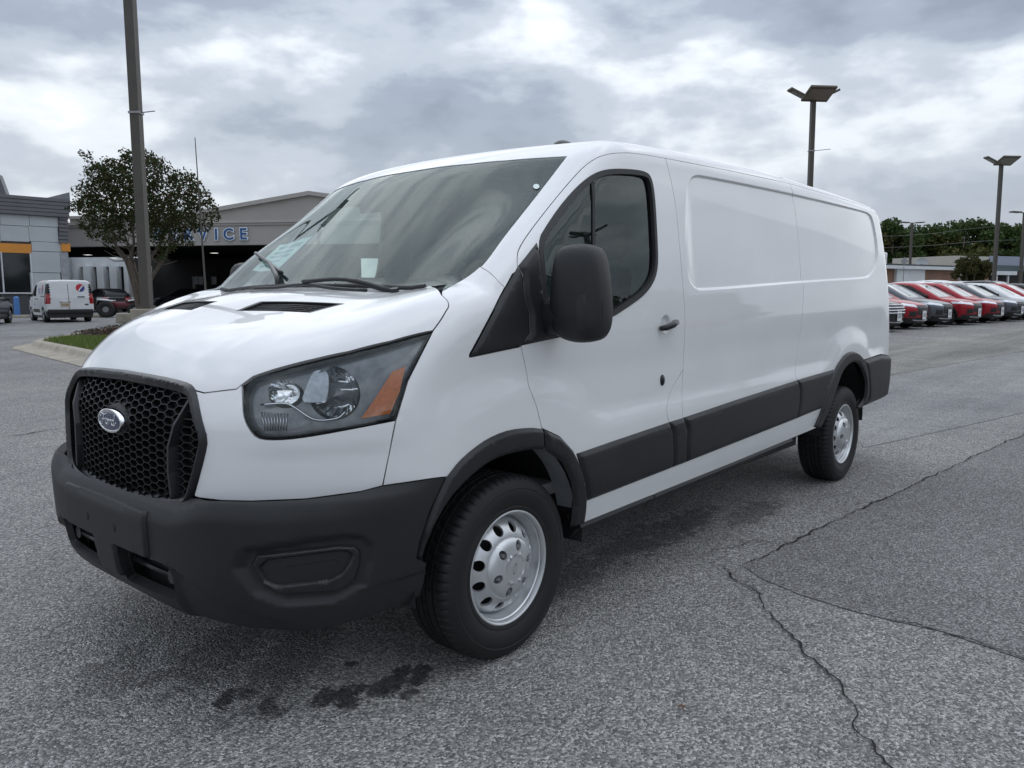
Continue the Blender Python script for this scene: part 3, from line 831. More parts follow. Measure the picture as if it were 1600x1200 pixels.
# ---- sill, mouldings, arch trims
sill = U([(915, 783), (1100, 710.4), (1282.6, 638.8), (1274.8, 669), (1100, 741.5), (910.5, 818)])
panel("sill", van, Fd, sill, NEAR, .04, M_WHITE, mirror=True, lip=.03)
for nm, q in (("door_moulding", [(900, 708.6), (972, 684), (1045, 659.4), (1050, 676), (1051, 703), (1050, 730), (917, 782), (914, 757), (907, 734.5)]),
              ("pillar_moulding", [(1045, 659.4), (1067.4, 652.4), (1073, 672), (1071.5, 695), (1071, 722), (1050, 730), (1051, 703), (1050, 676)]),
              ("side_moulding", [(1067.4, 652.4), (1150, 624.5), (1245, 593.8), (1248.3, 609), (1247.2, 630), (1243, 654), (1071, 722), (1071.5, 695), (1073, 672)]),
              ("rear_moulding", [(1245, 593.8), (1275, 585), (1303, 577), (1291, 606), (1282, 638.5), (1243, 654), (1247.2, 630), (1248.3, 609)])):
    panel(nm, van, Fd, U(q), NEAR, .03, M_PLAST, mirror=True, offset=.015, bevel=.022, lip=.02, flange=0, shrink=.0008)
arch_in = [(849.4, 703), (825, 703), (776, 716), (737.5, 742), (702.5, 779), (676, 825), (656, 878)]
tf = cat(U(arch_f, 3), U([(680, 780), (660, 828), (648, 872)]), U(arch_in[::-1], 3))
panel("arch_trim", van, Fd, tf, (.35, .93, 0), .022, M_PLAST, mirror=True, offset=.018, bevel=.016, lip=.055, flange=0, shrink=.001, label=None) if 0 else panel("arch_trim", van, Fd, tf, (.35, .93, 0), .022, M_PLAST, mirror=True, offset=.018, bevel=.016, lip=.055, flange=0, shrink=.001)
td = cat(U([(849.5, 671)]), U(arch_d[1:], 3), U([(911, 818), (890, 824), (893, 800), (895, 787), (891.4, 752), (877.4, 722), (851.5, 704)]))
both("arch_trim", Fd, td, NB_, .022, M_PLAST, offset=.018, bevel=.016, lip=.055, flange=0, shrink=.001)
tr_ = cat(U([(1271, 667), (1283, 638), (1292, 606), (1303.8, 577.4), (1310.5, 565), (1320, 553.4), (1329.7, 549), (1339, 551.5), (1347, 561), (1352.7, 578.3), (1355, 603), (1352.7, 622.4), (1341, 638.7)], 3),
          U([(1338, 637), (1348.3, 622), (1351, 603), (1348.3, 586), (1341, 570), (1331.6, 566), (1320, 573), (1310.5, 588), (1301, 616), (1290, 645), (1278, 669)], 3))
panel("arch_trim", van, Fd, tr_, NEAR, .02, M_PLAST, mirror=True, offset=.020, bevel=.012, lip=.055, flange=0, shrink=.001)
for sy in (1, -1):
    st = []
    for x, z0 in ((.44, .405), (1.2, .418), (2.0, .432), (3.02, .450)):
        pass
    bm = bmesh.new()
    for a, b in ((.43, 1.02), (1.03, 2.72)):
        za, zb = .405+.0175*(a-.43), .405+.0175*(b-.43)
        V = []
        for x, z in ((a, za), (b, zb)):
            for y_, dz in ((-.93, .02), (-1.005, .018), (-1.012, .002), (-.985, -.012), (-.972, -.030), (-.955, -.048), (-.90, -.05)): V.append(bm.verts.new((x, y_*sy, z+dz)))
        for i in range(6): bm.faces.new((V[i], V[i+1], V[i+8], V[i+7]))
        bm.faces.new(V[:7]); bm.faces.new(V[7:][::-1])
    bmobj("side_step", bm, M_PLAST, van)
    box("jacking_rail", (1.75, -.86*sy, .40), (2.7, .06, .10), M_LINER, van)

# ---- front bumper
fogr = un([(352, 866), (470, 846), (556, 834), (580, 860), (560, 934), (412, 946)], Fb)
FOGR = chaikin(np.c_[-fogr[:, 1], fogr[:, 2]], 1)
lg_poly = [(-.082, .507), (-.40, .512), (-.437, .506), (-.445, .47), (-.440, .400), (-.41, .384), (-.25, .376), (-.082, .372)]
def disp_bump(P):
    x, y, z = P[..., 0], np.abs(P[..., 1]), P[..., 2]
    d = .020*sstep(.014, -.016, poly_sd(y, z, FOGR))
    # undercut below the ridge that runs down from the lower grille
    ln = z-(.512-.42*np.maximum(y-.44, 0)); d = d+.016*sstep(.008, -.012, ln)*sstep(.43, .47, y)*(1-sstep(.74, .86, y))
    d = d+.012*sstep(.006, -.008, z-.452-.02*(x+.7)/.3)*sstep(-.74, -.60, x)
    return Fb(P)+d
def bexit(z, a):
    d = np.array([-math.cos(a), -math.sin(a), 0]); O = np.array([-.3, 0, z]); return cast(lambda P: -disp_bump(P), O[None], d[None], 0, 1.6, 300)[0][0]
btop = frontcast([(0, .705), (-.2, .705), (-.40, .712), (-.47, .728)], disp_bump)
Ub = lambda q, s=0: un(q, disp_bump, s)
bend = [(697, 745), (672, 797), (656, 845), (651, 872), (667, 880), (662, 910), (657, 930)]
be = Ub(bend)
a_end = math.atan2(-be[-1][1], -(be[-1][0]+.3))
bbot = np.array([bexit(.318, a) for a in np.linspace(a_end, 0, 26)])
bo = cat(btop, Ub(bump_top), be, bbot); bo[0][1] = 0; bo[-1][1] = 0
lg = frontcast(lg_poly, disp_bump)
fb = [un([(q[0], q[1])], disp_bump)[0] for q in ((350, 872), (470, 848))]
bumper = panel("front_bumper", van, disp_bump, bo, (.80, .60, 0), .0125, M_PLAST, sym=True, holes=[lg], lip=.03, shrink=.0012)
fog_o = [(382, 866), (460, 857), (550, 846), (569, 864), (551, 921), (480, 927), (421, 929)]
fog_i = [(405, 877), (470, 869), (538, 860), (550, 868), (526, 901), (470, 907), (421, 913)]
ff_o = chaikin(Ub(fog_o), 1); ff_i = chaikin(Ub(fog_i), 1)
bz, bzm = panel("fog_lamp_bezel", bumper, disp_bump, ff_o, (.75, .65, 0), .010, M_PLASTG, holes=[ff_i], mirror=True, offset=.014, bevel=.008, lip=.02, flange=0)
for dcp, sg in ((bz, 1), (bzm, -1)):
    q = ff_i*np.array([1, sg, 1])
    panel("bezel_back", dcp, disp_bump, q, (.75, .65*sg, 0), .03, M_PLAST, offset=-.006, lip=0, shrink=-.004)
    q2 = Ub([(447, 884), (520, 873), (533, 878), (514, 897), (455, 903)])*np.array([1, sg, 1])
    panel("bezel_insert", dcp, disp_bump, q2, (.75, .65*sg, 0), .03, M_PLASTG, offset=.002, lip=.01, flange=0)
bq = frontcast([(-.33, .672), (0, .674), (.33, .672), (.335, .60), (.33, .514), (.088, .510), (.080, .392), (-.080, .392), (-.088, .510), (-.33, .514), (-.335, .60)], disp_bump)
plate_br = panel("plate_bracket", bumper, disp_bump, bq, (1, 0, 0), .02, M_PLAST, offset=.013, bevel=.008, lip=.02, flange=0, shrink=0)
for sy in (1, -1):
    for zz in (.430, .475):
        pass
    pts = frontcast([(-.09*sy, .452), (-.24*sy, .452), (-.385*sy, .452)], Fb); pts[:, 0] += .045
    tube("grille_bar", pts, .010, M_PLASTG, bumper, 8)
    e = pts[-1]; cyl("tow_eye_cap", (e[0]-.012, e[1], e[2]), (e[0]+.01, e[1], e[2]), .024, M_PLASTG, bumper)
    hx = frontcast([(-.114*sy, .585)], disp_bump)[0]
    cyl("bracket_hole", (hx[0]-.0142, hx[1], hx[2]), (hx[0]+.01, hx[1], hx[2]), .0105, M_GAP, plate_br, n=14); cyl("bracket_slot", (hx[0]-.0140, hx[1], hx[2]-.014), (hx[0]+.01, hx[1], hx[2]-.014), .006, M_GAP, plate_br, n=10)
bk = frontcast([(y, .45) for y in np.linspace(-.5, .5, 9)], Fb); bm = bmesh.new()
for i in range(8):
    a, b = bk[i], bk[i+1]
    bm.faces.new([bm.verts.new(v) for v in ((a[0]+.10, a[1], .33), (b[0]+.10, b[1], .33), (b[0]+.10, b[1], .58), (a[0]+.10, a[1], .58))])
bmobj("lower_grille_back", bm, M_GAP, bumper)

# ---- grille: surround, honeycomb, blades, badge
gq = chaikin(np.vstack([[(0, 1.112)], ghalf[1:-1], [(0, .66)]]), 1, False)
g3 = frontcast(gq); fullg = cat(g3, (g3*MIR)[::-1])
gin = inset(fullg, .033, (1, 0, 0))
surr = panel("grille_surround", van, F, fullg, (1, 0, 0), .025, M_PLASTG, holes=[gin], offset=.018, bevel=.016, lip=.085, flange=0, shrink=0)
gi2 = np.stack([gin[:, 1], gin[:, 2]], 1)
panel("grille_back", surr, F, fullg, (1, 0, 0), .12, M_GAP, offset=-.10, lip=0)
def hexmesh():
    w, h = .0300, .0128          # half width, half height of a flattened cell
    V = []; Fc = []
    def wall(a, b):
        pts = np.array([a, b]); 
        if (poly_sd(pts[:, 0], pts[:, 1], gi2) > .004).any(): return
        t = pts[1]-pts[0]; t /= np.linalg.norm(t); n = np.array([-t[1], t[0]])*.0024
        q = frontcast([pts[0]+n, pts[1]+n, pts[1]-n, pts[0]-n]); s = len(V)
        for dx in (.012, .034):
            for v in q: V.append((v[0]+dx, v[1], v[2]))
        for f in ((0, 1, 2, 3), (0, 4, 5, 1), (1, 5, 6, 2), (2, 6, 7, 3), (3, 7, 4, 0)): Fc.append([s+i for i in f])
    seen = set(); ALL = []
    for i in range(-15, 16):
        for j in range(-24, 25):
            cy = i*w*1.5; cz = .89+j*2*h+(h if i % 2 else 0)
            c = [(cy+w*math.cos(math.radians(60*k)), cz+h/math.sin(math.radians(60))*math.sin(math.radians(60*k))) for k in range(6)]
            for k in range(3):
                a, b = c[k], c[(k+1) % 6]
                if abs(cy) > .57 or not (.64 < cz < 1.12): continue
                ALL.append((a, b))
    # one cast for all
    A = np.array(ALL); mid = A.reshape(-1, 2); sd = poly_sd(mid[:, 0], mid[:, 1], gi2).reshape(-1, 2)
    A = A[(sd < .022).all(1)]
    t = A[:, 1]-A[:, 0]; t /= np.linalg.norm(t, axis=1, keepdims=True); n = np.stack([-t[:, 1], t[:, 0]], 1)*.0014
    Q = np.stack([A[:, 0]+n, A[:, 1]+n, A[:, 1]-n, A[:, 0]-n], 1).reshape(-1, 2); C3 = frontcast(Q).reshape(-1, 4, 3)
    for q in C3:
        s = len(V)
        for dx in (.020, .042):
            for v in q: V.append((v[0]+dx, v[1], v[2]))
        for f in ((3, 2, 1, 0), (0, 1, 5, 4), (1, 2, 6, 5), (2, 3, 7, 6), (3, 0, 4, 7)): Fc.append([s+i for i in f])
    return V, Fc
V, Fc = hexmesh(); meshobj("honeycomb_mesh", V, Fc, M_GRILLE, surr)
for sy in (1, -1):
    q = frontcast([(-.452*sy, 1.075), (-.405*sy, .96), (-.375*sy, .885), (-.372*sy, .80), (-.385*sy, .69)])
    bm = bmesh.new(); L_ = []
    for v in q: L_.append([bm.verts.new((v[0]+dx, v[1]+dy*sy, v[2])) for dx, dy in ((.004, .0), (.004, -.012), (.06, -.026), (.06, .016))])
    for a, b in zip(L_[:-1], L_[1:]):
        for k in range(4): bm.faces.new((a[k], a[(k+1) % 4], b[(k+1) % 4], b[k]))
    bmesh.ops.recalc_face_normals(bm, faces=bm.faces); bmobj("grille_blade", bm, M_PLASTG, surr)
# badge on its mound
bx, bzc = -1.018, .937
def ell(rx, rz, n=40): return [(rx*math.cos(t), rz*math.sin(t)) for t in np.linspace(0, 2*math.pi, n, endpoint=False)]
def ell_loft(name, rings, mat, par, cap=True):
    V = []; Fc = []; n = 40
    for (x, rx, rz) in rings:
        for (y, z) in ell(rx, rz, n): V.append((x, y, bzc+z))
    for i in range(len(rings)-1):
        for k in range(n): Fc.append((i*n+k, (i+1)*n+k, (i+1)*n+(k+1) % n, i*n+(k+1) % n))
    if cap: Fc.append([k for k in range(n)][::1])
    o = meshobj(name, V, Fc, mat, par, True); bm = bmesh.new(); bm.from_mesh(o.data); bmesh.ops.recalc_face_normals(bm, faces=bm.faces); bm.to_mesh(o.data); bm.free(); sharp(o, 40); return o
ell_loft("badge_mound", [(bx+.016, .098, .050), (bx+.03, .108, .060), (bx+.055, .130, .085), (bx+.085, .150, .105)], M_PLAST, surr)
bdg = ell_loft("badge", [(bx-.004, .0865, .0335), (bx-.0055, .090, .037), (bx-.004, .0955, .0425), (bx+.002, .098, .045), (bx+.018, .098, .045)], M_CHROME, surr, cap=False)
ell_loft("badge_face", [(bx-.0062, .06, .02), (bx-.0056, .080, .030), (bx-.0046, .0868, .0338)], M_BLUE, bdg)
def stroke(pts, r):
    P = spline([(0, a, b) for a, b in pts], 5)
    return [(bx-.0072, -q[1]*1.0*-1*-1, bzc+q[2]) for q in P], r
# script lettering reads "Ford" seen from the front (the van's own right is +y, so text runs towards -y)
strokes = [
 [(-.062, .010), (-.064, .016), (-.055, .021), (-.040, .019), (-.022, .0195), (-.012, .023)],                        # F top sweep
 [(-.034, .0185), (-.040, .006), (-.046, -.008), (-.056, -.016), (-.066, -.014), (-.066, -.007)],                     # F stem
 [(-.052, .002), (-.040, .004), (-.026, .003), (-.022, .007)],                                                        # F bar
 [(-.010, .005), (-.018, .002), (-.019, -.008), (-.011, -.012), (-.003, -.006), (-.003, .002), (-.010, .005), (-.001, .003), (.006, .004)],  # o
 [(.010, .005), (.008, -.004), (.005, -.012)], [(.009, -.001), (.015, .004), (.021, .0045), (.022, .001)],             # r
 [(.044, .003), (.036, .005), (.028, .001), (.027, -.008), (.034, -.012), (.042, -.006)],                              # d bowl
 [(.056, .021), (.049, .010), (.043, -.004), (.043, -.011), (.050, -.011), (.062, -.002)]]                            # d stem
V = []; Fc = []
for s_ in strokes:
    P = spline([(a, b, 0) for a, b in s_], 5)
    vv, ff = tube_mesh([(bx-.0068, -q[0]*1.0, bzc+q[1]*1.12) for q in P], .0021, 6)
    k = len(V); V += vv; Fc += [[i+k for i in f] for f in ff]
meshobj("badge_script", V, Fc, M_CHROME, bdg, True)

# ---- headlights
def Ffront(P): return disp_front(P)
HLc = Ud(HL)
for sy in (1, -1):
    S = np.array([1, sy, 1.]); d0 = np.array([.70, .70*sy, -.12])
    hq = HLc*S
    def rimloop(cpx, rx, rz, n=36):
        c = Ud([cpx])[0]; nn = grad(Ffront, c[None])[0]; ax = np.array([-.93, -.36, 0.0]); uu = np.cross([0, 0, 1.], ax); uu /= np.linalg.norm(uu)
        return np.array([(c+nn*-.02+uu*rx*math.cos(a)+np.array([0, 0, rz*math.sin(a)]))*S for a in np.linspace(0, 2*math.pi, n, endpoint=False)])
    B1 = ((522, 611), .086, .082); B2 = ((441, 611), .060, .040)
    base = panel("headlight", van, Ffront, hq, d0, .03, M_LAMPGREY, offset=-.032, lip=.0, shrink=.004, holes=[rimloop(*B1), rimloop(*B2)])
    panel("lamp_back", base, Ffront, hq, d0, .05, M_GAP, offset=-.13, lip=0, shrink=.004)
    w_ = panel_mesh(Ffront, hq, d0, .03, lip=.060, flange=0, shrink=.004)
    keep = [i for i, f in enumerate(w_[1]) if i >= 0]
    nf = sum(1 for f in w_[1] if len(f) == 3)
    wall = [f for f in w_[1] if len(f) == 4]
    me_ = (w_[0], wall, w_[2], [0]*len(wall)); put_mesh("lamp_wall", me_, [M_PLASTG], base)
    panel("headlight_lens", base, Ffront, hq, d0, .03, M_LENS, offset=0, lip=.012, flange=0, shrink=.004)
    rimo = hq; rimi = inset(hq, .011, d0)
    panel("lamp_rim", base, Ffront, rimo, d0, .03, M_FRIT, holes=[rimi], offset=-.006, lip=.0, flange=0, shrink=.004)
    def on(px, off):
        P = Ud(px); N_ = grad(Ffront, P); return (P+N_*off)*S
    # main bowl reflector
    def bowl(name, cpx, rx, rz, depth, mat, n=18, squash=1.0, par=base):
        c = Ud([cpx])[0]; nn = grad(Ffront, c[None])[0]; ax = np.array([-.93, -.36, 0.0]); uu = np.cross([0, 0, 1.], ax); uu /= np.linalg.norm(uu); vv = np.array([0, 0, 1.])
        V = []; Fc = []; m = 4
        for i in range(m+1):
            t = i/m; rr_ = math.sqrt(max(1-t, 0)) if t < 1 else 0
            for k in range(n):
                a = 2*math.pi*k/n; fl = 1.0
                V.append(((c+nn*-.016+uu*rx*rr_*fl*math.cos(a)+vv*rz*rr_*fl*math.sin(a)-ax*depth*t)*S))
        for i in range(m):
            for k in range(n): Fc.append((i*n+k, i*n+(k+1) % n, (i+1)*n+(k+1) % n, (i+1)*n+k))
        return meshobj(name, V, Fc, mat, par, False)
    bowl("main_reflector", B1[0], B1[1], B1[2], .060, M_REFLECT)
    bowl("side_reflector", B2[0], B2[1], B2[2], .045, M_REFLECT)
    b0 = on([(514, 607)], -.030)[0]; cyl("bulb_shield", b0+np.array([0, 0, -.0]), b0+np.array([.05, .018*sy, 0]), .022, M_STEEL, base, n=18)
    # fluted vertical lens column between the two bowls
    panel("fluted_column", base, Ffront, on(chaikin(np.array([(486, 578), (497, 574), (511, 577), (513, 600), (509, 624), (490, 628), (468, 626), (476, 604)], float), 1), 0), d0, .02, simple("lamp_flute_grey", (.42, .45, .47), .2, .6, .2, 60), offset=-.018, lip=.03, flange=0, shrink=0)
    cl = on([(405, 631), (442, 629), (458, 635), (490, 655), (525, 653.5), (540, 642)], -.012)
    tube("chrome_strip", spline(cl, 5), .0040, M_CHROME, base, 6)
    panel("lower_reflector", base, Ffront, on([(400, 640), (440, 636), (458, 642), (486, 661), (446, 676), (412, 676)], 0), d0, .02, simple("lamp_lower_grey", (.20, .21, .22), .25, .5, .2, 40), offset=-.026, lip=.02, flange=0, shrink=0)
    RV = []; RF = []
    for k in range(9):
        vv, ff = tube_mesh([Vector(q) for q in on([(404+5.2*k, 642+.3*k), (410+4.2*k, 675-.2*k)], -.022)], .0022, 5); n0_ = len(RV); RV += vv; RF += [[j_+n0_ for j_ in f] for f in ff]
    meshobj("reflector_ribs", RV, RF, M_CHROME, base, True)
    for k, (a_, b_) in enumerate((((520, 590), (549, 594)), ((523, 604), (551, 606)), ((520, 632), (545, 628)))):
        tube("bowl_step", on([a_, ((a_[0]+b_[0])/2, a_[1]+1), b_], -.040), .004, M_CHROME, base, 6)
    panel("turn_signal", base, Ffront, on([(614.5, 579), (635, 571.5), (626, 612), (611, 646), (564, 654), (584, 626)], 0), d0, .02, M_AMBER, offset=-.010, lip=.02, flange=0, shrink=0)

# ---- aerial, wipers
q = topcast([(.98, -.50)])[0]
bm = bmesh.new(); bmesh.ops.create_uvsphere(bm, u_segments=16, v_segments=10, radius=1); bmesh.ops.scale(bm, vec=(.075, .045, .040), verts=bm.verts); bmesh.ops.translate(bm, vec=(q[0], q[1], q[2]+.008), verts=bm.verts)
bmobj("roof_aerial", bm, M_ANT, van, True)
def wiper(p0, p1, piv, name="wiper"):
    a = un([p0], F)[0]; b = un([p1], F)[0]; n = grad(F, a[None])[0]
    mid = (a+b)/2; mm = topcast([(mid[0], mid[1])])[0]
    path = [a+n*.014, a*.75+b*.25+n*.020, mm+n*.022, a*.25+b*.75+n*.020, b+n*.014]
    bl = tube(name, spline(path, 4), .0075, M_PLASTG, van, 6)
    arm = [piv, (piv+mm)/2+n*.045, mm+n*.034]
    tube("wiper_arm", spline(arm, 4), [.012]*4+[.009]*5, M_PLASTG, bl, 6)
    cyl("wiper_pivot", piv-n*.03, piv+n*.015, .017, M_PLASTG, bl, n=12)
wiper((573, 459.5), (392, 455.5), topcast([(crease(-.35)-.01, -.62)])[0])
wiper((374, 430), (380, 459), topcast([(crease(.1)-.01, .10)])[0]) if 0 else None
# passenger-side wiper parked low and running away from the camera
pv = topcast([(crease(.15)-.01, .12)])[0]
pa = topcast([(crease(.2)+.06, .18)])[0]; pb = topcast([(crease(.75)+.20, .76)])[0]; nn_ = grad(F, pa[None])[0]
bl_ = tube("wiper", spline([pa+nn_*.016, (pa+pb)/2+nn_*.016, pb+nn_*.016], 6), .0085, M_PLASTG, van, 6)
tube("wiper_arm", spline([pv, (pv+pa)/2+nn_*.03, (pa*.6+pb*.4)+nn_*.026], 4), .011, M_PLASTG, bl_, 6)
ckl = topcast([(crease(y)-.012, y) for y in np.linspace(.74, -.72, 25)]); ckl[:, 2] += .004
tube("cowl_seal", ckl, .011, M_RUBBER, van, 6)

# ---- door mirrors
def mirror_head(par, sy):
    # outline of the shell in (y, z), seen along the van's axis
    o = [(-1.062, 1.325), (-1.060, 1.30), (-1.068, 1.22), (-1.075, 1.195), (-1.10, 1.172), (-1.16, 1.160), (-1.215, 1.166), (-1.245, 1.185), (-1.262, 1.22), (-1.266, 1.28), (-1.258, 1.38), (-1.243, 1.465), (-1.228, 1.505), (-1.20, 1.523), (-1.15, 1.527), (-1.105, 1.522), (-1.085, 1.505), (-1.073, 1.455), (-1.066, 1.38)]
    o = np.array(o); o[:, 1] = 1.378+(o[:, 1]-1.3435)*1.0; o[:, 0] = np.where(o[:, 0] > -1.15, -1.15+(o[:, 0]+1.15)*1.16, o[:, 0]); o = chaikin(o, 2); c = o.mean(0); n = len(o)
    xm = MX
    rings = [(-.050, .30), (-.0485, .55), (-.043, .76), (-.033, .89), (-.018, .965), (.0, .995), (.03, 1.0), (.066, .985), (.074, .96)]
    V = []; Fc = []
    for dx, s in rings:
        for q in o:
            y, z = c+(q-c)*s; V.append((xm+dx+.10*(-1.16-y)*.6, y*sy, z))
    m = len(rings)
    for i in range(m-1):
        for k in range(n): Fc.append((i*n+k, i*n+(k+1) % n, (i+1)*n+(k+1) % n, (i+1)*n+k))
    Fc.append(list(range(n))[::-1]); Fc.append([(m-1)*n+k for k in range(n)])
    if sy < 0: Fc = [f[::-1] for f in Fc]
    h = meshobj("door_mirror", V, Fc, M_PLAST, par, True); bm = bmesh.new(); bm.from_mesh(h.data); bmesh.ops.recalc_face_normals(bm, faces=bm.faces); bm.to_mesh(h.data); bm.free(); sharp(h, 50)
    # mirror glass faces the driver
    V = []; 
    for q in o:
        y, z = c+(q-c)*.86; V.append((xm+.0755+.10*(-1.16-y)*.6, y*sy, z))
    meshobj("mirror_glass", V, [list(range(n))], M_CHROME, h)
    # arm
    a = np.array([(xm+.02, -.985, 1.290), (xm+.015, -1.03, 1.290), (xm+.012, -1.075, 1.292), (xm+.012, -1.14, 1.295)])
    bm = bmesh.new(); L_ = []
    for (x, y, z), hh in zip(a, (.075, .066, .060, .050)):
        L_.append([bm.verts.new((x+dx, y*sy, z+dz*hh)) for dx, dz in ((-.050, -.75), (-.062, 0), (-.050, .78), (-.03, 1), (.03, 1), (.04, 0), (.03, -1), (-.03, -1))])
    for p_, q_ in zip(L_[:-1], L_[1:]):
        for k in range(8): bm.faces.new((p_[k], p_[(k+1) % 8], q_[(k+1) % 8], q_[k]))
    bm.faces.new(L_[0]); bm.faces.new(L_[-1]); bmesh.ops.recalc_face_normals(bm, faces=bm.faces)
    sharp(bmobj("mirror_arm", bm, M_PLAST, h, True), 40)
    # indicator cover on the outer lower corner
    lo_ = chaikin(np.array([0, .0345])+np.array([(-1.205, 1.345), (-1.262, 1.350), (-1.266, 1.28), (-1.262, 1.22), (-1.250, 1.205), (-1.195, 1.205), (-1.185, 1.22), (-1.185, 1.32)]), 1)
    V = []; Fc = []; k = len(lo_); c2 = lo_.mean(0)
    def shell_x(q):
        s_ = max(abs((q-c)[0])/.103, abs((q-c)[1])/.182); return np.interp(s_, [0, .30, .55, .76, .89, .965, .995], [-.050, -.050, -.0485, -.043, -.033, -.018, 0])
    for sc_, dx in ((1.0, .002), (.97, -.0025), (.5, -.004)):
        for q in lo_:
            q2 = c2+(q-c2)*sc_; V.append((xm+shell_x(q2)+dx+.10*(-1.16-q2[0])*.6, q2[0]*sy, q2[1]))
    for i in range(2):
        for j in range(k): Fc.append((i*k+j, i*k+(j+1) % k, (i+1)*k+(j+1) % k, (i+1)*k+j))
    Fc.append([2*k+j for j in range(k)])
    h2 = meshobj("indicator_cover", V, Fc, M_PLASTG, h, True); bm = bmesh.new(); bm.from_mesh(h2.data); bmesh.ops.recalc_face_normals(bm, faces=bm.faces); bm.to_mesh(h2.data); bm.free(); sharp(h2, 50)
dM = rays([(905, 455)])[0]; MX = float((CAM+dM*((-1.165-CAM[1])/dM[1]))[0])
mirror_head(dn, 1); mirror_head(dm, -1)

# ---- wheels
def tyre_mesh():
    prof = [(.204, .088), (.210, .100), (.222, .106), (.232, .109), (.236, .1075), (.240, .110), (.262, .117), (.278, .1195), (.296, .118), (.300, .1165), (.304, .118), (.320, .113), (.333, .106), (.342, .098), (.348, .088), (.3515, .075),
            (.352, .060), (.352, .052), (.344, .050), (.344, .043), (.352, .041), (.352, .020), (.352, .017), (.344, .015), (.344, .008), (.352, .006)]
    prof = prof+[(r, -a) for r, a in prof[::-1]]
    n = 320; V = []; Fc = []; m = len(prof)
    for k in range(n):
        th = 2*math.pi*k/n
        for i, (r, a) in enumerate(prof):
            rr_ = r
            ph = (k+(2 if a > 0 else 0)) % 5
            if .060 <= abs(a) <= .104 and r > .336 and ph == 0: rr_ -= .006
            if abs(a) < .042 and r > .35 and (k+int(a*400)) % 8 == 0: rr_ -= .004
            V.append((rr_*math.cos(th), a, rr_*math.sin(th)))
    for k in range(n):
        j = (k+1) % n
        for i in range(m-1): Fc.append((k*m+i, k*m+i+1, j*m+i+1, j*m+i))
    return V, Fc
def disc_fn(rs, as_): return lambda P: (pchip(np.hypot(P[..., 0], P[..., 2]), rs, as_)-P[..., 1])
circ2 = lambda r, n, cx=0, cz=0, sx=1, sz=1, rot=0: np.array([(cx+r*(sx*math.cos(t)*math.cos(rot)-sz*math.sin(t)*math.sin(rot)), -.1, cz+r*(sx*math.cos(t)*math.sin(rot)+sz*math.sin(t)*math.cos(rot))) for t in np.linspace(0, 2*math.pi, n, endpoint=False)])
wheel_root = None
def make_wheel():
    rp = [(.2203, -.080), (.2205, -.098), (.2185, -.1045), (.2140, -.1060), (.2090, -.1030), (.2055, -.094), (.2045, -.088), (.2000, -.083), (.1985, -.066), (.1930, -.058), (.1900, -.040), (.1880, -.020), (.1880, .05), (.2, .085)]
    V, Fc = lathe(rp, 96)
    w = meshobj("wheel", V, Fc, M_SILVER, van, True); bm = bmesh.new(); bm.from_mesh(w.data); bmesh.ops.reverse_faces(bm, faces=bm.faces) if 0 else None; bm.to_mesh(w.data); bm.free(); sharp(w, 30)
    tv, tf_ = tyre_mesh(); sharp(meshobj("tyre", tv, tf_, M_TYRE, w, True), 28)
    dr, da = [.0, .10, .125, .150, .170, .181, .189], [-.100, -.100, -.096, -.084, -.066, -.050, -.030]
    holes = [circ2(.0205, 18, .152*math.cos(a), .152*math.sin(a)) for a in [math.radians(15+30*k) for k in range(12)]]
    fd_ = disc_fn(dr, da)
    panel("wheel_disc", w, fd_, circ2(.1885, 72), (0, 1, 0), .012, M_SILVER, holes=holes, lip=.010, flange=0, shrink=0)
    V = [(0, -.012, 0)]; cyl("brake_drum", (0, -.02, 0), (0, .06, 0), .18, M_LINER, w, n=32)
    hr, ha = [0, .046, .050, .0535, .057, .061, .075, .100, .113, .119, .123, .130], [-.1285, -.1285, -.1295, -.133, -.133, -.1285, -.1265, -.120, -.113, -.106, -.094, -.08]
    pk = []
    for k in range(6):
        a = math.radians(12+60*k); pk.append(circ2(.0175, 14, .089*math.cos(a), .089*math.sin(a), 1.15, .92, a))
    hc = panel("hub_cover", w, disc_fn(hr, ha), circ2(.1225, 60), (0, 1, 0), .009, M_SILVER, holes=pk, lip=.012, flange=0, shrink=0)
    for k in range(6):
        a = math.radians(12+60*k); c_ = (.085*math.cos(a), .085*math.sin(a))
        o = cyl("lug_nut", (c_[0], -.122, c_[1]), (c_[0], -.09, c_[1]), .0085, M_STEEL, hc, r1=.0125, n=6, smooth=False)
    # faint embossed oval on the centre cap
    V = []; Fc = []
    for q in (1, .8):
        for t in np.linspace(0, 2*math.pi, 24, endpoint=False):
            a, b = .022*q*math.cos(t), .0085*q*math.sin(t); V.append((a*.35-b*.93, -.1292, a*.93+b*.35))
    for k in range(24): Fc.append((k, (k+1) % 24, 24+(k+1) % 24, 24+k))
    meshobj("cap_emblem", V, Fc, M_STEEL, hc)
    return w
w0 = make_wheel()
w0.location = (0, -.889, .3485)
for x, sy in ((3.75, -1), (0, 1), (3.75, 1)):
    c = copy_tree(w0, van); c.location = (x, .889*sy, .3485); c.rotation_euler = (0, .6*x, 0 if sy < 0 else math.pi)
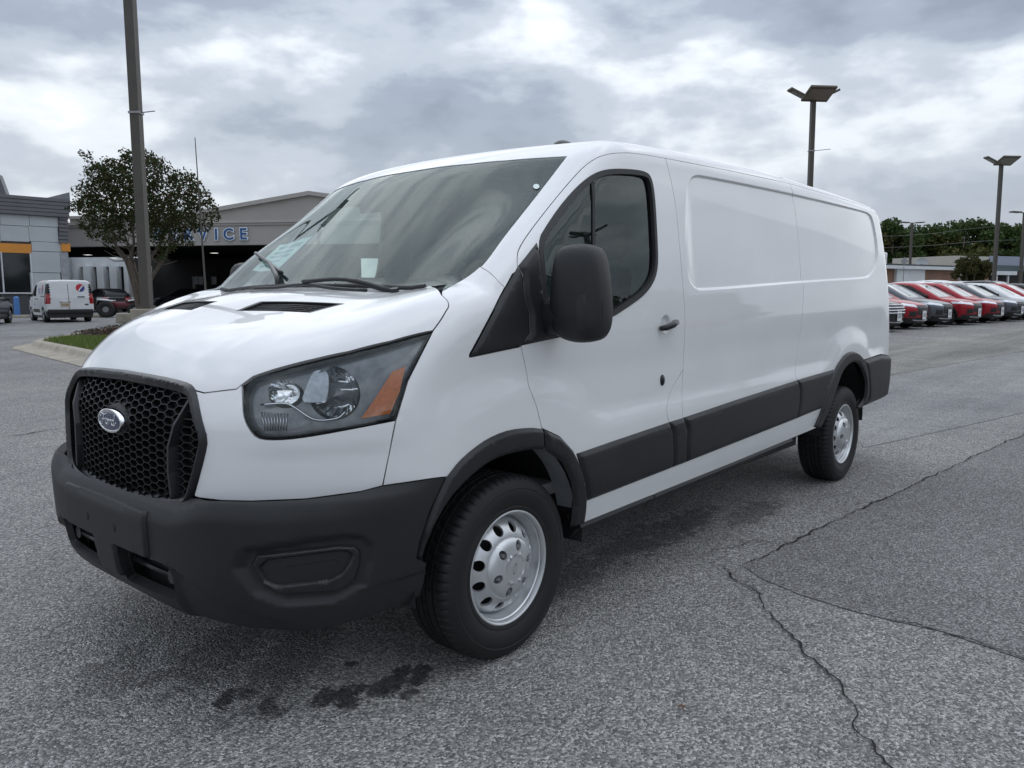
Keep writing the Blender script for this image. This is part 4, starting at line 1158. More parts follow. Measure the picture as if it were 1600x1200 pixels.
# wheel housings and underbody
def housing(cx, cz, r, sy, par, x0=-1, name="wheel_housing"):
    V = []; Fc = []; n = 28
    for k in range(n+1):
        a = math.radians(-6+192*k/n)
        for y in (-.985, -.45): V.append((cx+r*math.cos(a), y*sy, cz+r*math.sin(a)))
    for k in range(n): Fc.append((2*k, 2*k+1, 2*k+3, 2*k+2))
    Fc.append([2*k+1 for k in range(n+1)])
    return meshobj(name, V, Fc, M_LINER, par, False)
for sy in (1, -1):
    hf_ = housing(0, .38, .475, sy, van); housing(3.75, .44, .455, sy, van)
    # pale inner-body strip behind the front wheel
    V = []; Fc = []; n = 10
    for k in range(n+1):
        a = math.radians(12+58*k/n)
        for y in (-.965, -.87): V.append((.0+.462*math.cos(a), y*sy, .38+.462*math.sin(a)))
    for k in range(n): Fc.append((2*k, 2*k+1, 2*k+3, 2*k+2))
    meshobj("inner_wing", V, Fc, M_INNER, hf_)
box("floor_pan", (2.3, 0, .47), (5.0, 1.62, .08), M_LINER, van)
box("rear_floor", (4.5, 0, .62), (.6, 1.85, .06), M_LINER, van)
box("chassis_cover", (-.45, 0, .40), (.8, 1.3, .12), M_LINER, van)
box("rear_axle", (3.75, 0, .36), (.12, 1.5, .12), M_LINER, van)
for sy in (1, -1):
    tube("leaf_spring", [(3.1, .55*sy, .44), (3.45, .55*sy, .34), (3.75, .55*sy, .30), (4.1, .55*sy, .36), (4.45, .55*sy, .48)], .03, M_LINER, van, 6)
# rear bumper wraps the corner
zt_, zb_ = .86, .52
pts_t = [np.array(q) for q in U([(1350, 563.5), (1362, 558.5), (1374, 554.5)])]
ct = [plan_exit(.845, a, (4.0, 0)) for a in np.linspace(.88, math.pi/2, 8)]
cb = [plan_exit(.53, a, (4.0, 0)) for a in np.linspace(math.pi/2, .70, 8)]
rb = cat(np.array(pts_t), np.array(ct), np.array(cb), U([(1345, 636), (1354.5, 622.4), (1356.5, 603), (1354, 578.3)]))
panel("rear_bumper", van, F, rb, (-.62, .78, 0), .03, M_PLAST, mirror=True, offset=.022, bevel=.03, lip=.03, flange=0)

# ---- cabin
box("bulkhead", (1.62, 0, 1.25), (.03, 1.78, 1.5), M_TRIMLIGHT, van)
bm = bmesh.new(); sec = [(-.22, 1.20), (-.20, 1.315), (.0, 1.345), (.16, 1.335), (.26, 1.27), (.30, 1.10), (.26, .80), (-.22, .80)]
L_ = []
for y in (-.86, -.80, -.3, .3, .80, .86): L_.append([bm.verts.new((x, y, z-(.02 if abs(y) > .83 else 0))) for x, z in sec])
for a, b in zip(L_[:-1], L_[1:]):
    for k in range(8): bm.faces.new((a[k], a[(k+1) % 8], b[(k+1) % 8], b[k]))
bm.faces.new(L_[0]); bm.faces.new(L_[-1]); bmesh.ops.recalc_face_normals(bm, faces=bm.faces)
bmobj("dashboard", bm, M_TRIMGREY, van)
tube("steering_wheel", [(.36+.10*math.sin(t), -.46+.19*math.cos(t), 1.20+.165*math.sin(t)) for t in np.linspace(0, 2*math.pi, 28, endpoint=False)], .017, M_PLASTG, van, 8, closed=True)
for y in (-.46, .46):
    bm = bmesh.new(); bm_box(bm, (.98, y, .92), (.52, .50, .16), None, .05); st = bmobj("seat", bm, M_SEAT, van, True)
    bm = bmesh.new(); bm_box(bm, (0, 0, .30), (.14, .48, .62), Matrix.Rotation(math.radians(12), 3, 'Y'), .05); bmesh.ops.translate(bm, vec=(1.20, y, .92), verts=bm.verts); bmobj("backrest", bm, M_SEAT, st, True)
    bm = bmesh.new(); bm_box(bm, (1.40, y, 1.66), (.11, .27, .20), Matrix.Rotation(math.radians(0), 3, 'Y'), .05); bmobj("headrest", bm, M_SEAT, st, True)
    box("seat_base", (.98, y, .68), (.46, .46, .36), M_TRIMGREY, st)
box("cabin_floor", (.7, 0, .56), (1.9, 1.75, .05), M_TRIMGREY, van)

# ================================================================== ground
GAINC = 2.45      # the stone colours above are darkened by the joints; this sets the mean to weathered grey asphalt
def asphalt(name, dark, mid, light, cell, tint=(1, 1, 1), stains=(), patch=.35, streak=0.0, bump=.55):
    b = NB(name); p = b.coord('Pos')
    vo = b.n('ShaderNodeTexVoronoi', feature='F1'); b.l(p, vo.inputs['Vector']); vo.inputs['Scale'].default_value = cell; vo.inputs['Randomness'].default_value = 1
    sx = b.n('ShaderNodeSeparateColor'); b.l(vo.outputs['Color'], sx.inputs[0])
    st = b.ramp(sx.outputs[0], [(0.0, dark), (.35, tuple((a+c)/2 for a, c in zip(dark, mid))), (.62, mid), (.86, tuple((a*.6+c*.4) for a, c in zip(mid, light))), (1.0, light)])
    edge = b.math('MULTIPLY', vo.outputs['Distance'], cell*1.0)
    ed = b.ramp(vo.outputs['Distance'], [(.0, (1, 1, 1)), (.45/cell*1.2, (1, 1, 1)), (.95/cell, (.26, .26, .26))])
    col = b.mix(1.0, st, ed, 'MULTIPLY')
    v2 = b.n('ShaderNodeTexVoronoi', feature='F1'); b.l(p, v2.inputs['Vector']); v2.inputs['Scale'].default_value = cell*2.3
    s2 = b.n('ShaderNodeSeparateColor'); b.l(v2.outputs['Color'], s2.inputs[0])
    col = b.mix(.35, col, b.ramp(s2.outputs[1], [(0, (.55, .55, .55)), (1, (1.5, 1.5, 1.5))]), 'MULTIPLY')
    n1 = b.noise(p, .55, 5, .6); n2 = b.noise(p, 3.2, 6, .65); n3 = b.noise(p, .12, 3, .5)
    col = b.mix(patch, col, b.ramp(n1, [(.32, (.62, .62, .63)), (.68, (1.38, 1.37, 1.35))]), 'MULTIPLY')
    col = b.mix(patch*.8, col, b.ramp(n2, [(.30, (.70, .70, .70)), (.70, (1.28, 1.28, 1.28))]), 'MULTIPLY')
    col = b.mix(patch*.8, col, b.ramp(n3, [(.35, (.75, .75, .77)), (.65, (1.2, 1.2, 1.18))]), 'MULTIPLY')
    if streak:
        ps = b.coord('Pos', (.05, .9, 1), rot=(0, 0, .12)); col = b.mix(streak, col, b.ramp(b.noise(ps, 1.6, 5, .6), [(.36, (.62, .62, .63)), (.62, (1.3, 1.3, 1.28))]), 'MULTIPLY')
    rough = .93
    stn = b.noise(p, 12, 10, .78, .5); sep_ = b.n('ShaderNodeSeparateXYZ'); b.l(p, sep_.inputs[0]); wet = None
    for (cx0, cy0, rx, ry, ang, amt) in stains:
        c, s = math.cos(ang), math.sin(ang)
        dx = b.math('SUBTRACT', sep_.outputs[0], cx0); dy = b.math('SUBTRACT', sep_.outputs[1], cy0)
        u = b.math('DIVIDE', b.math('ADD', b.math('MULTIPLY', dx, c), b.math('MULTIPLY', dy, s)), rx)
        w = b.math('DIVIDE', b.math('SUBTRACT', b.math('MULTIPLY', dy, c), b.math('MULTIPLY', dx, s)), ry)
        r = b.math('SQRT', b.math('ADD', b.math('MULTIPLY', u, u), b.math('MULTIPLY', w, w)))
        r = b.math('ADD', r, b.math('MULTIPLY_ADD', stn, 4.6, -2.2))
        m = b.math('MULTIPLY', b.math('SUBTRACT', 1.2, r, clamp=True), 3.5*amt, clamp=True)
        m = b.math('MINIMUM', m, amt)
        wet = m if wet is None else b.math('MAXIMUM', wet, m)
    if wet is not None:
        col = b.mix(wet, col, b.mix(1.0, col, (.10, .10, .105), 'MULTIPLY')); rough = b.math('MULTIPLY_ADD', wet, -.35, .93)
    col = b.mix(1.0, col, (GAINC*1.01, GAINC*.99, GAINC*.955), 'MULTIPLY')
    if tint != (1, 1, 1): col = b.mix(1.0, col, tint, 'MULTIPLY')
    h = b.math('MULTIPLY_ADD', b.noise(p, cell*1.1, 4, .6), .5, b.math('MULTIPLY', vo.outputs['Distance'], -cell*.8))
    b.bsdf(Base_Color=col, Roughness=rough, Specular_IOR_Level=.25, Normal=b.bump(h, bump, .004)); return b.m
ST = []
for px, py, rx, ry, ang, amt in ((352, 1094, .085, .035, .9, .9), (382, 1086, .05, .03, .4, .8), (420, 1103, .06, .03, 1.0, .8), (440, 1112, .035, .02, .2, .7), (510, 1088, .07, .04, .7, .85), (548, 1083, .09, .05, .6, .9), (590, 1078, .07, .04, .5, .85), (620, 1062, .12, .045, .5, .9), (655, 1054, .10, .04, .6, .9), (640, 1082, .05, .02, .3, .8), (548, 1037, .035, .02, 0, .9), (330, 1024, .30, .16, .6, .45), (180, 1050, .22, .12, .9, .35), (455, 1030, .45, .12, .6, .42), (900, 900, .3, .10, .3, .5), (1060, 822, .55, .12, .1, .6), (1180, 800, .35, .12, .1, .5), (980, 850, .5, .10, .2, .5)):
    q = on_ground(px, py); ST.append((q[0], q[1], rx, ry, ang, amt))
M_ASPH = asphalt("parking_asphalt", (.20, .203, .205), (.52, .525, .53), (1.0, 1.0, 1.0), 124, stains=ST)
M_ASPH2 = asphalt("newer_asphalt", (.17, .172, .178), (.40, .405, .415), (.86, .865, .88), 145, patch=.36)
M_LANE = asphalt("worn_lane_asphalt", (.27, .27, .265), (.50, .50, .485), (.78, .78, .75), 90, streak=.6)
M_LANE2 = asphalt("pale_asphalt", (.26, .264, .275), (.52, .53, .55), (.85, .86, .88), 120, streak=.35)
def sheet(name, pts, mat, z=.004, step=None):
    """flat sheet over the ground, split where the ground starts to rise"""
    bm = bmesh.new(); bm.faces.new([bm.verts.new((p[0], p[1], 0)) for p in pts])
    for s in (G0, G1):
        c = CAM[:2]+F2*s
        bmesh.ops.bisect_plane(bm, geom=bm.verts[:]+bm.edges[:]+bm.faces[:], plane_co=(c[0], c[1], 0), plane_no=(F2[0], F2[1], 0))
    for v in bm.verts: v.co.z = gz(v.co.x, v.co.y)+z
    bmesh.ops.recalc_face_normals(bm, faces=bm.faces)
    for f in bm.faces:
        if f.normal.z < 0: f.normal_flip()
    o = bmobj(name, bm, mat); return tag(o, kind='structure')
sheet("ground", [(-900, -900), (1500, -900), (1500, 1500), (-900, 1500)], M_ASPH, 0)
G = lambda *q: [on_ground(*p) for p in q]
lane = G((1380, 589), (1470, 572), (1600, 548.5), (1600, 513), (1500, 524), (1380, 541))
e = lane[2]+(lane[2]-lane[0])*1.4; e2 = lane[3]+(lane[3]-lane[5])*.8
l0 = lane[0]+(lane[0]-lane[2])*.5; l5 = lane[5]+(lane[5]-lane[3])*.25
sheet("worn_lane", [l0, lane[1], lane[2], e, e2, lane[3], lane[4], l5], M_LANE, .004)
pl = G((1350, 700), (1380, 640), (1382, 590.5), (1470, 573.5), (1600, 550))
sheet("pale_bay", [pl[0], pl[2]+(pl[2]-pl[4])*.3, pl[2], pl[3], pl[4], pl[4]+(pl[4]-pl[3])*1.5, on_ground(1600, 640)+Vector((6, -3, 0)), on_ground(1600, 645), on_ground(1480, 672)], M_LANE2, .004)
lf = G((0, 531), (40, 527), (120, 518), (200, 509), (330, 505), (330, 492), (0, 497))
sheet("service_drive", lf, M_LANE2, .004)
pp = G((1160, 884), (1215, 863), (1260, 836), (1310, 813), (1400, 771), (1470, 739), (1540, 706), (1600, 679))
pq = G((1600, 1032), (1560, 1018), (1520, 1004), (1470, 987), (1400, 972), (1330, 955), (1250, 930), (1190, 905))
sheet("repair_patch", pp+[pp[-1]+(pp[-1]-pp[-2])*3, pq[0]+(pq[0]-pq[1])*6]+pq, M_ASPH2, .004)
M_CRACK = simple("crack_dirt", (.012, .012, .012), .95, var=.4, vscale=30, coords='Object')
def crack(px, w0, w1, seed):
    r = random.Random(seed); P = [np.array(on_ground(*q)) for q in px]; Q = resample(P, .035, False); k = len(Q); V = []; Fc = []; off = 0
    for i in range(k):
        t = Q[min(i+1, k-1)]-Q[max(i-1, 0)]; t /= np.linalg.norm(t)+1e-9; n = np.array([-t[1], t[0], 0]); off = off*.7+r.uniform(-.012, .012)
        env = min(1, i/4, (k-1-i)/4)*(.75+.25*math.sin(i*.21+seed)); w = r.uniform(w0, w1)*max(env, .12)
        c = Q[i]+n*off+np.array([0, 0, .0078]); V += [c+n*w*r.uniform(.6, 1.2), c-n*w*r.uniform(.6, 1.2)]
    for i in range(k-1): Fc.append((2*i, 2*i+1, 2*i+3, 2*i+2))
    return tag(meshobj("asphalt_crack", V, Fc, M_CRACK), kind='structure')
crack([(1130, 885), (1150, 905), (1172, 922), (1190, 938), (1200, 955), (1217, 978), (1245, 1000), (1262, 1022), (1290, 1042), (1307, 1060), (1322, 1082), (1335, 1112), (1338, 1140), (1362, 1160), (1372, 1178), (1400, 1215), (1420, 1260)], .0035, .008, 1)
crack([(1380, 970), (1432, 978), (1470, 988), (1520, 1004), (1560, 1019), (1600, 1034), (1680, 1070)], .003, .007, 2)
crack([(1150, 886), (1190, 874), (1215, 863), (1260, 836), (1310, 813), (1400, 771), (1470, 739), (1540, 706), (1600, 679), (1700, 640)], .004, .010, 3)
crack([(1040, 862), (1100, 868), (1180, 846), (1240, 850), (1300, 838)], .002, .005, 4)
crack([(0, 684), (40, 679), (75, 672), (112, 668)], .006, .016, 6)
# a few stray leaves on the asphalt
M_LEAFD = simple("dry_leaf", (.17, .11, .075), .8)
for i, (px, py) in enumerate(((1065, 1112), (1520, 527))):
    q = on_ground(px, py); a = rnd.uniform(0, 6)
    V = [q+Vector((r_*math.cos(a+t), r_*math.sin(a+t), .012+.012*(k % 2))) for k, (t, r_) in enumerate(((0, .019), (1.0, .008), (2.1, .008), (3.14, .016), (4.2, .008), (5.3, .008)))]
    tag(meshobj("fallen_leaf", V, [(0, 1, 2, 3), (0, 3, 4, 5)], M_LEAFD), ["small brown leaf lying on the asphalt in front of the van's wheel", "dark leaf lying on the pale lane by the parked cars"][i], "leaf")

# ---- kerbed island on the left
M_CONC = simple("kerb_concrete", (.33, .295, .24), .9, 0, .25, 3.0, bump=.3, bscale=60, coords='Object')
M_MULCH = simple("bark_mulch", (.055, .038, .028), .95, 0, .5, 22, bump=1.0, bscale=26, bdist=.05)
n0 = on_ground(14, 548); a0 = on_ground(135, 570); b0 = on_ground(171, 520)
nose = on_ground(50, 543); fa = on_ground(138, 563); ba = on_ground(168, 521)
fa2 = nose+(fa-nose)*2.6; ba2 = nose+(ba-nose)*1.7
isl = chaikin(np.array([fa2, fa, nose+(fa-nose)*.25, nose, nose+(ba-nose)*.12, ba, ba2])[:, :2], 3, False)
isl = np.vstack([isl[:1], isl, isl[-1:]])[1:-1]
def ring3(off): 
    q = np.c_[isl, np.zeros(len(isl))]; t = np.gradient(q, axis=0); t /= np.linalg.norm(t, axis=1, keepdims=True)+1e-9; n = np.stack([-t[:, 1], t[:, 0], 0*t[:, 0]], 1)
    c = np.append((fa2[:2]+ba2[:2])/2, 0) if 0 else np.array([(fa2[0]+ba2[0])/2, (fa2[1]+ba2[1])/2, 0]); s = np.sign(((c-q)*n).sum(1)); s = 1 if np.mean(s) > 0 else -1
    return q+n*s*off
prof = [(-.50, .010), (-.47, .03), (-.10, .045), (-.05, .09), (-.02, .165), (.03, .19), (.17, .19), (.20, .12)]
V = []; Fc = []; k = len(isl)
for off, h in prof:
    for q in ring3(off): V.append((q[0], q[1], gz(q[0], q[1])+h))
for i in range(len(prof)-1):
    for j in range(k-1): Fc.append((i*k+j, i*k+j+1, (i+1)*k+j+1, (i+1)*k+j))
kb = meshobj("kerb", V, Fc, M_CONC, None, True); sharp(kb, 50); tag(kb, kind='structure')
inn = ring3(.19)
tag(meshobj("island_soil", [(q[0], q[1], gz(q[0], q[1])+.17) for q in inn], [list(range(k))], M_MULCH), kind='structure')
M_GRASS = None
def leafmat(name, cols, rough=.6, trans=.25):
    b = NB(name); g = b.n('ShaderNodeNewGeometry'); c = b.ramp(g.outputs['Random Per Island'], [(i/(len(cols)-1), x) for i, x in enumerate(cols)])
    d = b.n('ShaderNodeBsdfPrincipled'); b.l(c, d.inputs['Base Color']); d.inputs['Roughness'].default_value = rough; d.inputs['Specular IOR Level'].default_value = .12
    t = b.n('ShaderNodeBsdfTranslucent'); b.l(c, t.inputs[0]); m = b.n('ShaderNodeMixShader'); m.inputs[0].default_value = trans
    b.l(d.outputs[0], m.inputs[1]); b.l(t.outputs[0], m.inputs[2]); b.l(m.outputs[0], b.out.inputs[0]); return b.m
M_GRASS = leafmat("grass_blades", [(.075, .135, .025), (.11, .175, .035), (.15, .195, .05), (.18, .19, .075)])
poly = inn[:, :2]; lo = poly.min(0); hi = poly.max(0)
cand = nrs.uniform(lo, hi, (60000, 2)); sd = poly_sd(cand[:, 0], cand[:, 1], poly)
dfront = seg_d(cand[:, 0], cand[:, 1], np.array([nose[:2], fa[:2], fa2[:2]]))
dist = (cand-CAM[:2])@F2
ok = (sd < -.02) & (dfront < 2.3+.5*np.sin(cand[:, 0]*1.7)) & (dist < 26)
g_ = cand[ok][:13000]; V = []; Fc = []
ga = nrs.uniform(0, 6.28, len(g_)); gh = nrs.uniform(.05, .12, len(g_)); gl_ = nrs.uniform(-.05, .05, (len(g_), 2))
for (x, y), a, h, l in zip(g_, ga, gh, gl_):
    z = gz(x, y)+.165; c, s = math.cos(a)*.014, math.sin(a)*.014; i = len(V)
    V += [(x-c, y-s, z), (x+c, y+s, z), (x+l[0], y+l[1], z+h)]; Fc.append((i, i+1, i+2))
tag(meshobj("island_grass", V, Fc, M_GRASS), kind='stuff')
# loose bark chips over the mulch
cm = cand[(sd < -.02) & (dfront >= 2.2) & (dist < 32)][:3500]; V = []; Fc = []
for (x, y) in cm:
    z = gz(x, y)+.175+nrs.uniform(0, .12); d1 = nrs.normal(0, .05, 3); d2 = nrs.normal(0, .03, 3); i = len(V)
    V += [(x, y, z), (x+d1[0], y+d1[1], z+abs(d1[2])*.5), (x+d2[0]+d1[0], y+d2[1]+d1[1], z), (x+d2[0], y+d2[1], z+.02)]; Fc.append((i, i+1, i+2, i+3))
tag(meshobj("mulch_chips", V, Fc, leafmat("mulch_chip", [(.03, .02, .015), (.07, .048, .035), (.11, .08, .06)], .9, 0)), kind='stuff')

# ================================================================== buildings
class Facade:
    """a vertical wall plane through two pixel columns at given forward distances"""
    def __init__(s, xa, sa, xb, sb):
        s.a = np.array(at_depth(xa, 460, sa)); b = np.array(at_depth(xb, 460, sb)); u = b-s.a; u[2] = 0; s.u = u/np.linalg.norm(u)
        n = np.array([s.u[1], -s.u[0], 0]); s.n = n if n@(CAM-s.a) > 0 else -n
    def hit(s, px, py):
        d = rays([(px, py)])[0]; k = ((s.a-CAM)@s.n)/(d@s.n); P = CAM+d*k; return (P-s.a)@s.u, P[2]
    def pt(s, u, z, t=0): return s.a*np.array([1, 1, 0])+s.u*u+s.n*t+np.array([0, 0, z])
    def box(s, name, px0, py0, px1, py1, t0, t1, mat, parent, z0=None, z1=None):
        my = (py0+py1)/2; u0 = s.hit(px0, my)[0]; u1 = s.hit(px1, my)[0]; mx = (px0+px1)/2
        zt = s.hit(mx, py0)[1] if z1 is None else z1; zb = s.hit(mx, py1)[1] if z0 is None else z0
        return s.ubox(name, u0, u1, zb, zt, t0, t1, mat, parent)
    def ubox(s, name, u0, u1, z0, z1, t0, t1, mat, parent):
        V = [s.pt(u, z, t) for t in (t0, t1) for (u, z) in ((u0, z0), (u1, z0), (u1, z1), (u0, z1))]
        F_ = [(0, 1, 2, 3), (7, 6, 5, 4), (0, 4, 5, 1), (1, 5, 6, 2), (2, 6, 7, 3), (3, 7, 4, 0)]
        o = meshobj(name, V, F_, mat, parent); bm = bmesh.new(); bm.from_mesh(o.data); bmesh.ops.recalc_face_normals(bm, faces=bm.faces); bm.to_mesh(o.data); bm.free(); return o
M_PANELW = simple("pale_metal_panel", (.44, .47, .48), .45, .1, .06, .6)
M_CORR = simple("grey_corrugated", (.135, .135, .145), .5, .3, .12, 1.2)
M_ORANGE = simple("orange_band", (.62, .25, .035), .45, 0, .06, 1)
M_STONE = simple("grey_block", (.30, .31, .33), .85, 0, .2, 3, bump=.3, bscale=12, bdist=.02)
M_BEIGE = simple("beige_render", (.36, .34, .315), .9, 0, .07, .4, bump=.15, bscale=20)
M_BEIGE2 = simple("beige_trim", (.40, .375, .35), .85, 0, .06, .5)
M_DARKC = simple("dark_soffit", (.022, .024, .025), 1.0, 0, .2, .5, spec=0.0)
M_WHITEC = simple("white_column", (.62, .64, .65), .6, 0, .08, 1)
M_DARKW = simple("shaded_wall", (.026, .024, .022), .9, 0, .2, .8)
M_BGLASS = simple("dark_shop_glass", (.012, .014, .017), .06, 0, .1, 1, spec=.8)
M_FRAME = simple("white_frame", (.62, .64, .66), .4, .2)
# ---- quick-service building on the far left
A = Facade(0, 50.5, 108, 53.5)
qa = empty("showroom_building", A.pt(0, .25), 0, "grey panelled building with orange band and corrugated parapet at the far left", "building")
def up(o):                                   # keep world position under the empty
    return o
def world_children(root):
    for c in root.children: c.matrix_parent_inverse = root.matrix_world.inverted()
qa.location = (0, 0, 0)
A.box("wall", -160, 306, 106, 500, -9, -.25, M_STONE, qa, z0=0)
for i in range(5):
    y0 = 301.5+6.1*i
    A.box("cladding_rib", -170, y0, 105, y0+5.2, -.05, .34+.03*(i == 0), M_CORR, qa)
    A.box("cladding_groove", -170, y0+5.2, 105, y0+6.1, -.05, .24, M_CORR, qa)
A.box("parapet_return", 105.2, 301.5, 106.4, 332, -6, .38, M_CORR, qa)
for i in range(8):
    y0 = 333+6.1*i
    A.box("corner_rib", 91, y0, 105, y0+4.6, -.05, .20, M_CORR, qa)
A.box("corner_backing", 90.6, 332.2, 105.4, 379.5, -.2, .08, M_CORR, qa)
A.box("orange_band", 94.6, 380, 108.6, 393, -.2, .16, M_ORANGE, qa); A.box("orange_band", -160, 377.6, 48, 392.5, -.2, .10, M_ORANGE, qa)
A.box("corner_stone", 96.5, 393.6, 109, 500, -.2, .10, M_STONE, qa, z0=.1)
for x0, x1 in ((-160, -112), (-111.2, -56), (-55.2, -.6), (0, 44.6)):
    A.box("wall_panel", x0, 330.2, x1, 352.2, -.1, .06, M_PANELW, qa); A.box("wall_panel", x0, 353, x1, 377, -.1, .06, M_PANELW, qa)
for y0, y1 in ((330.7, 353.8), (354.6, 377.6)): A.box("wall_panel", 45.3, y0, 90.2, y1, -.1, .06, M_PANELW, qa)
for y0, y1 in ((378.4, 392.8), (393.6, 425.8), (426.6, 500)): A.box("wall_panel", 49, y0, 96, y1, -.1, .06, M_PANELW, qa, z0=.1 if y1 == 500 else None)
for x0, x1 in ((-150, -62), (-60, 3.6), (5.6, 49)):
    w_ = A.box("shop_window", x0, 393.6, x1-1.2, 457, -.2, .0, M_BGLASS, qa); A.box("window_mullion", x1-1.2, 393.6, x1+.8, 457, -.2, .1, M_FRAME, w_)
A.box("window_sill", -150, 457, 50, 459, -.2, .14, M_FRAME, qa)
A.box("plinth_panel", -150, 459.2, 49, 500, -.2, .03, simple("dark_plinth", (.05, .052, .055), .6), qa, z0=.05)
gb = Facade(-120, 66, 12, 68)
gv = [(-60, 260), (-2, 272), (9.5, 303), (9.5, 330), (-60, 330)]
bm = bmesh.new(); fr_ = [bm.verts.new(gb.pt(*gb.hit(*q))) for q in gv]; f0 = bm.faces.new(fr_); ex_ = bmesh.ops.extrude_face_region(bm, geom=[f0]); bmesh.ops.translate(bm, vec=-gb.n*1.2, verts=[v for v in ex_['geom'] if isinstance(v, bmesh.types.BMVert)]); bmesh.ops.recalc_face_normals(bm, faces=bm.faces)
bmobj("roof_gable", bm, M_CORR, qa)

# ---- service building behind it
B = Facade(110, 58, 500, 56)
sb = empty("service_building", (0, 0, 0), 0, "beige service building with low gable, blue SERVICE letters and dark drive-through", "building")
SLAB = B.hit(250, 384)[1]
zc = SLAB
u_l = B.hit(104, 385)[0]; u_r = B.hit(640, 385)[0]
ztop = B.hit(380, 352)[1]
B.ubox("fascia", u_l, u_r, zc, ztop, -.6, 0, M_BEIGE, sb)
B.ubox("cornice", u_l, u_r, ztop, ztop+.16, -.6, .10, M_BEIGE2, sb); B.ubox("cornice_step", u_l, u_r, ztop+.16, ztop+.34, -.6, .2, M_BEIGE2, sb)
# gable wall above, with coping
ug = [B.hit(x, y)[0] for x, y in ((180, 346), (476, 304), (500, 304), (760, 346))]; zg = [B.hit(340, 329)[1], B.hit(470, 305)[1]]
pk = B.hit(482, 304.5); le = B.hit(345, 328.5); sl = (pk[1]-le[1])/(pk[0]-le[0])
uL = B.hit(104, 320)[0]; zL = pk[1]+sl*(uL-pk[0]); uR = 2*pk[0]-uL; zb_ = ztop+.34
zL = max(zL, zb_+.3); uLc = pk[0]+(zL-pk[1])/sl
def prism(name, uz, t0, t1, mat, par, fac):
    V = [fac.pt(u, z, t) for t in (t0, t1) for u, z in uz]; n = len(uz); Fc = [list(range(n)), list(range(2*n-1, n-1, -1))]+[(i, (i+1) % n, n+(i+1) % n, n+i) for i in range(n)]
    o = meshobj(name, V, Fc, mat, par); bm = bmesh.new(); bm.from_mesh(o.data); bmesh.ops.recalc_face_normals(bm, faces=bm.faces); bm.to_mesh(o.data); bm.free(); return o
prism("gable_wall", [(uL, zb_), (uR, zb_), (uR, zL), (2*pk[0]-uLc, zL), (pk[0], pk[1]), (uLc, zL), (uL, zL)], -14, -.25, M_BEIGE, sb, B)
prism("gable_coping", [(uLc, zL), (pk[0], pk[1]), (2*pk[0]-uLc, zL), (2*pk[0]-uLc, zL+.28), (pk[0], pk[1]+.28), (uLc, zL+.28)], -14.2, .0, M_BEIGE2, sb, B)
B.ubox("wall_coping", uL, uLc, zL, zL+.2, -14, -.1, M_BEIGE2, sb)
B.ubox("end_wall", u_r-.5, u_r-.05, .1, zc-.02, -22, -.7, M_BEIGE, sb)
us_ = float((at_depth(224, 410, 74)-B.a) @ B.u)
B.ubox("soffit", us_, u_r, zc+.02, zc+.3, -22, -.62, M_DARKC, sb); B.ubox("soffit", u_l-34, us_-.01, zc+.02, zc+.3, -15, -.62, M_DARKC, sb)  # left run cut short, an added gap that lets sky light the columns
for px, py, tt in ((137, 395.5, -11), (178, 402.5, -17), (335, 395.5, -10)):
    uq = B.hit(px, 385)[0]; C_ = Facade(110, 58-tt, 500, 56-tt); uq = C_.hit(px, py)[0]
    P = C_.pt(uq, zc-.02); o = meshobj("soffit_lamp", [P+C_.u*a*.28+C_.n*b*.28 for a, b in ((-1, -1), (1, -1), (1, 1), (-1, 1))], [(0, 1, 2, 3)], MATS.setdefault("lit_lamp", (lambda b: (b.bsdf(Base_Color=(.8, .8, .8), Emission_Color=(1, .97, .9), Emission_Strength=1.2), b.m)[1])(NB("lit_lamp"))), sb)
# back of the drive-through: white columns and openings on the left, dark wall on the right
C = Facade(110, 79, 500, 76)
C.ubox("back_header", C.hit(108, 408)[0], C.hit(203, 408)[0], C.hit(150, 417)[1], zc+.9, -.3, .05, M_WHITEC, sb)
for x0, x1 in ((119.5, 127.5), (136, 147), (157, 167.5), (176.5, 187.5), (199, 206), (230, 236)):
    C.box("white_column", x0, 416, x1, 470, -.3, .5, M_WHITEC, sb, z0=.3)
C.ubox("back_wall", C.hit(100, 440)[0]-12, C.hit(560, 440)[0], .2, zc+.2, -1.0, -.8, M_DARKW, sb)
C.box("block_pier", 104, 395, 119, 470, .5, 1.2, M_STONE, sb, z0=.3)
for x0, x1 in ((296, 303), (304.5, 312), (326, 333)):
    wn_ = C.box("back_window", x0, 432, x1, 455, -.8, -.7, simple("dim_window", (.05, .06, .075), .15, 0, .3, 2), sb); C.box("window_bar", x0-.4, 443, x1+.4, 444.2, -.7, -.65, M_STONE, wn_)
    C.box("window_bar", x0-.9, 431, x0, 456, -.7, -.65, M_STONE, wn_)
C.box("counter", 330, 445, 372, 470, -.7, 3, M_DARKW, sb, z0=.3)
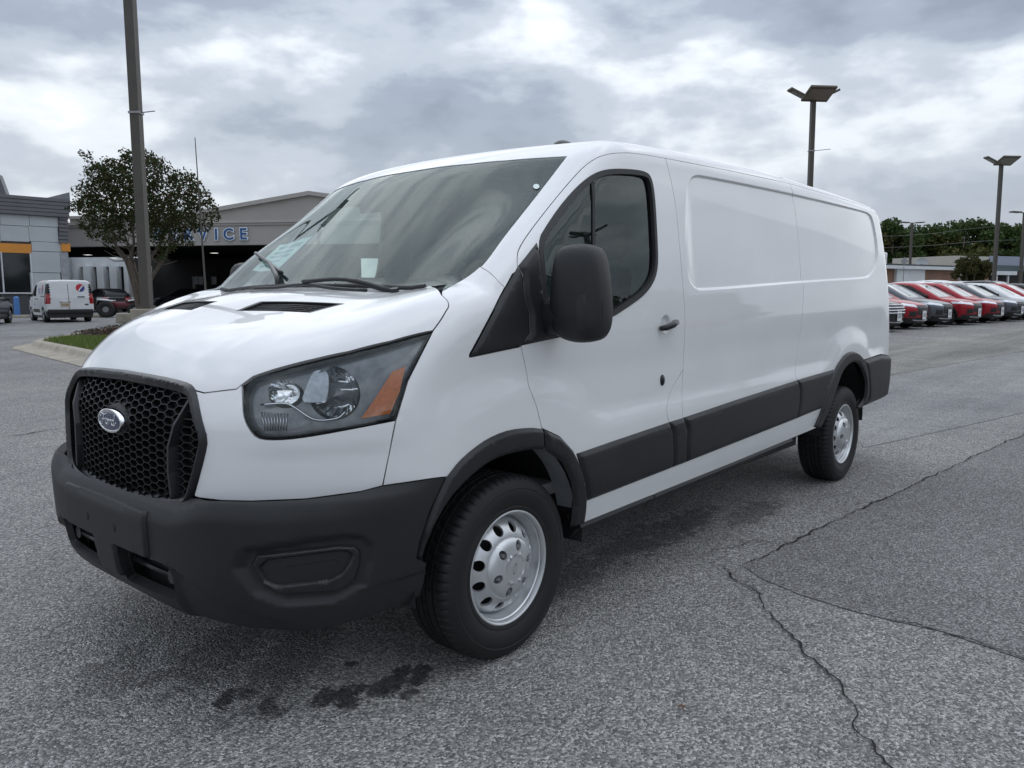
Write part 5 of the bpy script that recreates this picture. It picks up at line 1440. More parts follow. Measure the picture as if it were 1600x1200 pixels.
# raised channel letters
M_LETB = simple("letter_blue", (.012, .07, .21), .4, 0, .08, 2); M_LETW = simple("letter_white_rim", (.72, .78, .86), .5)
def text_mesh(txt, size, extrude, offset):
    cu = bpy.data.curves.new("letter", 'FONT'); cu.body = txt; cu.size = size; cu.extrude = extrude; cu.offset = offset; cu.align_x = 'CENTER'; cu.resolution_u = 3
    o = bpy.data.objects.new("tmp", cu); COL.objects.link(o); dg = bpy.context.evaluated_depsgraph_get(); me = bpy.data.meshes.new_from_object(o.evaluated_get(dg)); bpy.data.objects.remove(o); bpy.data.curves.remove(cu); return me
lz0 = B.hit(380, 374)[1]; lz1 = B.hit(380, 357)[1]; cap = lz1-lz0
def place_text(me, u, z, t, fac):
    M4 = Matrix(((fac.u[0], 0, fac.n[0], 0), (fac.u[1], 0, fac.n[1], 0), (0, 1, 0, 0), (0, 0, 0, 1))); P = fac.pt(u, z, t); M4.translation = Vector(P); return M4
seen_l = {}
for ch, px in zip("SERVICE", (248, 271.5, 295.5, 318.5, 339.3, 358.3, 381.5)):
    u = B.hit(px, 366)[0]; sz = cap/.69
    dz = (px-381.5)/134*-.0
    ms = []
    for off, ex, mat in ((.075, .06, M_LETW), (.022, .085, M_LETB)):
        me = text_mesh(ch, sz, ex, off); me.transform(place_text(me, u, lz0+dz, .10, B)); me.materials.clear(); me.materials.append(mat); ms.append(me)
    o = bpy.data.objects.new("letter", ms[0]); link(o, sb); o2 = bpy.data.objects.new("letter_face", ms[1]); link(o2, o)

# ---- low buildings beyond the car park on the right
D = Facade(1385, 84, 1545, 96)
lb = empty("low_shop_building", (0, 0, 0), 0, "long low brick shop with flat white roof edge behind the parked cars", "building")
D.ubox("wall", D.hit(1300, 425)[0], D.hit(1548, 425)[0], .2, D.hit(1450, 421)[1], -9, -.2, simple("tan_brick", (.25, .145, .10), .9, 0, .15, .8), lb)
D.box("white_bay", 1400, 419.5, 1444, 440, -.3, .1, M_WHITEC, lb, z0=.2)
D.box("roof_edge", 1300, 415.5, 1530, 420.5, -9, .5, M_WHITEC, lb)
D.box("flat_roof", 1300, 412.8, 1532, 415.4, -9, .3, simple("roof_dark", (.06, .065, .07), .8), lb)
D.box("corner_post", 1500.5, 419, 1503, 440, -.2, .45, M_WHITEC, lb, z0=.2)
D.box("brick_pier", 1512, 418, 1532, 440, -.1, .2, simple("orange_brick", (.30, .15, .07), .9, 0, .15, .8), lb, z0=.2)
E_ = Facade(1520, 100, 1700, 112)
wb = empty("white_unit_building", (0, 0, 0), 0, "white walled unit with a dark teal roof behind the right-hand lamp posts", "building")
E_.ubox("wall", E_.hit(1526, 407)[0], E_.hit(1760, 407)[0], .2, E_.hit(1570, 399)[1], -12, -3, simple("cream_wall", (.50, .47, .42), .8, 0, .06, .4), wb)
E_.box("grey_wall", 1581, 401, 1760, 415, -3, -2.9, simple("bluegrey_wall", (.30, .33, .40), .8), wb)
E_.box("window", 1545, 404, 1561, 413, -3, -2.92, simple("brown_window", (.09, .065, .03), .4), wb)
prism("teal_roof", [(E_.hit(1520, 424)[0], E_.hit(1580, 423.5)[1]), (E_.hit(1770, 424)[0], E_.hit(1580, 423.5)[1]), (E_.hit(1770, 424)[0], E_.hit(1580, 414.5)[1]), (E_.hit(1534, 424)[0], E_.hit(1580, 414.5)[1])], -2.8, -.4, simple("teal_roof", (.055, .085, .09), .6), wb, E_)
E_.box("canopy_fascia", 1529, 423.6, 1587, 429.5, -2.6, .2, M_WHITEC, wb)
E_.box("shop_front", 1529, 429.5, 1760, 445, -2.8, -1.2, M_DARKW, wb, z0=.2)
for x0 in (1540, 1557, 1575): E_.box("canopy_post", x0, 429.5, x0+1.6, 445, -.2, 0, M_WHITEC, wb, z0=.2)
# satellite dish on the roof
P = D.pt(D.hit(1467, 412)[0], D.hit(1467, 411)[1], -2)
dish = empty("satellite_dish", P, 0, "white satellite dish standing on the low shop roof", "dish")
V, Fc = lathe([(.0, .10), (.25, .08), (.5, .03), (.66, -.05), (.70, -.08), (.66, -.03), (.3, .10), (0, .13)], 22)
o = meshobj("reflector", V, Fc, M_WHITEC, dish, True); o.rotation_euler = (0, math.radians(25), math.radians(-65)); o.scale = (1, 1, 1)
cyl("mast", (0, 0, -1.0), (0, 0, 0), .05, M_STEEL, dish); 

# ================================================================== other vehicles: capsule-cast shells cut into parts
M_CARGLASS = simple("car_glass_dark", (.010, .012, .014), .06, 0, .1, 3, spec=.35)
M_CARWS = simple("car_windscreen", (.09, .13, .13), .05, 0, .15, 3, spec=1.0, coat=1.0)
M_CARTRIM = simple("car_black_trim", (.014, .014, .015), .5)
M_CARTYRE = simple("car_tyre", (.014, .014, .014), .8)
M_ALLOY = simple("alloy_grey", (.33, .34, .35), .3, .8)
M_LAMP = simple("lamp_clear", (.62, .66, .70), .12, .4, .3, 30, coat=1)
M_TAG = simple("paper_tag", (.75, .75, .75), .6, 0, .12, 30)
def carpaint(n, c, flake=.25):
    b = NB(n); v = b.coord('Object'); f = b.noise(v, 2, 3, .5)
    b.bsdf(Base_Color=b.ramp(f, [(.3, tuple(x*.93 for x in c)), (.7, tuple(min(x*1.07, 1) for x in c))]), Metallic=flake, Roughness=.38, Specular_IOR_Level=.3, Coat_Weight=.45, Coat_Roughness=.04); return b.m
P_RED = carpaint("red_car_paint", (.33, .012, .022)); P_GREY = carpaint("grey_car_paint", (.105, .118, .132), .5); P_WHITE = carpaint("white_car_paint", (.70, .71, .72), 0); P_BLACK = carpaint("black_car_paint", (.018, .02, .023)); P_DKGREY = carpaint("dark_grey_car_paint", (.05, .055, .06), .4); P_SILV = carpaint("silver_car_paint", (.38, .40, .42), .6)
def suv_F(P):
    x, y, z = P[..., 0], np.abs(P[..., 1]), P[..., 2]
    w = pchip(z, [.15, .35, .6, .85, 1.0, 1.10, 1.35, 1.60, 1.75], [.80, .88, .93, .945, .93, .90, .81, .69, .60])-.04*np.clip((.2-x)/1.1, 0, 1)**2-.05*np.clip((x-2.9)/.9, 0, 1)**2
    w = w+.018*(sstep(.62, .45, np.hypot(x, z-.34))+sstep(.62, .45, np.hypot(x-2.72, z-.34)))
    y2 = y*y
    hood = pchip(x, [-.95, -.6, -.1, .5, .9], [.80, .93, 1.03, 1.10, 1.12])-.05*y2
    ws = 1.10+.60*(x-.42+.18*y2)
    roof = pchip(x, [.8, 1.4, 2.0, 2.7, 3.2, 3.45, 3.72], [1.50, 1.655, 1.69, 1.66, 1.57, 1.40, 1.02])-.05*y2
    t = smax(hood, smin(ws, roof, .10), .04)
    e = .01; tx = (pchip(x+e, [.8, 1.4, 2.0, 2.7, 3.2, 3.45, 3.72], [1.50, 1.655, 1.69, 1.66, 1.57, 1.40, 1.02])-roof)/e
    ft = (z-t)/np.sqrt(1+np.where(x > 2.8, 1.6, np.where((x > .45) & (x < 1.4), .36, .05)))
    f = smax(y-w, ft, .13)
    ff = (pchip(z, [.2, .35, .6, .85, 1.0], [-.80, -.88, -.93, -.90, -.80])+.36*y**2.8-x)*.85
    f = smax(f, ff, .12)
    rr = (x-(pchip(z, [.25, .5, .8, 1.0], [3.60, 3.68, 3.68, 3.62])-.22*y**3))*.9
    f = smax(f, rr, .10)
    return np.maximum(f, .20-z)
def van2_F(P):
    x, y, z = P[..., 0], np.abs(P[..., 1]), P[..., 2]
    w = pchip(z, [.15, .35, .6, .9, 1.1, 1.4, 1.75, 1.9], [.82, .88, .915, .92, .91, .875, .80, .74])-.05*np.clip((.2-x)/1.1, 0, 1)**2
    y2 = y*y
    hood = pchip(x, [-.9, -.5, 0, .5], [.85, 1.0, 1.10, 1.16])-.05*y2
    ws = 1.14+.78*(x-.25+.2*y2)
    roof = pchip(x, [.8, 1.3, 2.0, 3.4, 4.0], [1.66, 1.79, 1.835, 1.83, 1.80])-.04*y2
    t = smax(hood, smin(ws, roof, .08), .03)
    f = smax(y-w, (z-t)/np.where((x > .3) & (x < 1.2), 1.27, 1.02), .12)
    ff = (pchip(z, [.2, .4, .7, .95], [-.78, -.86, -.88, -.75])+.36*y**2.8-x)*.85
    f = smax(f, ff, .12)
    rr = x-(3.93-.13*np.clip(z-1.05, 0, 1)-.06*y**4)
    f = smax(f, rr, .07)
    return np.maximum(f, .20-z)
def shell(Fn, x0, x1, zc, nu, nv, margin):
    """points of a closed body surface on a regular grid, rays fanned at the ends"""
    L0, L1 = x0+margin, x1-margin; a = math.pi/2*margin; tot = (L1-L0)+2*a
    u = np.linspace(0, tot, nu); V = []
    ox = np.where(u < a, L0, np.where(u > tot-a, L1, L0+u-a)); tl = np.where(u < a, -(math.pi/2)*(1-u/a), np.where(u > tot-a, (math.pi/2)*(1-(tot-u)/a), 0))
    tl = np.clip(tl, -1.555, 1.555)
    th = np.linspace(0, 2*math.pi, nv, endpoint=False)
    O = np.stack([np.repeat(ox, nv), np.zeros(nu*nv), np.full(nu*nv, zc)], 1)
    TL = np.repeat(tl, nv); TH = np.tile(th, nu)
    D = np.stack([np.sin(TL), np.cos(TL)*np.cos(TH), np.cos(TL)*np.sin(TH)], 1)
    P, ok = cast(lambda q: -Fn(q), O, D, .02, 2.6, 300)
    P[~ok] = O[~ok]
    Nn = grad(Fn, P, .004)
    Q = [(i*nv+k, (i+1)*nv+k, (i+1)*nv+(k+1) % nv, i*nv+(k+1) % nv) for i in range(nu-1) for k in range(nv)]
    return P, Nn, np.array(Q)
def pip(x, z, poly): return poly_sd(x, z, poly) < 0
def build_car(name, Fn, x0, x1, zc, wb, wr, classify, spec, res=(150, 96)):
    P, Nn, Q = shell(Fn, x0, x1, zc, res[0], res[1], spec.get('margin', .62))
    C_ = P[Q].mean(1); NC = Nn[Q].mean(1); cls = classify(C_, NC)
    fn_ = np.cross(P[Q[:, 1]]-P[Q[:, 0]], P[Q[:, 2]]-P[Q[:, 0]]); fl_ = (fn_*NC).sum(1) < 0; Q[fl_] = Q[fl_][:, ::-1]
    arch = ((np.hypot(C_[:, 0], C_[:, 2]-wr) < wr*1.13) | (np.hypot(C_[:, 0]-wb, C_[:, 2]-wr) < wr*1.13)) & (np.abs(C_[:, 1]) > .62)
    cls[arch] = -1; cls[C_[:, 2] < .215] = -1
    root = empty(name, (0, 0, 0)); made = {}
    for cid, (pname, mat, off) in spec['parts'].items():
        idx = np.where(cls == cid)[0]
        if not len(idx): continue
        groups = [idx]
        if pname in ('headlight', 'side_window', 'tail_light', 'door_handle'): groups = [g for g in (idx[C_[idx, 1] < 0], idx[C_[idx, 1] >= 0]) if len(g)]
        for g in groups:
            f = Q[g]; vid, inv = np.unique(f, return_inverse=True); VV = P[vid]+Nn[vid]*off
            o = put_mesh(pname, (VV, [list(map(int, r)) for r in inv.reshape(-1, 4)], Nn[vid], [0]*len(g)), [mat], root); made.setdefault(pname, o)
    sh = P*1.0; 
    # dark inner liner keeps the arches and gaps dark
    box("underbody", ((x0+x1)/2, 0, .42), (x1-x0-.7, 1.30, .36), M_CARTRIM, root)
    wv, wf = lathe([(.0, -.105), (.05, -.11), (.10, -.085), (wr*.60, -.075), (wr*.665, -.10), (wr*.69, -.105)], 30)
    tv, tf_ = lathe([(wr*.67, -.10), (wr*.72, -.112), (wr*.88, -.115), (wr*.97, -.10), (wr, -.075), (wr, .075), (wr*.97, .10), (wr*.7, .11)], 40)
    sv = []
    for k in range(5):
        a0_ = 2*math.pi*k/5
    first = None
    for cx_ in (0, wb):
        for sy in (1, -1):
            if first is None:
                t = meshobj("wheel", tv, tf_, M_CARTYRE, root, True); sharp(t, 40)
                r = meshobj("rim", wv, wf, M_CARTRIM, t, True)
                bm = bmesh.new()
                for k in range(spec.get('spokes', 5)):
                    a = 2*math.pi*k/spec.get('spokes', 5)
                    for da in (-.13, .13): bm_cyl(bm, (.05*math.cos(a), -.108, .05*math.sin(a)), (wr*.64*math.cos(a+da), -.100, wr*.64*math.sin(a+da)), .018, .016, 6)
                bm_cyl(bm, (0, -.115, 0), (0, -.06, 0), .06, None, 12)
                rr_ = [(wr*.60, -.09), (wr*.655, -.112), (wr*.69, -.112), (wr*.70, -.09)]; lv, lf_ = lathe(rr_, 30); vs = [bm.verts.new(v) for v in lv]
                for f in lf_: bm.faces.new([vs[i] for i in f])
                bmobj("spokes", bm, M_ALLOY, t, True); first = t
            else: t = copy_tree(first, root)
            t.location = (cx_, .80*-sy, wr); t.rotation_euler = (0, 0, 0 if sy > 0 else math.pi)
    for sy in (1, -1):
        mx, my, mz = spec['mirror']; bm = bmesh.new(); bm_box(bm, (mx, my*sy, mz), (.11, .20, .13), None, .035); bm_box(bm, (mx+.02, (my-.13)*sy, mz-.05), (.07, .14, .04)); o = bmobj("door_mirror", bm, spec.get('mirmat', M_CARTRIM), root, True); sharp(o, 40)
    return root
SW = np.array([(.62, 1.10), (1.42, 1.545), (1.75, 1.60), (2.35, 1.585), (2.95, 1.48), (3.22, 1.30), (3.02, 1.13), (1.6, 1.075)])
def suv_cls(C_, NC, grille='dark'):
    x, y, z = C_.T; ay = np.abs(y); c = np.zeros(len(C_), int)
    side = (np.abs(NC[:, 1]) > .55) & pip(x, z, SW); c[side] = 1
    c[side & ((np.abs(x-1.62) < .035) | (np.abs(x-2.62) < .035))] = 5
    wsr = (x > .40) & (x < 1.45) & (z > 1.10+.0*x) & (NC[:, 2] > .5) & (NC[:, 0] < -.30) & (ay < .50+.22*(1.5-z)/.4) & (z < 1.60); c[wsr] = 2
    c[(x > 3.2) & (z > 1.12) & (z < 1.50) & (ay < .56) & (NC[:, 0] > .3)] = 3
    clad = (z < .33) | (np.hypot(x, z-.35) < .47) | (np.hypot(x-2.72, z-.35) < .47); c[clad & (z < .85)] = 5
    c[(x < -.25) & (z < .42) & (ay < .86)] = 5
    c[(x < -.4) & (z > .50) & (z < .84) & (ay < .47)] = 4
    c[(x < -.2) & (x > -.86) & (ay > .44) & (ay < .94) & (z > .775+.10*(ay-.44)) & (z < .865+.13*(ay-.44)) & (NC[:, 0] < .2)] = 6
    c[(x < -.3) & (ay > .50) & (ay < .80) & (z > .46) & (z < .64)] = 5
    c[(x > 3.25) & (ay > .50) & (z > .92) & (z < 1.06)] = 7
    c[(x > 3.4) & (z < .55)] = 5
    return c
PARTS = {0: ("body", P_RED, 0), 1: ("side_window", M_CARGLASS, -.004), 2: ("windshield", M_CARWS, -.003), 3: ("rear_window", M_CARGLASS, -.003), 4: ("grille", M_CARTRIM, -.012), 5: ("cladding", M_CARTRIM, .002), 6: ("headlight", M_LAMP, .001), 7: ("tail_light", simple("car_tail_red", (.30, .01, .012), .12, coat=1), .002)}
suv = build_car("parked_suv", suv_F, -.93, 3.68, .72, 2.72, .355, suv_cls, dict(parts=PARTS, mirror=(.72, 1.01, 1.12)), res=(230, 150))
# dealer tag, skid strip and chrome line on the nose
def sfront(yz): 
    yz = np.array(yz, float); return cast(suv_F, np.c_[np.full(len(yz), -1.6), yz], np.tile([1., 0, 0], (len(yz), 1)), 0, 2, 200)[0]
q = sfront([(0, .50)])[0]
box("dealer_tag", (q[0]-.02, 0, .50), (.012, .31, .30), M_TAG, suv); box("tag_print", (q[0]-.0275, 0, .50), (.002, .20, .14), simple("tag_text", (.35, .36, .38), .6, 0, .5, 60), suv)
tube("skid_strip", spline(sfront([(-.62, .33), (-.4, .31), (0, .30), (.4, .31), (.62, .33)])-np.array([.015, 0, 0]), 4), .022, M_ALLOY, suv, 6)
for z in (.58, .66, .74):
    tube("grille_bar", spline(sfront([(-.42, z), (0, z), (.42, z)]), 4), .010, M_CARTRIM, suv, 5)
ROWG = "new cars parked in the front row on the right"
def paint(root, mat):
    for c in root.children:
        if c.name.split('.')[0] == 'body':
            c.material_slots[0].link = 'OBJECT'; c.material_slots[0].material = mat
def put_car(src, loc, rz, mat, label, group, cat="car", scale=1.0, first=False):
    o = src if first else copy_tree(src)
    o.location = loc; o.rotation_euler = (0, 0, rz); o.scale = (scale,)*3
    paint(o, mat); return tag(o, label, cat, group)
noses = [((1413, 517), P_BLACK), ((1455, 514), P_RED), ((1500, 511), P_GREY), ((1534, 507.5), P_RED), ((1568, 505), P_RED), ((1596, 502.5), P_GREY)]
TH = math.radians(83)
pn = [on_ground(*n) for n, _ in noses]
b0_ = pn[0]; 
rowdir = (pn[4]-pn[0]); rowdir.z = 0; gap = rowdir.length/4; rowdir.normalize()
gap = 2.48
labs = ["black SUV with a chrome barred grille, first of the front row beside the van's rear", "red SUV between the black SUV and the grey one, second in the front row", "grey SUV parked between two red ones, third in the front row", "red SUV just right of the nearer grey SUV, fourth in the front row", "red SUV fifth in the front row, just left of the farther grey SUV", "grey SUV next to the white car at the right edge of the photo", "white SUV with its nose cut by the right edge of the photo", "red SUV behind the white one at the right edge", "dark grey SUV last in the front row at the right edge"]
cols = [P_BLACK, P_RED, P_GREY, P_RED, P_RED, P_GREY, P_WHITE, P_RED, P_DKGREY]
fwdl = Vector((-math.cos(TH), -math.sin(TH), 0))       # where the nose points
ROW0 = Vector((25.9, 4.75, 0))
for i in range(9):
    npos = ROW0+rowdir*(gap*i)+fwdl*(.25 if i == 0 else rnd.uniform(-.12, .12))
    loc = npos-fwdl*.93; loc.z = gz(loc.x, loc.y)
    o = put_car(suv, loc, TH, cols[i], labs[i], ROWG, first=(i == 0), scale=1.0)
    if i == 0:
        hold = o
# the first one carries a bigger chrome-barred grille
for z in (.60, .685, .77, .855):
    tube("chrome_bar", spline(sfront([(-.60, z), (-.3, z+.0), (0, z), (.3, z), (.60, z)])-np.array([.022, 0, 0]), 4), .021, M_CHROME, hold, 6)
panel("grille_panel", hold, suv_F, sfront([(-.62, .54), (.62, .54), (.66, .88), (-.66, .88)]), (1, 0, 0), .1, M_CARTRIM, offset=.012, lip=.02, flange=0)
hold.scale = (1.05,)*3
# second row, mostly roofs over the first
back = [(1396, 37.5, P_RED, 1.19, 1.45, "tall red SUV behind the front row, its long roof just right of the van's tail"), (1490, 43.5, P_WHITE, 1.10, 1.35, "white SUV roof showing behind the third and fourth cars of the front row"), (1532, 46, P_WHITE, 1.12, 1.3, "white SUV in the second row just left of the tall lamp post"), (1566, 49, P_WHITE, 1.13, 1.3, "white SUV in the second row just right of the tall lamp post"),
        (1512, 60, P_WHITE, 1.25, 1.4, "white car far back under the round tree"), (1600, 47, P_DKGREY, 1.14, 1.3, "dark grey wagon roof at the right edge behind the white car"), (1470, 66, P_SILV, 1.2, .9, "pale silver car roof below the brick shop wall")]
for px, s, m, sc, th, lab in back:
    p_ = ground_at(px, s); put_car(suv, p_, th, m, lab, "cars in the rows further back", scale=sc)
# pickup with ladder rack shapes behind the van's tail
bm = bmesh.new(); pk_ = empty("pickup_truck", ground_at(1392, 62), 1.2, "dark pickup truck with pale boxes on its bed, far off beside the van's tail", "truck")
sec = [(-2.9, .45), (-2.9, 1.05), (-1.5, 1.2), (-.9, 1.85), (.7, 1.9), (.85, 1.2), (2.7, 1.2), (2.7, .45)]
V = [(x, y*(.98 if z < 1.3 else .82), z) for y in (-1, 1) for x, z in sec]; n = len(sec); meshobj("body", V, [list(range(n))[::-1], [n+i for i in range(n)]]+[(i, (i+1) % n, n+(i+1) % n, n+i) for i in range(n)], P_BLACK, pk_)
for sy in (1, -1): meshobj("side_window", [(-1.25, .90*sy, 1.3), (.62, .90*sy, 1.3), (.55, .845*sy, 1.78), (-.82, .845*sy, 1.74)], [(0, 1, 2, 3)], M_CARGLASS, pk_)
for x in (-1.9, 1.7):
    for sy in (1, -1): cyl("wheel", (x, .70*sy, .40), (x, 1.0*sy, .40), .40, M_CARTYRE, pk_, n=20)
box("load_box", (1.4, .1, 1.55), (1.5, 1.2, .6), M_WHITEC, pk_); box("load_box", (2.4, -.3, 1.45), (.6, .8, .45), M_PANELW, pk_)

# ---- small white works van on the left, seen from behind
W2 = np.array([(.52, 1.16), (1.05, 1.60), (1.55, 1.66), (1.60, 1.13)])
def van2_cls(C_, NC):
    x, y, z = C_.T; ay = np.abs(y); c = np.zeros(len(C_), int)
    c[(np.abs(NC[:, 1]) > .5) & pip(x, z, W2)] = 1
    c[(np.abs(NC[:, 1]) > .5) & pip(x, z, W2) & (np.abs(x-.93) < .025)] = 0
    c[(x > .3) & (x < 1.15) & (z > 1.18) & (z < 1.66) & (NC[:, 0] < -.3) & (NC[:, 2] > .4) & (ay < .70)] = 2
    c[(z < .30)] = 5; c[(z < .50) & (x > 3.55)] = 5; c[(x < -.3) & (z < .5)] = 5
    c[(np.abs(NC[:, 1]) > .5) & (z > .42) & (z < .56) & (x > .62) & (x < 2.28)] = 5
    c[(x < -.2) & (ay > .5) & (z > .72) & (z < .95)] = 6
    c[(x > 3.62) & (ay > .745) & (z > .80) & (z < 1.22)] = 7
    c[(x > 3.62) & (ay > .745) & (z >= 1.22) & (z < 1.66)] = 1
    seam = (x > 3.5) & (np.abs(y+.06) < .010) & (z > .5) & (z < 1.72); c[seam] = 8
    return c
PV = dict(PARTS); PV[0] = ("body", P_WHITE, 0); PV[8] = ("door_gap", M_GAP, .0005)
cv = build_car("works_van", van2_F, -.88, 3.93, .85, 3.06, .325, van2_cls, dict(parts=PV, mirror=(.62, 1.02, 1.18), margin=.55, spokes=7), res=(240, 210))
tag(cv, "small white works van with red and blue round emblems, seen from behind", "van")
rl = on_ground(72, 503.6); fl = on_ground(37, 498.2); vd = fl-rl; ang = math.atan2(vd.y, vd.x)      # rear-left -> front-left wheel
rzv = ang+math.pi                                     # local front is -x
cv.rotation_euler = (0, 0, rzv)
loc_rl = Vector((3.06, .80, 0))                       # van's own left is -y when the nose is -x ... checked below
Rm = Matrix.Rotation(rzv, 3, 'Z')
cand_ = [rl-Rm @ Vector((3.06, s*.86, 0)) for s in (1, -1)]
# the visible left flank is the one nearer the left of the picture
lat = lambda v: (v.x-CAM[0])*R2[0]+(v.y-CAM[1])*R2[1]
sv_ = max((1, -1), key=lambda s: lat(rl-Rm @ Vector((3.06, s*.86, 0))+Rm @ Vector((1.5, 0, 0))))
L0 = rl-Rm @ Vector((3.06, sv_*.86, 0)); L0.z = gz(rl.x, rl.y); cv.location = L0
SCV = 1.10; cv.scale = (SCV,)*3
def rearcast(yz):
    yz = np.array(yz, float); return cast(van2_F, np.c_[np.full(len(yz), 4.6), yz], np.tile([-1., 0, 0], (len(yz), 1)), 0, 2, 200)[0]
def sidecast2(xz, sy):
    xz = np.array(xz, float); q = cast(van2_F, np.c_[xz[:, 0], np.full(len(xz), 1.5), xz[:, 1]], np.tile([0, -1., 0], (len(xz), 1)), 0, 2, 200)[0]; q[:, 1] *= sy; return q
M_LRED = simple("emblem_red", (.52, .03, .05), .4); M_LBLUE = simple("emblem_blue", (.04, .05, .22), .4); M_LPURP = simple("print_purple", (.16, .13, .36), .5)
def emblem(castf, cu, cz, r, nrm, par):
    """round swirl emblem: red top, white swoosh, blue bottom"""
    def disc(name, pts, mat, off, p_=None):
        ca, sa = math.cos(-.6*rs), math.sin(-.6*rs)
        q = castf([(cu+(a*ca-b*sa)*r, cz+(a*sa+b*ca)*r) for a, b in pts])+np.array(nrm)*off; return meshobj(name, q, [list(range(len(q)))], mat, p_ or par)
    cir = [(math.cos(t), math.sin(t)) for t in np.linspace(0, 2*math.pi, 28, endpoint=False)]
    b_ = disc("emblem", cir, M_LBLUE, .006)
    disc("emblem_top", [(math.cos(t), math.sin(t)) for t in np.linspace(.05*math.pi, 1.12*math.pi, 16)]+[(-.4, -.02), (.1, .16), (.6, .30)], M_LRED, .009, b_)
    disc("emblem_swoosh", [(-.97, -.38), (-.5, -.12), (0, .04), (.5, .20), (.98, .18), (.80, -.02), (.3, -.16), (-.2, -.28), (-.7, -.55)], M_TAG, .011, b_)
sl_ = -sv_ if False else sv_
rs = 1 if sv_ > 0 else -1
emblem(lambda q: rearcast(q), -.42*rs, 1.48, .17, (1, 0, 0), cv)
emblem(lambda q: sidecast2(q, rs), 3.02, 1.42, .19, (0, rs, 0), cv)
for k, (a, b) in enumerate(((2.02, 2.62), (2.06, 2.56), (2.30, 2.60))):
    q = sidecast2([(a, 1.46-.09*k), (b, 1.46-.09*k), (b, 1.415-.09*k), (a, 1.415-.09*k)], rs)+np.array([0, rs*.006, 0]); meshobj("side_print", q, [(0, 1, 2, 3)], M_LPURP, cv)
q = sidecast2([(1.0, .80), (1.35, .80), (1.35, .75), (1.0, .75)], rs)+np.array([0, rs*.006, 0]); meshobj("door_print", q, [(0, 1, 2, 3)], simple("print_teal", (.10, .22, .25), .5), cv)
for x in (1.50, 1.95): 
    q = sidecast2([(x, 1.02)], rs)[0]; box("door_handle", (q[0], q[1]+rs*.015, q[2]), (.16, .03, .035), M_CARTRIM, cv)
q = sidecast2([(2.75, 1.13), (3.55, 1.13), (3.55, 1.10), (2.75, 1.10)], rs)+np.array([0, rs*.004, 0]); meshobj("door_track", q, [(0, 1, 2, 3)], M_GAP, cv)
q = rearcast([(.20*rs, .76)])[0]; pl_ = box("number_plate", (q[0]+.012, q[1], .76), (.015, .36, .18), simple("plate_sand", (.50, .44, .33), .5, 0, .2, 20), cv); box("plate_text", (q[0]+.021, q[1], .755), (.002, .27, .06), simple("plate_text_brown", (.30, .20, .15), .5, 0, .5, 60), pl_)
q = rearcast([(-.42*rs, 1.10)])[0]; box("rear_handle", (q[0]+.012, q[1], q[2]), (.03, .27, .035), M_CARTRIM, cv)
q = rearcast([(-.62*rs, .77)])[0]; box("rear_badge", (q[0]+.008, q[1], q[2]), (.012, .14, .05), M_CARTRIM, cv)
q = rearcast([(.20*rs, .90)])[0]; box("plate_lamp_bar", (q[0]+.015, q[1], q[2]), (.03, .42, .03), P_WHITE, cv)
for yy_ in (.36, .04): box("plate_lamp", (q[0]+.025, yy_*rs, q[2]-.012), (.02, .09, .02), M_CARTRIM, cv)
q = [rearcast([(y, z)])[0]+np.array([.003, 0, 0]) for y, z in ((-.72, 1.60), (.72, 1.60), (.72, 1.585), (-.72, 1.585))]
meshobj("rear_crease", q, [(0, 1, 2, 3)], M_INNER, cv); q = [rearcast([(y, z)])[0]+np.array([.004, 0, 0]) for y, z in ((-.72, .985), (.72, .985), (.72, .965), (-.72, .965))]; meshobj("rear_crease", q, [(0, 1, 2, 3)], M_INNER, cv)
bm = bmesh.new(); bm_box(bm, (3.86, 0, .47), (.22, 1.76, .20), None, .05); bmobj("rear_bumper", bm, M_PLAST, cv, True)

# ---- dark SUV cut by the left edge, and vehicles in the shade
o = put_car(suv, (0, 0, 0), 0, P_DKGREY, "dark SUV with a red tail lamp cut off by the left edge of the photo", "dark vehicles outside the service building", first=False)
tail = ground_at(-32, 33.5); th_ = math.atan2(-F2[1], -F2[0])-math.radians(8)   # nose away from the camera
th_ = math.atan2(F2[1], F2[0])+math.pi+math.radians(20)
Rs = Matrix.Rotation(th_, 3, 'Z'); loc = tail-Rs @ Vector((3.62, -.62, 0)); loc2 = tail-Rs @ Vector((3.62, .62, 0)); loc = min((loc, loc2), key=lat); loc.z = gz(loc.x, loc.y); o.location = loc; o.rotation_euler = (0, 0, th_)
for px, s, th, m, lab in ((152, 58, th_+.5, P_BLACK, "black SUV in the shade just right of the small white works van"), (262, 66, th_+1.2, P_BLACK, "black car deep under the drive-through roof right of the lamp post")):
    put_car(suv, ground_at(px, s), th, m, lab, "dark vehicles outside the service building")
# cars across the lane behind the photographer, seen only as reflections in the van's flank
for i, (x, y, m) in enumerate(((4.5, -13.5, P_DKGREY), (10.5, -13.8, P_BLACK), (16.5, -13.4, P_SILV), (22.5, -14.0, P_RED))):
    put_car(suv, Vector((x, y, 0)), .06*i, m, ["dark grey", "black", "silver", "red"][i]+" SUV parked across the lane behind the photographer", "cars across the lane behind the photographer")
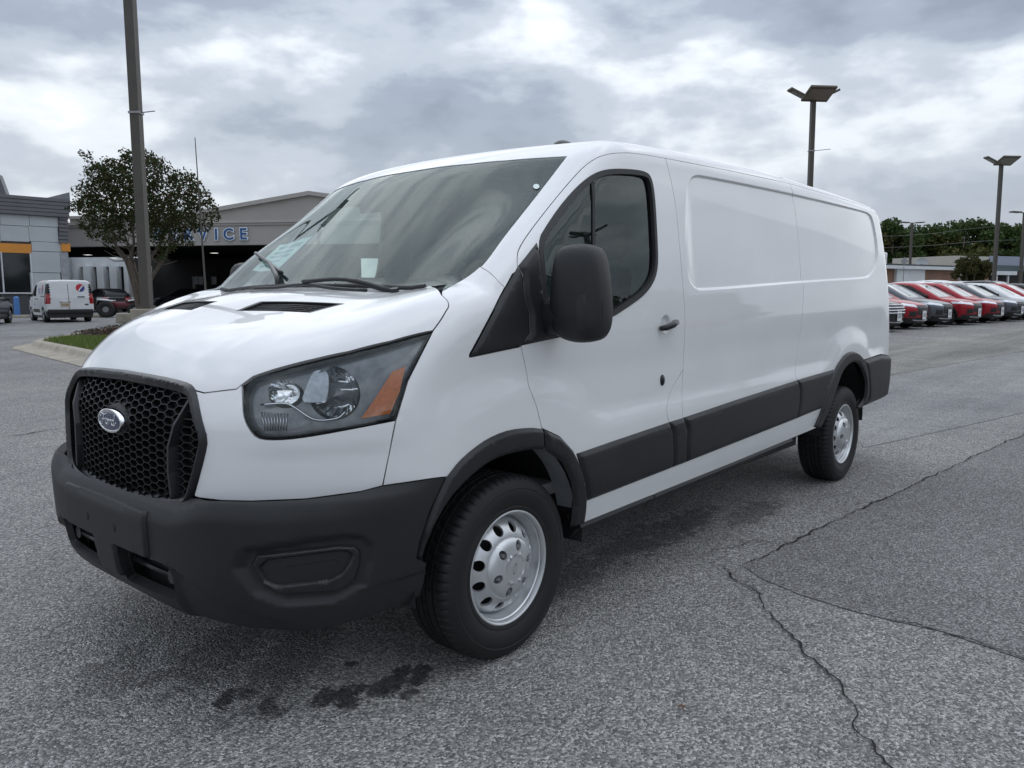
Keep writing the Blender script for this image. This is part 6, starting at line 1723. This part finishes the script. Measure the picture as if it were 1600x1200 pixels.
# quad bike standing by the tree
qb = empty("quad_bike", ground_at(190, 45), YAW*-1+math.radians(200), "red and white quad bike with fat black tyres beside the lamp post", "quad bike")
M_QRED = simple("quad_red", (.13, .014, .02), .35, coat=.6); 
for x, r_ in ((-.75, .42), (.75, .46)):
    for sy in (1, -1):
        V, Fc = lathe([(.16, -.10), (.2, -.14), (r_*.8, -.17), (r_*.97, -.13), (r_, -.05), (r_, .05), (r_*.97, .13), (r_*.8, .17), (.2, .14), (.16, .1)], 24)
        w_ = meshobj("wheel", [(v[0]+x, v[1]+.62*sy, v[2]+r_) for v in V], Fc, M_CARTYRE, qb, True); cyl("rim", (x, .62*sy-.09, r_), (x, .62*sy+.09, r_), .165, M_ALLOY, w_)
bm = bmesh.new(); bm_box(bm, (0, 0, .72), (1.3, .42, .34), None, .08); bm_box(bm, (-.55, 0, .95), (.7, .55, .2), None, .07); bmobj("body", bm, M_QRED, qb, True)
for x in (-.78, .78):
    for sy in (1, -1):
        bm = bmesh.new(); bm_box(bm, (x, .52*sy, .98), (.80, .46, .08), Matrix.Rotation(.12*(-1 if x > 0 else 1), 3, 'Y'), .03); bmobj("mudguard", bm, M_WHITEC, qb, True)
bm = bmesh.new(); bm_box(bm, (.25, 0, 1.06), (.85, .34, .16), None, .06); bmobj("seat", bm, M_CARTRIM, qb, True)
tube("handlebar", [(-.28, -.45, 1.38), (-.35, -.2, 1.34), (-.40, 0, 1.30), (-.35, .2, 1.34), (-.28, .45, 1.38)], .025, M_CARTRIM, qb, 6)
cyl("steering_stem", (-.55, 0, .9), (-.40, 0, 1.30), .03, M_CARTRIM, qb)
for z_, x in ((1.12, -.85), (1.12, .9)):
    tube("rack", [(x-.3, -.4, z_), (x+.3, -.4, z_), (x+.3, .4, z_), (x-.3, .4, z_)], .018, M_WHITEC, qb, 5, closed=True)
box("headlamp", (-.98, 0, .92), (.06, .3, .1), M_LAMP, qb)

# ================================================================== posts, signs, trees
M_POLE = simple("bronze_pole_paint", (.075, .066, .056), .55, .1, .15, 2)
M_HEAD = simple("lamp_head_bronze", (.085, .075, .052), .5, .1, .12, 3)
M_HLENS = simple("lamp_lens", (.17, .165, .125), .3, 0, .1, 5)
def lamp_post(loc, h, w, label, rz=0.0, heads=3, arm=.34, bracket=None, ped=0.0, scale=1.0, tilt=24):
    o = empty("lamp_post", loc, rz, label, "lamp post", "lamp posts of the car park")
    box("pole", (0, 0, (h+ped)/2), (w, w, h-ped), M_POLE, o)
    if ped: 
        bm = bmesh.new(); bm_box(bm, (0, 0, ped/2-.1), (.60, .60, ped+.2), None, .03); bmobj("pedestal", bm, M_CONC, o)
        box("base_cover", (0, 0, ped+.04), (w*1.35, w*1.35, .08), M_POLE, o)
    for k in range(heads):
        a = {3: (-math.pi/2, math.pi, 0.0), 2: (0, math.pi), 4: (0, math.pi/2, math.pi, -math.pi/2)}[heads][k]
        d = Vector((math.cos(a), math.sin(a), 0)); rot = Matrix.Rotation(a, 3, 'Z') @ Matrix.Rotation(math.radians(-tilt), 3, 'Y')
        ar = arm*(1.6 if (heads == 3 and k) else 1.0)
        c = Vector((0, 0, h-.02))+rot @ Vector((ar+(.38 if heads == 2 else .20)*scale, 0, .0))
        bm = bmesh.new(); bm_cyl(bm, (0, 0, h-.06), rot @ Vector((ar, 0, 0))+Vector((0, 0, h-.02)), .04*scale, None, 8); am = bmobj("lamp_arm", bm, M_POLE, o)
        bm = bmesh.new(); bm_box(bm, (0, 0, 0), ((.80 if heads == 2 else 1.0)*scale, (.50 if heads == 2 else (1.2 if k == 0 else .42))*scale, .10*scale), None, .02); bmesh.ops.rotate(bm, cent=(0, 0, 0), matrix=rot, verts=bm.verts); bmesh.ops.translate(bm, vec=c, verts=bm.verts); hd_ = bmobj("lamp_head", bm, M_HEAD, o)
        nn = rot @ Vector((0, 0, -1)); t1 = rot @ Vector((1, 0, 0)); t2 = rot @ Vector((0, 1, 0)); q = c+nn*(.053*scale)
        meshobj("lamp_lens", [q+t1*(a_*.36*scale)+t2*(b_*(.22 if heads == 2 else (.55 if k == 0 else .17))*scale) for a_, b_ in ((-1, -1), (1, -1), (1, 1), (-1, 1))], [(0, 1, 2, 3)], M_HLENS, hd_)
    if bracket:
        z, L_, a, dz = bracket; d = Vector((math.cos(a), math.sin(a), 0))
        b_ = box("bracket_clamp", (0, 0, z), (w+.05, w+.05, .05), M_STEEL, o); cyl("banner_arm", (0, 0, z), Vector((0, 0, z+dz))+d*L_, .014, M_STEEL, b_, n=8)
    return o
YR = -YAW          # lateral axis of the picture as a heading: R2 = (cos YAW, -sin YAW)
g0 = ground_at(229, 20)
lamp_post(g0, 9.8, .225, "tall square lamp post on a concrete pedestal at the left, its top cut off", YR, bracket=(1.37-(186-458)/FPX*20, .45, .1, .06), ped=1.0)
# the far posts: pixel of foot column, forward distance, top pixel
def ztop_at(px, py, s): return at_depth(px, py, s)[2]
for px0, s, tx, ty, w, hd, lab, br in ((1259, 36, 1270.5, 158, .19, 3, "lamp post with three tilted heads rising behind the van's roof", (223, .95)), (1551, 52, 1560, 258, .19, 3, "tall lamp post with three tilted heads among the parked cars at the right", None), (1419, 92, 1423, 348, .22, 2, "far lamp post with a flat T of two heads beside the diamond sign", None), (1592, 74, 1598, 332, .22, 2, "lamp post with two flat heads cut by the right edge of the photo", None)):
    g = ground_at(px0, s); zt_ = ztop_at(tx, ty, s)
    b_ = (ztop_at(1266, 236, s)-g.z, .9, .0, .10) if br else None
    lamp_post(g, zt_-g.z, w, lab, YR+.12, heads=hd, bracket=b_, tilt=24 if hd == 3 else 3, scale=1.0 if hd == 3 else 1.15, arm=.5 if hd == 2 else .34)
# thin flag pole with a flared base
gf = ground_at(322, 31); zf = ztop_at(305.5, 215, 31)-gf.z
fp_ = empty("flag_pole", gf, 0, "thin bare flag pole with a thick flared foot in front of the SERVICE sign", "flag pole")
lean = R2*-.13
cyl("pole", (0, 0, 1.4), (lean[0], lean[1], zf), .042, M_POLE, fp_, r1=.016, n=10); cyl("pole_foot", (.02, 0, 0), (0, 0, 1.45), .20, M_POLE, fp_, r1=.055, n=12)
bo_ = ground_at(25.5, 46.5); bl = empty("bollard", bo_, 0, "blue bollard in front of the shop window at the far left", "bollard")
cyl("post", (0, 0, 0), (0, 0, 1.12), .155, simple("bollard_blue", (.06, .17, .42), .45, 0, .1, 4), bl, n=20)
V, Fc = lathe([(.155, 1.12), (.12, 1.165), (.06, 1.19), (0, 1.2)], 20, axis='z'); meshobj("cap", V, Fc, MATS["bollard_blue"], bl, True)
cb_ = ground_at(228, 37); z_ = at_depth(228, 489.5, 37)[2]-cb_.z
box_ = box("concrete_block", (0, 0, 0), (2.6, .7, z_), M_CONC, None, None, .05); box_.location = cb_+Vector((0, 0, z_/2)); box_.rotation_euler = (0, 0, YR); tag(box_, "low pale concrete block on the ground behind the lamp post's pedestal", "concrete block")
bs = ground_at(60, 44.5); o = box("parking_stop", (0, 0, 0), (7.0, .3, .16), M_CONC, None, None, .03); o.location = bs+Vector((0, 0, .08)); o.rotation_euler = (0, 0, YR); tag(o, "long low concrete kerb stone along the front of the shop window", "kerb stone")
# diamond road sign seen from its back
sg = ground_at(1410, 80); zs = ztop_at(1410, 408, 80)-sg.z
sn = empty("road_sign", sg, YR, "grey back of a diamond road sign on a thin post beside the van's tail", "sign")
bm = bmesh.new(); bm_box(bm, (0, 0, 0), (.56, .02, .56), Matrix.Rotation(math.pi/4, 3, 'Y')); bmesh.ops.translate(bm, vec=(0, 0, zs), verts=bm.verts); bmobj("sign_plate", bm, simple("sign_back_grey", (.30, .31, .32), .5, .4), sn)
cyl("post", (0, .04, 0), (0, .04, zs+.2), .035, M_STEEL, sn, n=8)
box("sign_brace", (0, .025, zs), (.04, .03, .5), M_STEEL, sn)
# overhead wires in front of the trees
for i, (ya, yb, yc) in enumerate(((386, 377, 372), (368, 356, 348))):
    pts = [at_depth(1250, ya+5, 112), at_depth(1430, ya-1, 114), at_depth(1530, yb, 116), at_depth(1640, yc, 118), at_depth(1800, yc-14, 122)]
    o = tube("power_line", spline(pts, 5), .022, simple("wire_grey", (.16, .17, .16), .6), None, 5); tag(o, ["lower overhead wire crossing in front of the far trees", "upper overhead wire crossing the tops of the far trees"][i], "wire")

# ---- trees
M_BARK = simple("tree_bark", (.105, .085, .065), .9, 0, .25, 8, bump=.6, bscale=30, bdist=.02)
M_LEAF1 = leafmat("crape_leaves", [(.020, .036, .012), (.030, .050, .016), (.042, .058, .020), (.058, .048, .022), (.070, .042, .024)], .75, .15)
M_LEAF2 = leafmat("woodland_leaves", [(.030, .058, .018), (.046, .078, .024), (.066, .102, .032), (.092, .116, .042)], .6, .2)
M_LEAF3 = leafmat("yellowing_leaves", [(.052, .070, .022), (.080, .098, .030), (.115, .115, .040), (.12, .092, .036)], .6, .22)
def leaves(centers, radii, per, size, seed):
    r = np.random.RandomState(seed); V = np.zeros((0, 3)); out = []
    for c, R in zip(centers, radii):
        k = int(per*(R/np.mean(radii))**2)
        d = r.normal(size=(k, 3)); d /= np.linalg.norm(d, axis=1, keepdims=True); rad = R*(r.uniform(.25, 1.0, k)**.55)
        p = c+d*rad[:, None]*np.array([1.1, 1.1, .85])
        out.append(p)
    P = np.vstack(out); n = len(P)
    a = r.normal(size=(n, 3)); a /= np.linalg.norm(a, axis=1, keepdims=True); b = r.normal(size=(n, 3)); b -= a*(a*b).sum(1, keepdims=True); b /= np.linalg.norm(b, axis=1, keepdims=True)
    s = size*r.uniform(.6, 1.5, (n, 1)); q = np.stack([P-a*s, P+b*s*.55, P+a*s, P-b*s*.55], 1).reshape(-1, 3)
    me = bpy.data.meshes.new("crown"); me.vertices.add(4*n); me.vertices.foreach_set('co', q.astype(np.float32).ravel()); me.loops.add(4*n); me.loops.foreach_set('vertex_index', np.arange(4*n, dtype=np.int32)); me.polygons.add(n)
    me.polygons.foreach_set('loop_start', np.arange(0, 4*n, 4, dtype=np.int32)); me.update(calc_edges=True); me.validate(); return me
def branch(V, Fc, path, rad, n=7):
    vv, ff = tube_mesh(path, rad, n); k = len(V); V += vv; Fc += [[i+k for i in f] for f in ff]
# crape myrtle: several bare leaning stems and a wide broken crown
ts = 34.0; tb = ground_at(219, ts)
tree = empty("crape_myrtle", tb, YR, "multi-stemmed tree with a wide dark crown behind the left lamp post", "tree")
def tl(px, py, dep=0.0):
    """tree-local point: picture pixel at the tree's distance, dep = metres away along the view"""
    P = at_depth(px, py, ts+dep); v = Vector(P)-tb; M3 = Matrix.Rotation(-YR, 3, 'Z'); return M3 @ v
V = []; Fc = []
stems = [[(218, 492, 0), (214, 470, 0), (207, 440, .2), (197, 408, .3), (184, 392, .4), (178, 370, .3), (165, 345, .2)], [(220, 492, 0), (217, 470, 0), (212, 445, -.2), (203, 410, -.2), (206, 395, -.2), (209, 372, -.3), (203, 340, -.4)], [(221, 492, 0), (221, 465, .1), (214, 430, .5), (206, 415, .6), (195, 400, .7), (182, 385, .8), (176, 375, .9)],
         [(222, 492, 0), (224, 470, .1), (228, 430, .3), (236, 402, .4), (248, 385, .6), (256, 365, .7), (264, 345, .6)], [(222, 490, 0), (230, 462, -.2), (236, 436, -.3), (247, 418, -.3), (258, 400, -.3), (263, 385, -.2), (272, 366, 0)], [(220, 480, .2), (222, 440, .6), (220, 400, 1.0), (222, 360, 1.2), (228, 320, 1.0)], [(219, 480, .2), (214, 440, .9), (206, 400, 1.4), (192, 360, 1.6)]]
for s_ in stems:
    P = [tl(*q) for q in s_]; path = [Vector(q) for q in spline(np.array([tuple(p_) for p_ in P]), 4)]; m = len(path)
    branch(V, Fc, path, [.115*(1-.72*i/m) for i in range(m)])
    # twigs
    for k in range(9):
        i = rnd.randint(int(m*.55), m-1); a = path[i]; d = Vector((rnd.uniform(-1, 1), rnd.uniform(-1, 1), rnd.uniform(.1, 1))); b_ = a+d*rnd.uniform(.5, 1.1); branch(V, Fc, [a, (a+b_)/2+Vector((rnd.uniform(-.1, .1),)*3), b_], [.03, .02, .008], 5)
meshobj("trunk", V, Fc, M_BARK, tree, True)
cl_px = [(150, 275, 20), (175, 262, 20), (205, 258, 18), (235, 262, 22), (262, 268, 18), (285, 288, 22), (305, 310, 22), (325, 328, 17), (318, 345, 16), (128, 300, 17), (140, 325, 22), (132, 352, 14), (160, 300, 26), (190, 290, 28), (220, 290, 28), (250, 300, 28), (280, 318, 24), (165, 335, 26), (195, 330, 28), (225, 325, 28), (255, 335, 26), (285, 345, 20), (175, 365, 20), (150, 362, 16), (245, 362, 20), (270, 370, 18), (215, 360, 18), (258, 388, 13), (286, 372, 12), (165, 385, 9), (140, 250, 7), (232, 245, 10), (190, 248, 9), (334, 340, 9), (122, 322, 9), (300, 355, 12), (246, 255, 10)]
cen = []; rad = []
for (x, y, r_) in cl_px:
    for dep in ((-1.3, 0.9) if r_ > 19 else (rnd.uniform(-1, 1),)):
        p_ = tl(x+rnd.uniform(-5, 5), y+rnd.uniform(-5, 5), dep+rnd.uniform(-.4, .4)); cen.append(np.array(p_)); rad.append(r_/FPX*ts*1.02)
for k in range(46):                       # loose sprays round the outline
    a = rnd.choice(cen[:60]); r_ = rnd.uniform(.9, 1.35); d = np.array([rnd.gauss(0, 1), rnd.gauss(0, 1), rnd.gauss(.2, .8)]); d /= np.linalg.norm(d); cen.append(a+d*r_*.36); rad.append(rnd.uniform(.13, .26))
me = leaves(cen, rad, 135, .060, 3); me.materials.append(M_LEAF1); link(bpy.data.objects.new("crown", me), tree)
# far trees on the right: kinds, then copies along the skyline
def make_tree(h, wd, seed, mat, size, per, lift=.35):
    r = np.random.RandomState(seed); root = empty("woodland_tree", (0, 0, 0)); cen = []; rad = []
    for k in range(30):
        zz = r.uniform(lift, .97)*h; env = math.sin(math.pi*min(max((zz/h-lift*.75)/(1.06-lift*.75), 0.02), 1))**.6
        a = r.uniform(0, 6.28); q = wd*.5*env*r.uniform(.15, 1)**.6; cen.append(np.array([q*math.cos(a), q*math.sin(a), zz])); rad.append(r.uniform(.10, .20)*wd)
    me = leaves(cen, rad, per, size, seed+1); me.materials.append(mat); link(bpy.data.objects.new("crown", me), root)
    V = []; Fc = []; branch(V, Fc, [Vector((0, 0, -.3)), Vector((.15, .1, h*.4)), Vector((0, .1, h*.85))], [.30, .2, .05], 7)
    for k in range(8):
        z0 = r.uniform(.3, .7)*h; a = r.uniform(0, 6.28); b_ = Vector((math.cos(a)*wd*.35, math.sin(a)*wd*.35, z0+h*.18)); branch(V, Fc, [Vector((.1, .1, z0)), (Vector((.1, .1, z0))+b_)/2, b_], [.1, .07, .02], 5)
    meshobj("trunk", V, Fc, M_BARK, root, True); return root
kinds = [make_tree(12, 9, 11, M_LEAF2, .30, 190, .22), make_tree(13, 8, 21, M_LEAF2, .26, 120, .35), make_tree(11, 10, 31, M_LEAF3, .30, 190, .2), make_tree(9, 10, 41, M_LEAF2, .32, 190, .1)]
sky_ = [(1368, 120, 352, 0, 1.0), (1392, 118, 350, 0, .9), (1418, 126, 362, 3, 1.1), (1436, 124, 352, 1, 1.0), (1456, 130, 362, 3, 1.1), (1470, 122, 346, 1, .75), (1484, 128, 366, 3, 1.0), (1500, 120, 356, 2, 1.0), (1518, 126, 350, 0, 1.0), (1536, 122, 348, 0, 1.0), (1552, 128, 353, 2, 1.0), (1570, 120, 350, 1, .9), (1586, 126, 354, 0, 1.0), (1602, 122, 352, 1, 1.0), (1622, 126, 350, 2, 1), (1650, 124, 346, 0, 1), (1340, 122, 356, 2, 1), (1310, 126, 350, 0, 1),
        (1380, 129, 384, 3, 1.2), (1405, 127, 388, 3, 1.2), (1440, 129, 386, 3, 1.3), (1475, 127, 384, 2, 1.1), (1500, 129, 388, 3, 1.2), (1530, 127, 386, 3, 1.2), (1560, 131, 384, 0, 1.2), (1588, 129, 388, 3, 1.2), (1612, 129, 384, 2, 1.2)]
used = set()
hs = [12, 13, 11, 9]
for i, (px, s, ty, k, wsc) in enumerate(sky_):
    g = ground_at(px, s); hh = (at_depth(px, ty, s)[2]-g.z)/hs[k]
    o = kinds[k] if k not in used else copy_tree(kinds[k]); used.add(k)
    o.location = g; o.rotation_euler = (0, 0, rnd.uniform(0, 6.28)); o.scale = (hh*wsc, hh*wsc, hh)
    kind_ = ["broad dark green tree", "tall thin-crowned tree with sky showing through", "yellowish green tree", "low bushy dark tree"][k]
    if px < 1378: lab = ["one", "another", "a third", "a fourth"][i % 4]*0+kind_+" of the far wood hidden behind the van's tail"
    elif px > 1604: lab = kind_+" of the far wood beyond the right edge"
    else:
        n_ = sum(1 for t in sky_ if t[3] == k and 1378 <= t[0] < px); lab = kind_+" of the far wood, "+["first", "second", "third", "fourth", "fifth", "sixth", "seventh", "eighth", "ninth", "tenth", "eleventh"][n_]+" of its kind from the left"
        if k == 1: lab = lab.replace(" with sky showing through", "")
    tag(o, lab, "tree", ["broad dark trees of the far wood", "thin-crowned trees of the far wood", "yellowish trees of the far wood", "bushy low trees of the far wood"][k])
# round tree in front of the shop
rt = ground_at(1515, 76); r3 = empty("round_tree", rt, 0, "round bushy olive green tree in front of the brick shop", "tree")
hh = at_depth(1515, 394, 76)[2]-rt.z; cen = []; rad = []
for k in range(26):
    a = rnd.uniform(0, 6.28); q = 1.35*math.sqrt(rnd.random()); zz = rnd.uniform(.48, .9)*hh; cen.append(np.array([q*math.cos(a), q*math.sin(a), zz])); rad.append(rnd.uniform(.45, .72))
me = leaves(cen, rad, 220, .12, 77); me.materials.append(leafmat("olive_leaves", [(.035, .045, .016), (.05, .06, .02), (.075, .072, .026), (.085, .06, .028)])); link(bpy.data.objects.new("crown", me), r3)
V = []; Fc = []
for k in range(5):
    a = k*1.3; branch(V, Fc, [Vector((.1*math.cos(a), .1*math.sin(a), -.1)), Vector((.3*math.cos(a), .3*math.sin(a), hh*.35)), Vector((.7*math.cos(a), .7*math.sin(a), hh*.65))], [.09, .07, .03], 6)
meshobj("trunk", V, Fc, M_BARK, r3, True)
# ---- behind the camera: what the van's glass and paint reflect
for i, (x, y, h, k) in enumerate(((14, -34, 1.0, 0), (24, -36, 1.1, 2), (34, -33, 1.0, 3), (5, -37, 1.0, 3), (45, -36, 1.1, 0), (57, -34, 1.0, 2), (-8, -38, .9, 0), (70, -36, 1.1, 3))):
    o = copy_tree(kinds[k]); o.location = (x, y, 0); o.rotation_euler = (0, 0, i*1.3); o.scale = (h*1.3, h*1.0, h*.7); tag(o, "green tree standing across the road behind the photographer", "tree", "trees across the road")
up_ = empty("utility_pole", (15, -22, 0), .3, "leaning wooden utility pole across the road behind the photographer", "utility pole")
cyl("pole", (0, 0, 0), (.9, -.3, 11.5), .17, M_BARK, up_, r1=.11, n=10); box("cross_arm", (.82, -.27, 10.4), (2.6, .12, .14), M_BARK, up_)
lamp_post(Vector((27, -19, 0)), 8.0, .2, "lamp post across the lane behind the photographer", .4)
